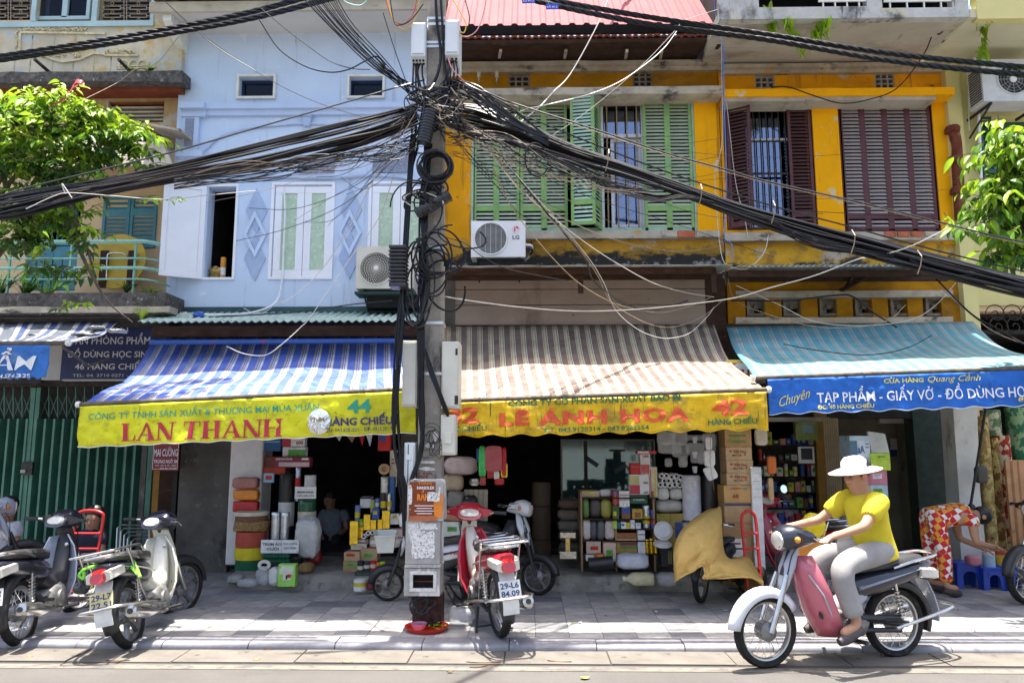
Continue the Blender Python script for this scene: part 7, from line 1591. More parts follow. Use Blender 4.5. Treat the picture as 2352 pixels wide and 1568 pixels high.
# ---- goods of the shop with the yellow LAN THANH valance
for a in(("carton","white and red packet marked 600 hanging under the yellow valance",648,1003,700,1025,9.5,.1,WHT,[("600",680,1012,696,1020,(.3,.02,.03))],[(648,1003,668,1025,(.4,.03,.05))]),("carton","white and green wrap packet above the dark red long box",649,1026,702,1048,9.5,.1,WHT,[("WRAP",686,1038,700,1045,(.3,.5,.2))],[(662,1032,702,1048,GRN)]),
          ("carton","long dark red and white box lettered ANNAPURNA",630,1049,712,1073,9.4,.12,(.2,.02,.05),[("ANNAPURNA",633,1051,672,1056,WHT)],[(640,1061,710,1071,(.55,.42,.45)),(693,1051,708,1056,WHT)]),("carton","dark blue carton behind the packet marked 600",603,1005,645,1036,9.8,.2,(.03,.12,.28),[],[(605,1012,642,1016,(.2,.4,.6))]),("carton","red and dark carton below the blue one",604,1048,656,1090,9.8,.2,(.16,.04,.03),[],[(606,1074,654,1088,(.5,.06,.02))]),
          ("picture_card","small blue card with a red shape leaning by the white pillar",605,1086,629,1108,9.6,.02,(.25,.45,.62),[],[(610,1092,624,1101,RED)]),("price_sign","white card lettered MANH NHUA standing on the green roll",677,1117,726,1145,9.3,.006,WHT,[("MÀNH NHỰA",683,1127,720,1132,BLK),("CHẮN ĐIỀU HÒA",681,1136,722,1140,(.2,.2,.2))]),("price_sign","white card lettered TRUM AO CUOI in front of the silver rolls",599,1239,686,1270,9.25,.006,WHT,[("TRÙM ÁO",603,1246,646,1252,BLK),("CƯỚI",612,1257,640,1263,BLK),("BỌC CHĂN",650,1246,682,1250,(.15,.15,.15)),("BỌC ĐỆM",652,1256,680,1260,(.15,.15,.15))],[(646,1240,646.8,1269,(.3,.3,.3))]),
          ("carton","brown carton on top of another at the right of the dark doorway",790,1267,826,1288,9.3,.25,CARD),("carton","brown carton on the doorstep right of the dark doorway",788,1288,827,1316,9.3,.27,KRAFT),("carton","brown parcel behind the basket of the white moped",828,1259,866,1288,9.35,.22,CARD),("price_sign","torn white card lying on the brown parcels",806,1248,842,1262,9.4,.01,CRM,[("RUY BĂNG",812,1252,836,1257,(.4,.3,.25))]),("carton","mauve-brown carton under the gold boxes",804,1238,846,1250,9.45,.2,(.3,.2,.17)),
          ("carton","pale pink pack stacked left of the poster board",893,1215,925,1234,9.5,.2,(.5,.38,.35)),("carton","pale carton under the pink pack left of the pole",890,1235,928,1256,9.5,.22,(.42,.34,.3)),("carton","white cardboard sheet upright left of the pole",895,1033,912,1118,9.7,.02,CRM),("carton","red box hanging at the right end under the yellow valance",868,997,896,1035,9.2,.1,RED,[],[(870,999,886,1012,BLU)]),("carton","silver box on the pile right of the dark doorway",827,1141,852,1166,9.6,.15,SILV,[],[(827,1141,852,1145,BLK)]),("carton","blue packet among the gold boxes",854,1167,870,1192,9.45,.08,BLU),("carton","clear and white packet right of the gold boxes",896,1180,916,1204,9.5,.1,SILV)):B(a[0],a[1],a[0].replace('_',' '),*a[2:9],*(a[9:10]or((),)),None,*(a[10:11]or((),)))
for i,(x0,y0,x1,y1)in enumerate(((803,1196,822,1252),(835,1181,850,1217),(850,1193,864,1217),(867,1192,878,1216),(877,1172,895,1214),(821,1205,834,1236))):B("gold_box",("tall gold foil box at the left of the pile","gold foil box second in the pile","short gold foil box in the middle of the pile","slim gold foil box in the pile","large gold foil box at the right of the pile","low gold foil box behind the white tubes")[i],"box",x0,y0,x1,y1,9.4+.02*i,.1,foil((.72,.47,.04)))
for a in(("foil_roll","left bright silver roll behind the TRUM AO card",619,1176,640,1245,9.4,foil(SILV)),("foil_roll","right bright silver roll behind the TRUM AO card",642,1176,661,1245,9.4,foil(SILV)),("plastic_roll","tall black roll behind the silver rolls",634,1088,670,1245,9.7,cm(BLK,.4)),("plastic_roll","slim blue-silver roll left of the white card",676,1071,689,1150,9.7,foil((.4,.45,.6))),("paper_roll","white roll on top of the green roll",696,1091,722,1118,9.5,WHT),("plastic_roll","dark green shiny roll under the MANH NHUA card",678,1146,719,1250,9.5,cm(DGR,.2)),("foil_roll","tall silver-grey roll left of the pole",871,1094,892,1175,9.6,foil((.5,.5,.46))),("foil_roll","navy blue roll beside the tall silver-grey roll",892,1095,907,1175,9.62,cm((.03,.1,.3),.3)),("bottle","black bottle in front of the silver-grey roll",873,1131,885,1173,9.5,cm(BLK,.2)),("tin","silver tin beside the black bottle",886,1133,898,1172,9.55,foil(SILV)),("tin","green tin in the gold pile",823,1192,835,1210,9.45,cm(GRN,.3)),("bottle","pale green bottle above the gold boxes",850,1147,860,1178,9.55,cm((.3,.42,.15),.2)),("tin","blue tin above the gold boxes",861,1144,871,1168,9.55,cm((.12,.2,.5),.3)),("tin","red-topped blue tube at the left of the pile",814,1160,826,1196,9.5,cm((.15,.22,.45),.3)),("thread_spool","red spool in the row below the cartons",849,1288,863,1312,9.2,RED),("thread_spool","orange spool in the row below the cartons",863,1291,872,1312,9.2,ORA),("thread_spool","lime spool in the row below the cartons",872,1290,883,1312,9.2,(.35,.6,.05)),("thread_spool","left black spool in the row below the cartons",819,1288,834,1312,9.2,BLK),("thread_spool","right black spool in the row below the cartons",834,1290,849,1312,9.2,(.03,.03,.08)),("bucket","white ribbed tub on the pavement left of the moped wheel",809,1331,838,1358,8.75,WHT),("tin","kraft drum behind the white tubes",846,1231,877,1256,9.4,BEIGE)):V(a[0],a[1],a[0].replace('_',' '),*a[2:])
for i,a in enumerate((("plastic_sack","grey-white plastic sack hanging over the green roll",674,1190,731,1280,9.3,.18,sack),("clear_bag","clear bag of dark goods standing on the pavement",585,1304,613,1344,8.85,.16,clear),("white_bag","white bag between the clear bag and the green bag",614,1304,640,1345,8.85,.16,cm((.66,.65,.6),.4)),("grey_bag","flat grey plastic bag lying at the foot of the roll stack",540,1331,583,1349,8.8,.2,clear),("white_stone","pale stone block at the corner of the doorstep",518,1322,552,1340,8.95,.2,cm((.3,.3,.27),.9,bump=.5)),("brown_bundle","bundle of brown fibre behind the green bag",682,1295,714,1318,9.1,.2,m_rope),("black_lump","black plastic lump under the white sack",640,1272,690,1298,9.4,.2,cm(BLK,.3)),("red_bag","dark red net bag beside the white tub",839,1333,865,1357,8.8,.2,cm((.2,.02,.04),.5)),("red_bag","red plastic bag hanging behind the white sack",700,1262,735,1295,9.6,.15,cm((.3,.02,.02),.3)),("dark_tray","dark tray of small green and black packets",810,1312,866,1332,9.1,.25,cm((.03,.05,.03),.6)))):bag(a[0],a[1],a[0].replace('_',' '),*a[2:],seed=i+11)
t=B("snack_bag","lime green and white printed bag standing on the pavement","bag",638,1295,678,1347,8.8,.1,(.3,.62,.1),[],None,[(642,1299,674,1318,(.62,.68,.5)),(650,1316,668,1332,(.7,.7,.6)),(656,1320,660,1330,BLK),(660,1318,668,1326,RED)])
for k in range(16):bag("green_net_ball","dark green netted ball in the heap below the cards","net ball",600+(k%8)*7.5,1272+(k//8)*11,611+(k%8)*7.5,1284+(k//8)*11,9.2,.09,cm(DGR,.7,bump=.6),k,2.2,.1).__setitem__('group',"heap of green net balls")
b=MB();c=P(607,1297,8.95);b.tube([c+Vector((.058*math.cos(t),.0,.04*math.sin(t)))for t in[i*.3927 for i in range(16)]],.022,8,closed=True);b.build("white_ring",cm((.6,.58,.5)),smooth=60,label="white coil ring lying on the bags by the roll stack",cat="coil")
tubes([(835,1232),(845,1224),(855,1223),(866,1223),(877,1223)],5.2,9.35,.3,"white paper tube end in the row below the gold boxes","row of white tubes by the gold boxes")
b=MB();c=P(882,1077,9.55);b.lathe([(.06,.12),(.07,0),(.03,-.002),(.025,.03)],c,(0,1,0),16);b.build("cardboard_core",cm(CARD),smooth=40,label="round cardboard core above the tall silver-grey roll",cat="roll")
for i,(x0,x1,y1,cc)in enumerate(((822,838,1023,RED),(839,856,1024,SILV),(790,820,1016,KRAFT),(765,788,1012,CRM))):b=MB();q=[P(x0,992,9.1),P(x1,992,9.1),P(lerp(x0,x1,.6),y1,9.05)];b.extr(q,(0,.03,0));b.build("hanging_packet",cm(cc,.3),label=("red pointed packet","silver pointed packet","brown paper cone","cream paper cone")[i]+" hanging under the yellow valance",cat="packet")
# ---- shop with the LE ANH HOA valance
for i,a in enumerate((("plastic_sack","pinkish white plastic sack right of the pole",1018,1049,1094,1090,9.3,.3,cm((.6,.5,.5),.35,bump=.6,bscale=20)),("paper_pack","beige pack under the pinkish sack",1016,1087,1063,1128,9.35,.25,cm(BEIGE,.4,bump=.4)),("paper_pack","grey film-wrapped pack right of the pole",1024,1127,1066,1167,9.3,.25,cm((.22,.21,.2),.25,bump=.6)),("black_bag","black bag slumped beside the grey pack",1062,1138,1096,1180,9.25,.2,cm(BLK,.3)),("orange_pack","terracotta film-wrapped pack above the white carton",1016,1168,1068,1199,9.3,.25,cm((.45,.22,.13),.35,bump=.4)),("foam_pack","white pack of foam chips lying on the doorstep",1418,1273,1494,1310,9.0,.25,cm((.62,.64,.72),.4,bump=1,bscale=60)),("crumpled_bag","crumpled clear bag on the pavement beside the jerrycan",1512,1318,1560,1348,8.8,.2,clear),("crumpled_bag","clear plastic bag on the pavement left of the red motorbike",1028,1398,1088,1440,7.3,.22,clear),("dark_bolster","topmost grey-brown bolster in the stack",1283,1146,1334,1171,9.8,.3,cm((.14,.1,.08),.8)),("dark_bolster","second grey-brown bolster from the top",1282,1171,1334,1196,9.8,.3,cm((.2,.17,.14),.8)),("dark_bolster","third grey-brown bolster from the top",1283,1196,1334,1221,9.8,.3,cm((.22,.19,.16),.8)),("dark_bolster","fourth grey-brown bolster in the stack",1284,1221,1334,1246,9.8,.3,cm((.16,.13,.11),.8)),("dark_bolster","lowest grey-brown bolster on the doorstep",1285,1246,1334,1275,9.8,.3,cm((.2,.17,.15),.8)),
    ("net_bag","green leaf-printed bag at the top left of the shelf",1338,1144,1354,1190,9.3,.12,cm((.12,.25,.05),.4)),("net_bag","dark brown bag in the top row of the shelf",1354,1144,1382,1190,9.3,.14,cm((.06,.045,.04),.4)),("net_bag","mustard-green bag in the top row of the shelf",1380,1146,1406,1190,9.3,.12,cm((.35,.33,.06),.4)),("net_bag","pale bag at the left of the second shelf row",1338,1192,1358,1240,9.25,.12,cm((.55,.5,.45),.4)),("net_bag","dark striped bag in the second shelf row",1354,1195,1372,1240,9.25,.12,cm((.07,.06,.08),.4)),("net_bag","charcoal bag in the second shelf row",1371,1195,1390,1240,9.25,.12,cm((.1,.1,.1),.4)),("net_bag","pinkish white bag at the right of the second shelf row",1389,1196,1413,1240,9.25,.12,cm((.58,.48,.44),.4)),("yarn_cone","left white cone pack under the paper tubes",1511,1119,1539,1148,9.3,.2,cm((.62,.6,.56))),("yarn_cone","right white cone pack under the paper tubes",1540,1120,1572,1148,9.3,.2,cm((.55,.53,.48))),("film_pack","grey-white film-wrapped pack below the cones",1508,1148,1573,1178,9.3,.25,cm((.42,.4,.36),.3,bump=.5)),("cups_pack","row of white cups on top of the shelf",1376,1124,1405,1141,9.35,.1,WHT),("pink_bag","pink plastic bag beside the blue stools",2228,1276,2258,1300,9.2,.15,cm(PNK,.3)),("red_sack","dark red net of goods behind the tan tarpaulin",1655,1182,1692,1222,9.2,.15,cm((.25,.02,.04),.4)))):bag(a[0],a[1],a[0].replace('_',' '),*a[2:],seed=i+40,amp=.09)
sh=thing("display_shelf","open display shelf of packets under the stained yellow valance","shelf",tuple(P(1420,1312,9.3)))
for y,x1_ in((1142,1503),(1191,1503),(1241,1503),(1271,1512),(1214,1503)):bx("shelf_board",m_wood,sh,1338 if y!=1214 else 1416,y,x1_,y+2.5,9.22,.4)
for x_ in(1334,1413,1501):bx("shelf_upright",cm((.3,.18,.09)),sh,x_,1128,x_+4,1312,9.24,.38)
for a in(("carton","white carton low beside the seat of the white moped",1016,1198,1056,1232,9.3,.3,WHT),("board_pack","pack of pale boards on top of the shelf",1336,1127,1377,1141,9.3,.3,BEIGE),("kraft_pack","left kraft paper pack leaning on the lowest shelf",1347,1243,1380,1271,9.2,.1,(.55,.4,.3)),("kraft_pack","right tall kraft paper pack at the foot of the shelf",1386,1246,1415,1290,9.15,.1,(.58,.43,.32)),("carton","small white carton at the foot of the shelf",1346,1273,1366,1288,9.2,.1,WHT),("carton","red tin-like box on the black roll",1366,1271,1388,1286,9.12,.1,(.5,.1,.03)),("carton","blue and red packet in the top row of the shelf",1407,1125,1421,1158,9.25,.1,RED,[],[(1408,1126,1420,1136,BLU)]),("carton","stack of white packets in the top row of the shelf",1422,1127,1446,1164,9.25,.1,WHT,[],[(1423,1135,1445,1137,(.5,.1,.1)),(1423,1146,1445,1148,(.4,.1,.1))]),("carton","dark green box lettered ITALIAN on the shelf",1447,1137,1487,1156,9.25,.12,DGR,[("ITALIAN",1454,1143,1480,1149,WHT)]),("carton","white and red carton marked 40 and 60",1446,1089,1491,1136,9.3,.15,WHT,[("40",1477,1105,1488,1111,(.3,.05,.05)),("60",1479,1127,1489,1133,(.3,.05,.05))],[(1447,1092,1468,1112,(.5,.5,.2)),(1447,1113,1470,1134,(.5,.05,.08))]),("carton","red tins in film on the white carton",1448,1063,1470,1089,9.32,.12,RED,[],[(1449,1070,1469,1073,(.6,.1,.1))]),("carton","white carton marked 100 on the pile",1471,1042,1493,1089,9.32,.14,WHT,[("100",1476,1045,1490,1050,(.3,.05,.05))],[(1472,1066,1492,1087,(.55,.1,.1))]),("carton","red and white lid box on top of the pile",1463,1035,1508,1042,9.25,.15,(.5,.04,.05),[],[(1465,1036,1490,1040,WHT)]),("tube_pack","upright pack of pale red-edged tubes beside the pile",1492,1072,1510,1142,9.3,.1,CRM,[],[(1494,1078,1496,1140,RED),(1504,1078,1507,1140,YEL)]),
          ("carton","lime packet in the middle shelf row",1407,1196,1417,1214,9.22,.08,(.35,.55,.08)),("carton","dark green packet in the middle shelf row",1417,1198,1427,1214,9.22,.08,DGR),("carton","white packet in the middle shelf row",1427,1198,1438,1214,9.22,.08,WHT),("carton","yellow packet in the middle shelf row",1438,1199,1447,1214,9.22,.08,YEL),("carton","tall white packet in the middle shelf row",1448,1191,1458,1214,9.22,.08,WHT),("carton","pale packet right of the tall white one",1460,1200,1472,1214,9.22,.08,SILV),("carton","sunflower-printed packet in the second row of the shelf",1407,1160,1422,1191,9.22,.1,(.06,.1,.02),[],[(1409,1174,1416,1184,YEL)]),("carton","blue and brown printed packet in the second row",1428,1165,1448,1191,9.22,.1,(.2,.08,.04),[],[(1429,1166,1447,1178,BLU)]),("carton","yellow printed packet in the second row",1452,1168,1476,1191,9.22,.1,(.5,.3,.04),[],[(1458,1176,1472,1188,(.25,.1,.03))]),("book_stack","brown book lying in the lower shelf row",1416,1223,1463,1241,9.25,.2,(.28,.1,.02),[],[(1417,1238,1462,1240,CRM)]),("book_stack","red, green and gold books stacked on the lowest shelf",1416,1244,1463,1271,9.25,.2,(.4,.25,.04),[],[(1424,1246,1462,1252,(.2,.03,.04)),(1424,1253,1462,1259,(.08,.2,.06))]),("carton","stack of white packets at the right of the lower shelf",1465,1217,1482,1271,9.23,.1,WHT,[],[(1466,1226,1481,1228,BLK),(1466,1240,1481,1242,BLK)]),("mustard_box","left mustard carton under the film pack",1509,1179,1541,1258,9.3,.25,(.33,.24,.04)),("mustard_box","right mustard carton under the film pack",1542,1179,1573,1290,9.3,.25,(.38,.28,.06)),("crate","dark plastic crate on the doorstep by the tarpaulin",1519,1258,1546,1300,9.1,.2,BLK,[],[(1535,1264,1538,1294,(.2,.17,.05)),(1540,1264,1543,1294,(.2,.17,.05))]),
          ("carton","tan carton printed Campus at the top of the stack",1665,985,1726,1026,9.0,.3,(.42,.25,.1),[("Campus",1674,1008,1714,1016,(.1,.3,.05))],[(1674,998,1712,1002,(.05,.25,.04))],1),("carton","highest of three Viet Hoa ink cartons",1667,1026,1727,1056,9.0,.3,(.52,.36,.19),[("Việt Hoa",1684,1033,1714,1040,(.35,.06,.03)),("Mực Dấu",1682,1043,1705,1047,(.12,.05,.03))],[(1675,1034,1681,1038,(.45,.05,.03)),(1709,1042,1713,1045,BLU)],1),("carton","middle of three Viet Hoa ink cartons",1669,1056,1730,1086,9.0,.3,(.5,.34,.18),[("Việt Hoa",1686,1063,1716,1070,(.35,.06,.03)),("Mực Dấu",1685,1073,1708,1077,(.12,.05,.03))],[(1677,1064,1683,1068,(.45,.05,.03)),(1712,1072,1716,1075,BLK)],1),("carton","lowest of three Viet Hoa ink cartons",1669,1086,1729,1114,9.0,.3,(.5,.34,.18),[("Việt Hoa",1686,1091,1716,1098,(.35,.06,.03)),("Mực Dấu",1686,1101,1708,1105,(.12,.05,.03))],[(1677,1092,1683,1096,(.45,.05,.03)),(1711,1100,1715,1103,RED)],1),("carton","orange-tan carton marked RPH 60",1663,1114,1729,1154,8.98,.32,(.52,.3,.1),[("RPH",1684,1119,1702,1124,(.3,.06,.03)),("60",1683,1134,1697,1143,(.35,.03,.02))],[(1678,1119,1682,1124,(.1,.2,.3)),(1706,1120,1716,1124,(.1,.25,.3))],1),("carton","plain tan carton with a dark band under the RPH carton",1664,1154,1728,1200,9.0,.3,(.42,.27,.13),[],[(1664,1156,1728,1161,(.05,.05,.12))]),("carton","plain kraft carton at the bottom of the carton stack",1662,1200,1730,1330,9.0,.32,KRAFT),("paper_stack","tall stack of white paper beside the ink cartons",1730,1072,1754,1330,8.95,.25,WHT,[],[(1730,1086,1754,1087,(.4,.4,.42)),(1730,1104,1754,1105,(.4,.4,.42)),(1730,1122,1754,1123,(.45,.45,.47)),(1730,1140,1754,1141,(.4,.4,.42))]),
          ("cup_stand","brown box panel standing behind the scale",1336,1192,1338,1310,9.3,.2,BRN)):B(a[0],a[1],a[0].replace('_',' '),*a[2:9],*(a[9:10]or((),)),*(a[11:12]or(None,)),*(a[10:11]or((),)))
for a in(("tin","round tin on the left side rack",1077,1099,1100,1115,9.5,foil(SILV)),("tin","silver flask in the second shelf row",1477,1160,1494,1214,9.25,foil(SILV)),("tin","blue tin with red band in the second shelf row",1495,1170,1506,1214,9.25,cm(BLU,.3)),("tin","steel-lidded jar on the shelf",1428,1157,1444,1165,9.24,foil(SILV)),("big_drum","big white drum right of the paper tubes",1573,1092,1616,1290,9.2,cm((.6,.6,.66),.4)),("big_drum","big black drum beside the white drum",1617,1093,1657,1290,9.25,cm((.02,.02,.022),.3)),("gold_roll","left gold roll at the foot of the shelf",1482,1238,1492,1271,9.22,foil(GOLD)),("gold_roll","middle gold roll at the foot of the shelf",1492,1236,1502,1271,9.22,foil(GOLD)),("gold_roll","right gold roll at the foot of the shelf",1502,1238,1512,1271,9.22,foil(GOLD)),("cooler_jug","white and pale blue cooler jug behind the stools",2266,1268,2292,1308,9.3,cm((.4,.58,.68),.4)),("cooler_jug","orange and yellow cooler jug behind the stools",2293,1266,2322,1308,9.35,cm((.65,.4,.03),.4))):V(a[0],a[1],a[0].replace('_',' '),*a[2:],**({'band':[(.8,1.02,cm(WHT if 'blue' in a[1]else(.5,.06,.02)))]}if 'jug' in a[0]else{}))
tubes([(1520,1092.5),(1531,1092),(1543,1095),(1554,1093),(1564,1096),(1526,1104),(1536,1104),(1548,1104),(1559,1106),(1569,1107),(1517,1113),(1528,1113),(1539,1115),(1550,1113),(1562,1114)],6,9.3,.35,"white paper tube in the pile over the cones","pile of white paper tubes")
b=MB();c0,c1=P(1352,1296,9.05),P(1408,1290,9.05);b.tube([c0,lerp(c0,c1,.5),c1],.075,14);b.build("black_roll",cm(BLK,.4),smooth=40,label="thick black roll lying on the doorstep under the shelf",cat="roll")
pl=thing("paper_plates","round white plate leaning on a second plate beside the tarpaulin","plate",tuple(P(1524,1248,9.0)))
for i,(px,py,r_,az)in enumerate(((1524,1218,.11,.25),(1522,1246,.108,3))):b=MB();b.lathe([(r_*.2,.012),(r_*.7,.01),(r_*.75,0),(r_,-.012),(r_,-.018)],P(px,py,9.0),(0,-1,az),28);b.build("plate",WHT and cm((.66,.65,.64),.5),pl,smooth=40)
jc=thing("jerrycan","cream plastic jerrycan lying on the pavement by the doorstep","jerrycan",tuple(G(1470,1347)));b=MB();a,z1=XZ(1438,1318,8.75);c,z0=XZ(1504,1347,8.75);zm=(z0+z1)/2;h=(z1-z0)/2
b.loft([[Vector((x,8.85+.1*k*math.copysign(abs(math.cos(t))**.5,math.cos(t)),zm+h*k*math.copysign(abs(math.sin(t))**.5,math.sin(t))))for t in[i*math.pi/8 for i in range(16)]]for x,k in((a,.3),(a+.02,.35),(a+.09,.95),(a+.13,1),(c-.04,1),(c-.01,.94),(c,.85))]);b.build("body",cm((.58,.53,.32),.45,bump=.15,bscale=14),jc,smooth=50);b=MB();b.lathe([(.03,0),(.03,.03),(.025,.035)],(a+.004,8.85,zm),(-1,0,0),12);b.build("cap",cm(CRM),jc,smooth=40)
V('brown_drum','tall brown drum standing in the dark doorway left of the bolsters','drum',1222,1108,1266,1300,10.4,cm((.09,.055,.03),.6),band=[(.3,.32,cm(BLK)),(.7,.72,cm(BLK))])
# weighing scale, hanging things
ws=thing("platform_scale","gold platform weighing scale in front of the bolsters","scale",tuple(P(1304,1284,9.3)))
for r_,d_ in(((1286,1222,1323,1236),.2),((1285,1266,1325,1284),.35)):bx("pan",foil((.5,.45,.36)),ws,*r_,9.3,d_,bevel=.008)
bx("post",foil((.5,.38,.12)),ws,1299,1236,1309,1266,9.32,.06)
hang=[("green_bag","green foil bag hanging right of the pole",1099,1024,1117,1094,9.0,.04,foil((.08,.5,.15))),("pink_sheet","dusky pink sheet hanging under the stained valance",1114,1024,1153,1082,8.98,.02,cm((.5,.12,.14),.6)),("red_strip","red ribbon strip hanging beside the pink sheet",1153,1028,1163,1092,9.0,.03,cm((.55,.01,.03),.4)),("yellow_bag","gold foil bag hanging beside the pink sheet",1150,1062,1166,1097,9.02,.04,foil((.7,.5,.05))),("red_card","red card hanging below the pink sheet",1119,1080,1133,1098,9.02,.02,cm(RED,.5)),("white_packet","white printed packet hanging below the pink sheet",1134,1082,1147,1100,9.02,.02,cm(WHT)),("red_card","red and green card hanging lowest right of the pole",1136,1098,1158,1113,9.02,.02,cm(RED,.5)),("red_packet","red patterned packet hanging below the green bag",1102,1095,1116,1114,9.02,.02,cm((.4,.06,.05),.5)),("blue_strip","blue strip hanging left of the green bag",1094,1030,1100,1056,9.03,.03,cm(BLU)),("foam_box","upper white foam box on the hanging string",1621,1003,1636,1032,8.9,.04,WHT),("foam_box","large white foam box on the hanging string",1618,1033,1643,1071,8.88,.05,WHT),("bristle_fan","bundle of pale bristle brushes hanging by the carton stack",1736,984,1764,1022,9.0,.08,(.6,.52,.4)),("wood_sticks","bundle of wooden sticks hanging left of the red motorbike's mirror",1766,1098,1778,1150,9.1,.06,(.6,.38,.16)),("orange_toy","tangle of orange and green cords hanging by the brushes",1764,1048,1784,1088,9.1,.06,(.65,.15,.02))]
for i,a in enumerate(hang):bag(a[0],a[1],a[0].replace('_',' '),*a[2:8],a[8],i+3,5,.06)
bag("foam_box","lowest white foam cup lying askew on the hanging string","foam box",1620,1070,1646,1102,8.9,.05,cm(WHT),77,5,.05,rot=.45)
b=MB();b.tube([P(1632,985,8.9),P(1631,1060,8.86),P(1640,1125,8.9)],.003,4);b.build("string",m_tanw,label="string holding the white foam boxes",cat="string")
for i in range(4):
    c=P(1596,1010+i*34,8.95);b=MB();b.lathe([(.022,0),(.034,.075),(.036,.078),(.033,.075),(.02,.004)],c-Vector((0,0,.04)),(0,0,1),14);b.build("plastic_cup",clear,smooth=50,label="clear plastic cup strung in the vertical row",cat="cup",group="strung plastic cups")
for i in range(12):bag("food_box","clear plastic food box hanging in the cluster above the drums","food box",1524+(i%4)*31+rnd(-14,8),996+(i//4)*25+rnd(-8,6),1556+(i%4)*31+rnd(-12,12),1016+(i//4)*25+rnd(-6,10),9.15+.05*(i%3),.08,clear,i,5,.05).__setitem__('group',"hanging clear food boxes")
for k in range(5):bx("paper_sheet",cm((.5-.03*(k%2),.43,.33)),None,1066+k*11,1124,1076+k*11,1196,9.5+.004*k,.05,label="upright cream roll of paper in the rack right of the pole",cat="paper roll",group="upright cream paper rolls")
sw=thing("sliding_window","dim glazed sliding window inside the shop behind the bolsters","window",tuple(P(1390,1195,10.7)))
frame_px(sw,"frame",mat("alu_frame",(.16,.16,.15),.5,.5),1288,1008,1505,1196,10.78,4,.05);bx("mullion",m_iron,sw,1343,1010,1350,1194,10.74,.04);bx("pane",glassmat("shop_glass",(.6,.75,.75),.05,refl=.18),sw,1290,1010,1503,1194,10.8,.006);bx("lit_partition",mat("pale_partition",(.25,.31,.3),.8,var=.2,scale=2),sw,1288,1040,1505,1200,11.5,.03);bx("ochre_banner",cm((.35,.18,.03)),sw,1300,1012,1440,1040,11.48,.02)
for i,(px,py,ang)in enumerate(((1360,1060,.6),(1425,1075,-.5),(1300,1150,-.6))):b=MB();b.obox(P(px,py,10.77),(.2,.003,.06),(0,ang,0));b.build("sticker",cm((.05,.07,.12)),sw)
# ---- shop with the blue valance
for a in(("wall_clock_box","olive box with a pale clock face hanging in the dark shop",1828,968,1878,1011,10.4,.1,(.25,.27,.08),[],[(1843,976,1868,994,(.25,.4,.45)),(1829,1001,1877,1010,(.2,.3,.05))]),("framed_picture","white-framed dark picture below the olive box",1834,1025,1871,1064,10.4,.03,WHT,[],[(1840,1029,1866,1055,(.05,.04,.04))]),("paper_box","white and pale blue copier paper box with letters AA",1952,1000,1998,1050,9.2,.3,(.5,.66,.76),[("aA",1970,1022,1986,1040,BLU)],[(1970,1012,1998,1050,(.66,.76,.82)),(1952,1012,1969,1050,(.1,.22,.32)),(1988,1018,1996,1020,BLU),(1988,1026,1996,1028,BLU)]),("paper_box","pale blue paper box under the AA box",1952,1050,1999,1080,9.2,.3,(.4,.58,.7),[],[(1973,1055,1992,1062,WHT)]),("paper_box","lime green paper box marked qplus",2000,1040,2045,1080,9.18,.3,(.5,.66,.06),[("qplus",2015,1045,2033,1050,(.1,.25,.05))],[(2000,1054,2045,1055,(.3,.45,.05))]),("paper_box","left rose pink paper box in the stack",1962,1080,2000,1113,9.2,.3,(.5,.14,.2)),("paper_box","right rose pink paper box in the stack",2000,1080,2038,1113,9.2,.3,(.55,.2,.26)),("paper_box","mustard paper box marked qplus in the stack",1963,1113,2000,1150,9.2,.3,(.55,.42,.04),[("qplus",1972,1117,1988,1121,(.3,.2,.02))]),("paper_box","pale grey-blue paper box in the stack",2000,1113,2040,1150,9.2,.3,(.42,.52,.6)),("paper_box","white carton block at the bottom of the paper stack",1960,1150,2042,1330,9.2,.3,(.5,.48,.44)),("notice","small white and navy notice on the passage wall",2046,1006,2061,1048,11.7,.01,WHT,[],[(2046,1032,2061,1048,(.04,.06,.2))]),("light_box","long grey lamp cover over the passage",2020,951,2128,972,10.9,.1,(.45,.42,.36)),("shelf_unit","dark stuffed shelf at the back of the blue-valance shop",1745,1010,1900,1320,11.6,.3,(.07,.06,.05),[],[(1760,1050,1800,1064,(.2,.1,.08)),(1810,1080,1826,1100,(.2,.2,.22)),(1770,1120,1800,1130,(.15,.2,.1)),(1880,1030,1895,1060,(.3,.05,.12))])):B(a[0],a[1],a[0].replace('_',' '),*a[2:9],*(a[9:10]or((),)),None,*(a[10:11]or((),)))
b=MB();q=[P(1993,990,9.25),P(2033,996,9.25),P(2043,1040,9.2),P(2002,1040,9.2)];b.extr(q,(0,.04,.0));b.build("notepad",WHT and cm((.6,.6,.56)),label="white pad leaning on the lime green paper box",cat="notepad")
for k in range(7):bx("broom_stick",cm((.35,.25,.13)),None,1928-2+k*-5,960,1930+k*-5,1150,10.2,.02,label="thin stick hanging in the row by the passage door",cat="stick",group="row of thin sticks")
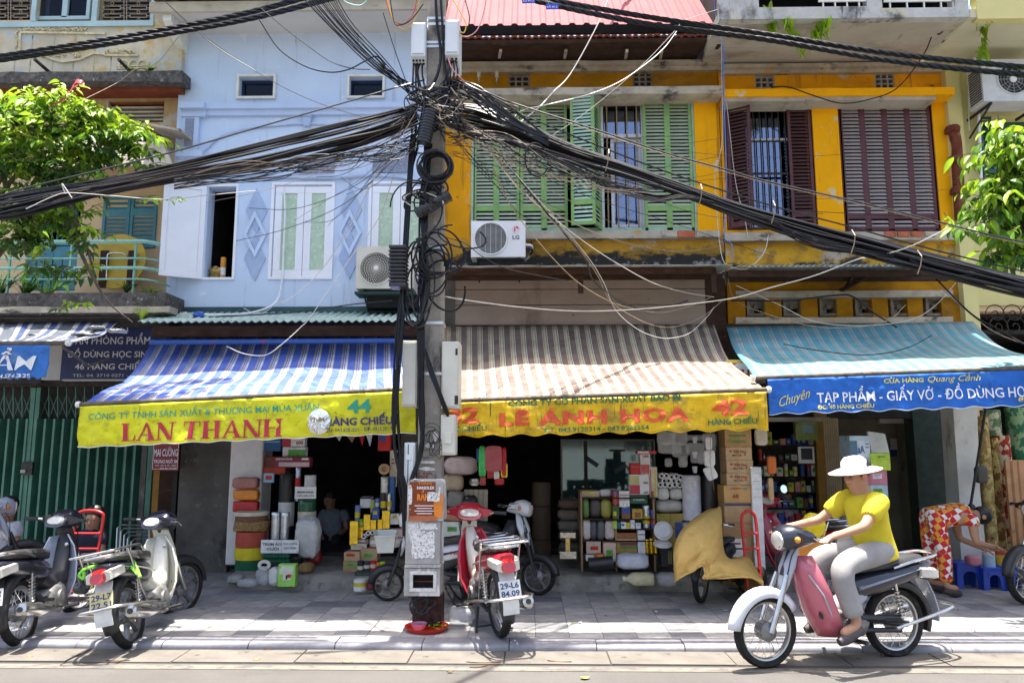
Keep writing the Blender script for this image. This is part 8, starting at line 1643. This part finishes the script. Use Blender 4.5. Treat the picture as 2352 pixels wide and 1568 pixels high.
# rugs and boards at the right edge
rug=lambda n,c1,c2,sc:mat(n,c1,.95,var=.1,scale=6,layers=[(c2,(sc,sc,sc*.7),.5,.53),((.06,.03,.02),(sc*1.6,sc,sc*1.3),.6,.63)])
for a in(("rug_roll","tall rolled rug with gold fret pattern at the right edge",2264,955,2289,1290,9.6,rug("rug_gold",(.3,.2,.07),(.5,.4,.16),16)),("rug_roll","brown patterned rug roll behind the gold one",2288,1005,2310,1290,9.7,rug("rug_brown",(.16,.08,.03),(.4,.3,.1),14)),("rug_roll","red and cream floral rug roll at the right edge",2302,1000,2342,1290,9.75,rug("rug_red",(.25,.03,.02),(.5,.42,.28),13)),("rug_roll","short green and cream rug roll hanging at the top right",2268,940,2310,1010,9.9,rug("rug_green",(.1,.18,.08),(.45,.42,.28),12)),("rug_roll","dark green rug roll cut by the right edge",2328,935,2372,1056,9.9,rug("rug_dkgreen",(.03,.12,.06),(.2,.3,.15),12))):V(a[0],a[1],"rug",*a[2:])
B("wood_board","light brown striped board leaning at the right edge","board",2318,1056,2375,1262,9.5,.04,(.42,.22,.09),[],None,[(2328,1058,2334,1260,(.25,.1,.04)),(2345,1058,2349,1260,(.28,.12,.05))])
b=MB();b.tube([P(2264,938,9.2),P(2245,1060,9.2),P(2224,1196,9.2)],.016,6);b.build("dark_pole",m_iron,label="thin dark pole leaning on the white column",cat="pole");bag("dark_case","dark parcel with a pale label hanging by the white column","parcel",2246,1070,2272,1110,9.35,.1,cm((.06,.05,.04),.5),5,5,.05)
# ---- blue stools
m_stool=mat("stool_blue",(.012,.06,.42),.35,var=.06,scale=4)
def stool(label,px,py,w_,rz):
    c=G(px,py);t=thing("plastic_stool",label,"stool",tuple(c),group="blue plastic stools");h=w_*1.0;b=MB();k=w_/2
    b.loft([[(c.x+dx*q,c.y+dy*q,c.z+z)for dx,dy in((-1,-.9),(-.9,-1),(.9,-1),(1,-.9),(1,.9),(.9,1),(-.9,1),(-1,.9))]for q,z in((k,h-.05),(k,h-.012),(k*.95,h),(k*.5,h-.004))]);b.build("seat",m_stool,t,smooth=30)
    for dx in(-1,1):
        for dy in(-1,1):b=MB();b.loft([[(c.x+dx*q-dx*a,c.y+dy*q-dy*e,c.z+z)for a,e in((0,0),(.07,0),(.07,.02),(.02,.07),(0,.07))]for q,z in((k*1.12,0),(k,h-.04))]);b.build("leg",m_stool,t)
    for dy in(-1,1):
        n=8;q=[(c.x-k+.06,h*.78),(c.x-k+.06,h*.42)];b=MB();pts=[(c.x+(k-.06)*math.cos(math.pi*(1-i/n)),c.z+h*.42+(h*.28)*math.sin(math.pi*i/n))for i in range(n+1)]
        b.prism(pts+[(c.x+k-.05,c.z+h-.045),(c.x-k+.05,c.z+h-.045)],c.y+dy*k-.006,c.y+dy*k+.006);b.build("apron",m_stool,t)
    for dx in(-1,1):b=MB();b.box(c.x+dx*k-.006,c.x+dx*k+.006,c.y-k+.06,c.y+k-.06,c.z+h*.7,c.z+h-.045);b.build("apron",m_stool,t)
stool("tall blue plastic stool nearest the bending woman",2214,1346,.29,0);stool("small dark blue plastic stool in the middle of three",2272,1350,.25,0);stool("blue plastic stool behind the wheel at the right edge",2330,1352,.26,0)
# ---- hand trucks, wire rack, tray
m_rt=mat("truck_red",(.55,.02,.02),.4,var=.1)
def htruck(label,px0,px1,py0,py1,Y):
    t=thing("hand_truck",label,"hand truck",tuple(P((px0+px1)/2,py1,Y)));a,z1=XZ(px0,py0,Y);c,z0=XZ(px1,py1,Y);b=MB();w_=c-a
    b.tube(catmull([(a,Y-.12,z0),(a,Y-.05,lerp(z0,z1,.5)),(a,Y,z1-.09),(a+.04,Y,z1-.02),(a+w_/2,Y,z1),(c-.04,Y,z1-.02),(c,Y,z1-.09),(c,Y-.05,lerp(z0,z1,.5)),(c,Y-.12,z0)],5),.018,8);b.build("frame",m_rt,t,smooth=60)
    for f in(.25,.5,.7):b=MB();y_=Y-.12*(1-f);b.tube([(a,y_,lerp(z0,z1,f)),(c,y_,lerp(z0,z1,f))],.013,6);b.build("crossbar",m_rt,t)
    b=MB();b.box(a,c,Y-.35,Y-.12,z0-.01,z0+.0);b.build("toe_plate",m_rt,t)
    for x_ in(a-.05,c+.05):b=MB();b.lathe([(.05,-.025),(.1,-.025),(.11,0),(.1,.025),(.05,.025)],(x_,Y+.02,z0+.1),(1,0,0),16);b.build("wheel",m_tyre,t,smooth=40)
htruck("red tubular hand truck in front of the green gate",176,226,1172,1345,8.7);htruck("red tubular hand truck behind the tan tarpaulin",1703,1742,1172,1345,8.75)
b=MB()
wr=thing("wire_rack","nested grey steel tube rack leaning on the green gate","rack",tuple(P(300,1300,10.2)))
for k in range(5):
    o_=k*8;b=MB();b.tube([P(264+o_,1330,10.1),P(270+o_,1212+o_,10.25),P(277+o_,1205+o_,10.25),P(343,1205+o_,10.25),P(345,1320,10.1)],.012,6);b.build("hoop",m_rim,wr)
b=MB();b.tube([P(262,1300,10.1),P(348,1300,10.1)],.012,6);b.build("foot_bar",m_rim,wr)
tr=thing("red_tray","round red tray with a pink bowl and greens at the foot of the pole","tray",tuple(G(980,1446)));c=G(980,1446);b=MB();b.lathe([(.14,.004),(.17,.004),(.2,.04),(.205,.042),(.2,.036),(.168,.0),(.1,0)],c,(0,0,1),36);b.build("dish",mat("tray_red",(.6,.03,.015),.35),tr,smooth=40)
bw=thing("pink_bowl","small pink plastic bowl on the red tray","bowl",tuple(c+Vector((-.07,-.02,.01))));b=MB();b.lathe([(.04,.0),(.05,.002),(.075,.055),(.078,.056),(.07,.05),(.045,.008),(.01,.006)],c+Vector((-.07,-.02,.01)),(0,0,1),24);b.build("bowl",mat("bowl_pink",(.68,.22,.3),.4),bw,smooth=40);b=MB();b.lathe([(.066,.044),(.001,.046)],c+Vector((-.07,-.02,.01)),(0,0,1),20);b.build("liquid",cm((.2,.3,.5),.1),bw)
heap(1003,1441,SWZ+.012,46,.1,[m_lf[0],m_lf[1],m_ly],"salad_greens","handful of green leaves on the red tray","greens",ln=(.03,.07),hgt=.05)
# bags on the handlebar of the red motorbike at the right
bag("yellow_bag","bright yellow plastic bag hanging on the red motorbike's handlebar","bag",1846,1182,1900,1236,7.9,.14,mat("bag_yellow",(.75,.6,.005),.35,var=.1,bump=.6,bscale=24,sub=.3),4,2.4,.2,rot=.3);bag("orange_bag","limp orange plastic bag below the yellow one","bag",1826,1234,1892,1282,8.0,.12,mat("bag_orange",(.7,.27,.04),.4,var=.12,bump=.6,bscale=24,sub=.3),8,2.6,.2)

# ---- back shelves of the blue-valance shop, small things on the ledges
bs=thing("back_shelf","crowded back shelf inside the blue-valance shop","shelf",tuple(P(1820,1330,10.75)))
for k in range(6):bx("shelf_board",m_wood,bs,1742,1022+k*36,1884,1025+k*36,10.72,.3)
random.seed(77)
for k in range(6):
    px=1744
    while px<1876:
        w_,h_=rnd(6,16),rnd(12,30);cc=random.choice((RED,BLU,GRN,YEL,WHT,PNK,BRN,DGR,CRM,(.3,.05,.2)));y1=1021.5+k*36
        if random.random()<.6:B("packet","small coloured packet on the crowded back shelf","packet",px,y1-h_,px+w_-1,y1,10.74+rnd(0,.04),.08,cc,group="packets on the back shelf")
        else:o=V("tin","small coloured tin on the crowded back shelf","tin",px,y1-h_,px+min(w_,10),y1,10.74+rnd(0,.04),cm(cc,.3));o['group']="tins on the back shelf"
        px+=w_+rnd(0,3)
V("bottle","orange bottle on the sill of the open dark window","bottle",504,590,516,640,10.5,cm((.6,.25,.02),.3));bag("brass_ornament","brass ornament on the sill of the open dark window","ornament",478,612,504,639,10.48,.1,foil((.3,.2,.06)),3,2.2,.35)
bag("blue_bag","scrap of blue plastic bag on the green corrugated canopy","plastic bag",440,714,466,728,9.85,.12,cm((.03,.1,.5),.3),5,2.2,.3);bag("white_scrap","white plastic scrap beside the blue one on the corrugated canopy","plastic bag",405,716,438,732,9.85,.12,clear,6,2.2,.3)
for i,(px,py,w_)in enumerate(((240,757,40),(150,765,60),(60,768,50),(200,750,30))):bag("awning_litter","pale litter scrap on the ragged awning at the left edge","litter",px,py-3,px+w_,py+4,8.9+.2*i,.2,cm((.4,.4,.4),.6),i,2.5,.35).__setitem__('group',"litter on the left awning")
m_pvc=m_upvc;b=MB();b.tube(catmull([P(652,430,10.34),P(655,480,10.34),P(652,560,10.34),P(648,640,10.34),P(636,690,10.3),P(600,712,10.1),P(540,722,9.9),P(450,722,9.9)],5),.014,6);b.build("drain_hose",m_upvc,smooth=60,label="thin white hose down the blue wall left of the middle window",cat="hose")

# ================================================================ PEOPLE
m_skin=mat("skin_tan",(.42,.22,.13),.55,var=.06,scale=6);m_hair=mat("hair_black",(.012,.01,.009),.45,var=.3,scale=40)
EDG=[("pel","che"),("che","nec"),("nec","chi"),("chi","hea"),("hea","cro"),("chi","nos")]+[(a+s,b+s)for s in "LR" for a,b in(("sho","elb"),("elb","wri"),("wri","pal"),("hip","kne"),("kne","ank"),("ank","toe"))]+[("che","shoL"),("che","shoR"),("pel","hipL"),("pel","hipR")]
RAD=dict(pel=.125,che=.14,nec=.055,chi=.065,hea=.092,cro=.075,nos=.018,sho=.06,elb=.042,wri=.03,pal=.032,hip=.09,kne=.06,ank=.042,toe=.035)
def skinned(name,J,edges,rad,m,parent,sub=2):
    ks=[]
    for e in edges:
        for k in e:
            if k not in ks:ks.append(k)
    o0=ORG[parent];me=bpy.data.meshes.new(name);me.from_pydata([tuple(J[k]-o0)for k in ks],[(ks.index(a),ks.index(b))for a,b in edges],[]);me.materials.append(m);o=link(name,me,parent)
    md=o.modifiers.new("skin",'SKIN');md.use_smooth_shade=True;o.modifiers.new("sub",'SUBSURF').render_levels=sub
    for i,k in enumerate(ks):me.skin_vertices[0].data[i].radius=(rad(k),)*2;me.skin_vertices[0].data[i].use_root=(i==0)
    return o
def person(label,J,top,bottom,hat=None,hair=True,sleeve=1,fat=1.0,shoes=None):
    """J: joints in metres; lateral joints end in L or R; clothes are grown over the same joints"""
    J={k:Vector(v)for k,v in J.items()};h=J["hea"];f=(J["look"]-h).normalized();up=(h-J["nec"]).normalized();side=f.cross(up).normalized()
    J["chi"]=lerp(J["nec"],h,.45)+f*.03;J["cro"]=h+up*.05-f*.015;J["nos"]=J["chi"]+f*.085+up*.045
    E=list(EDG)
    for s in "LR":
        J["pal"+s]=J["wri"+s]+(J["wri"+s]-J["elb"+s]).normalized()*.08;d=(J["pal"+s]-J["wri"+s]).normalized();w_=d.cross(Vector((0,0,1))if abs(d.z)<.8 else Vector((1,0,0))).normalized();dn=d.cross(w_)*(-1 if d.cross(w_).z>0 else 1)
        for k in range(5):
            L=(.05,.075,.08,.075,.06)[k];a,b_="f%d%s"%(k,s),"g%d%s"%(k,s)
            J[a]=(J["wri"+s]+d*.04+w_*.045)if k==0 else J["pal"+s]+d*.025+w_*(.028-.019*(k-1));J[b_]=J[a]+d*L*.7+dn*.02+(w_*.02 if k==0 else Vector((0,0,0)));E+=[(("wri" if k==0 else "pal")+s,a),(a,b_)]
    t=thing("person",label,"person",(J["pel"].x,J["pel"].y,min(v.z for v in J.values())))
    rad=lambda k:RAD.get(k.rstrip("LR"),.0095)*(fat if k[:3]in("pel","che","hip")else 1)
    skinned("body",J,E,rad,m_skin,t)
    sp=(J["che"]-J["pel"]).normalized();la=(J["shoL"]-J["shoR"]).normalized();la=(la-sp*la.dot(sp)).normalized();fr=la.cross(sp);rg=lambda c_,w_,d_:[c_+la*(w_*fat*math.cos(a))+fr*(d_*fat*math.sin(a))for a in[k*math.pi/9 for k in range(18)]]
    top_=lerp(J["che"],J["nec"],.62);b=MB();b.loft([rg(J["pel"]-sp*.1,.155,.115),rg(J["pel"]-sp*.09,.175,.135),rg(J["pel"],.17,.135),rg(lerp(J["pel"],J["che"],.5),.155,.13),rg(J["che"],.175,.135),rg(top_,.19,.13),rg(lerp(J["che"],J["nec"],.85),.135,.1),rg(lerp(J["che"],J["nec"],.97),.07,.066)])
    for s in "LR":
        a,e=J["sho"+s],lerp(J["sho"+s],J["elb"+s],sleeve);m_=lerp(a,e,.5);b.tube([lerp(a,J["che"],.35),a,m_,e],[.085*fat,.092*fat,.08*fat,.072*fat],14)
    for v in b.v:v+=Vector((noise.noise(v*9),noise.noise(v*9+Vector((7,0,0))),noise.noise(v*9+Vector((0,7,0)))))*.012
    b.build("shirt",top,t,smooth=60,subsurf=1)
    b=MB();b.loft([rg(J["pel"]+sp*.02,.16,.12),rg(J["pel"]-sp*.06,.165,.13),rg(J["pel"]-sp*.13,.12,.1)])
    for s in "LR":
        c_=catmull([lerp(J["hip"+s],J["pel"],.3),J["hip"+s],J["kne"+s],lerp(J["kne"+s],J["ank"+s],.88)],6);b.tube(c_,[lerp(.115,.07,k/(len(c_)-1))*fat for k in range(len(c_))],14)
    for v in b.v:v+=Vector((noise.noise(v*8),noise.noise(v*8+Vector((7,0,0))),noise.noise(v*8+Vector((0,7,0)))))*.012
    b.build("trousers",bottom,t,smooth=60,subsurf=1)
    if hair:
        b=MB();c=h+up*.035-f*.035;b.lathe([(.09,-.05),(.104,0),(.1,.05),(.07,.09),(.02,.108)],c,up-f*.35,16);b.build("hair",m_hair,t,smooth=70)
        if "woman" in label:b=MB();b.lathe([(.02,-.04),(.045,-.02),(.048,.02),(.02,.045)],c-f*.11-up*.03,up,10);b.build("hair_bun",m_hair,t,smooth=70)
    for s in(-1,1):
        b=MB();b.lathe([(.011,0),(.009,.006),(.002,.009)],h+f*.084+side*.033*s-up*.005,f,8);b.build("eye",m_hair,t);b=MB();b.lathe([(.012,0),(.026,.006),(.024,.014),(.008,.018)],h+side*.088*s-up*.015,side*s,10);b.build("ear",m_skin,t,smooth=60)
    b=MB();b.tube([J["chi"]+f*.068+side*.025+up*.008,J["chi"]+f*.076+up*.008,J["chi"]+f*.068-side*.025+up*.008],.006,5);b.build("mouth",cm((.3,.08,.07)),t)
    if hat:b=MB();c=h+up*.03;b.lathe([(.21,-.005),(.215,.0),(.16,.018),(.108,.03),(.1,.085),(.07,.118),(.01,.128)],c,up-f*.12,28);b.build("hat",hat,t,smooth=50,solid=.004)
    if shoes:
        for s in "LR":d=(J["toe"+s]-J["ank"+s]);b=MB();a=J["ank"+s]-Vector((0,0,.05));b.tube([a-d*.25,a+d*.3,a+d*.8,a+d*1.15],[.03,.045,.048,.03],10);b.build("shoe",shoes,t,smooth=60)
    return t
# check cotton of the bending woman
m_chk=bpy.data.materials.new("red_check_cotton");m_chk.use_nodes=True;nt=m_chk.node_tree;tc=nt.nodes.new("ShaderNodeTexCoord");mp=nt.nodes.new("ShaderNodeMapping");mp.inputs["Rotation"].default_value=(.5,.4,.6);nt.links.new(tc.outputs["Object"],mp.inputs[0])
c1=nt.nodes.new("ShaderNodeTexChecker");c1.inputs["Scale"].default_value=17;c1.inputs["Color1"].default_value=(.5,.015,.02,1);c2=nt.nodes.new("ShaderNodeTexChecker");c2.inputs["Scale"].default_value=8.5;c2.inputs["Color1"].default_value=(.75,.72,.66,1);c2.inputs["Color2"].default_value=(.72,.3,.03,1)
for c_ in(c1,c2):nt.links.new(mp.outputs[0],c_.inputs["Vector"])
nt.links.new(c2.outputs[0],c1.inputs["Color2"]);nt.links.new(c1.outputs[0],nt.nodes["Principled BSDF"].inputs["Base Color"]);nt.nodes["Principled BSDF"].inputs["Roughness"].default_value=.8
Yw=8.9;q=lambda px,py,dy=0:P(px,py,Yw)+Vector((0,dy,0))
person("bending woman in red checked pyjamas reaching over the blue stools",dict(pel=q(2147,1188),che=q(2198,1180),nec=q(2226,1180),hea=q(2252,1186),look=q(2300,1230),shoL=q(2212,1190,.17),shoR=q(2212,1190,-.17),elbL=q(2226,1240,.2),elbR=q(2218,1240,-.2),wriL=q(2262,1258,.1),wriR=q(2264,1252,-.14),hipL=q(2142,1200,.1),hipR=q(2142,1200,-.1),kneL=q(2150,1275,.1),kneR=q(2156,1272,-.1),ankL=q(2150,1340,.1),ankR=q(2160,1342,-.12),toeL=q(2178,1346,.1),toeR=q(2188,1347,-.12)),m_chk,m_chk,sleeve=.3,shoes=cm((.05,.03,.03)))
bpy.context.view_layer.update();MB_=mv.matrix_world.copy();w=lambda x,y,z:MB_@Vector((x,y,z))
person("rider in yellow shirt, grey trousers and pale sun hat on the moving motorbike",dict(pel=w(.14,0,.9),che=w(.2,0,1.16),nec=w(.24,0,1.36),hea=w(.28,0,1.5),look=w(1.3,0,1.42),shoL=w(.22,.18,1.3),shoR=w(.22,-.18,1.3),elbL=w(.46,.28,1.1),elbR=w(.46,-.28,1.1),wriL=w(.76,.32,1.04),wriR=w(.76,-.32,1.04),hipL=w(.18,.1,.87),hipR=w(.18,-.1,.87),kneL=w(.6,.17,.76),kneR=w(.6,-.17,.76),ankL=w(.52,.2,.33),ankR=w(.52,-.2,.33),toeL=w(.68,.21,.27),toeR=w(.68,-.21,.27)),mat("shirt_mustard",(.58,.47,.03),.8,var=.1,scale=6,bump=.4,bscale=14),mat("trousers_grey",(.3,.29,.28),.85,var=.1,bump=.3,bscale=16),hat=mat("hat_pale_pink",(.66,.55,.56),.8,var=.06),sleeve=.75,fat=1.12,shoes=cm((.06,.05,.05)))
def seated(label,px,py,Y,fx,top,bottom,dim=1):
    c=P(px,py,Y);v=lambda x,y,z:c+Vector((x,y,z));s=1 if fx>0 else-1
    person(label,dict(pel=v(0,0,-.62),che=v(.03*s,0,-.34),nec=v(.05*s,-.01,-.14),hea=v(.07*s,-.03,0),look=v(fx,-1,-.25),shoL=v(.17,0,-.2),shoR=v(-.17,0,-.2),elbL=v(.22,-.06,-.46),elbR=v(-.22,-.06,-.46),wriL=v(.12,-.28,-.52),wriR=v(-.12,-.28,-.52),hipL=v(.1,-.02,-.64),hipR=v(-.1,-.02,-.64),kneL=v(.14,-.4,-.6),kneR=v(-.14,-.4,-.6),ankL=v(.13,-.4,-1.02),ankR=v(-.13,-.4,-1.02),toeL=v(.14,-.52,-1.06),toeR=v(-.14,-.52,-1.06)),top,bottom,shoes=cm((.04,.04,.04)),sleeve=.6)
    b=MB();z=c.z-.74;b.box(c.x-.17,c.x+.17,Y-.15,Y+.17,z-.05,z);t=thing("low_stool","low wooden stool under the "+label.split(' sitting')[0],"stool",(c.x,Y,SWZ));b.build("seat",m_wood,t,bevel=.01)
    for dx in(-.14,.14):
        for dy in(-.12,.14):b=MB();b.box(c.x+dx-.02,c.x+dx+.02,Y+dy-.02,Y+dy+.02,min(SWZ,z-.06)if Y<10 else STEPZ,z-.051);b.build("leg",m_wood,t)
m_dot=mat("dark_polka_cotton",(.03,.03,.05),.8,layers=[((.35,.35,.4),60,.66,.68)],var=.1)
seated("man in white shirt sitting at the left edge",10,1166,9.2,.5,cm((.55,.55,.6),.8),cm((.05,.05,.07),.8));seated("woman in dark dotted blouse sitting behind the hand truck",206,1186,9.5,.2,m_dot,m_dot);seated("man in pale shirt sitting in the dark doorway",768,1146,12.0,-.5,cm((.26,.3,.34),.8),cm((.04,.04,.05),.8));seated("person in white sitting inside the blue-valance shop",1790,1130,10.95,.6,cm((.5,.5,.5),.8),cm((.05,.05,.07),.8))

bpy.context.view_layer.update()
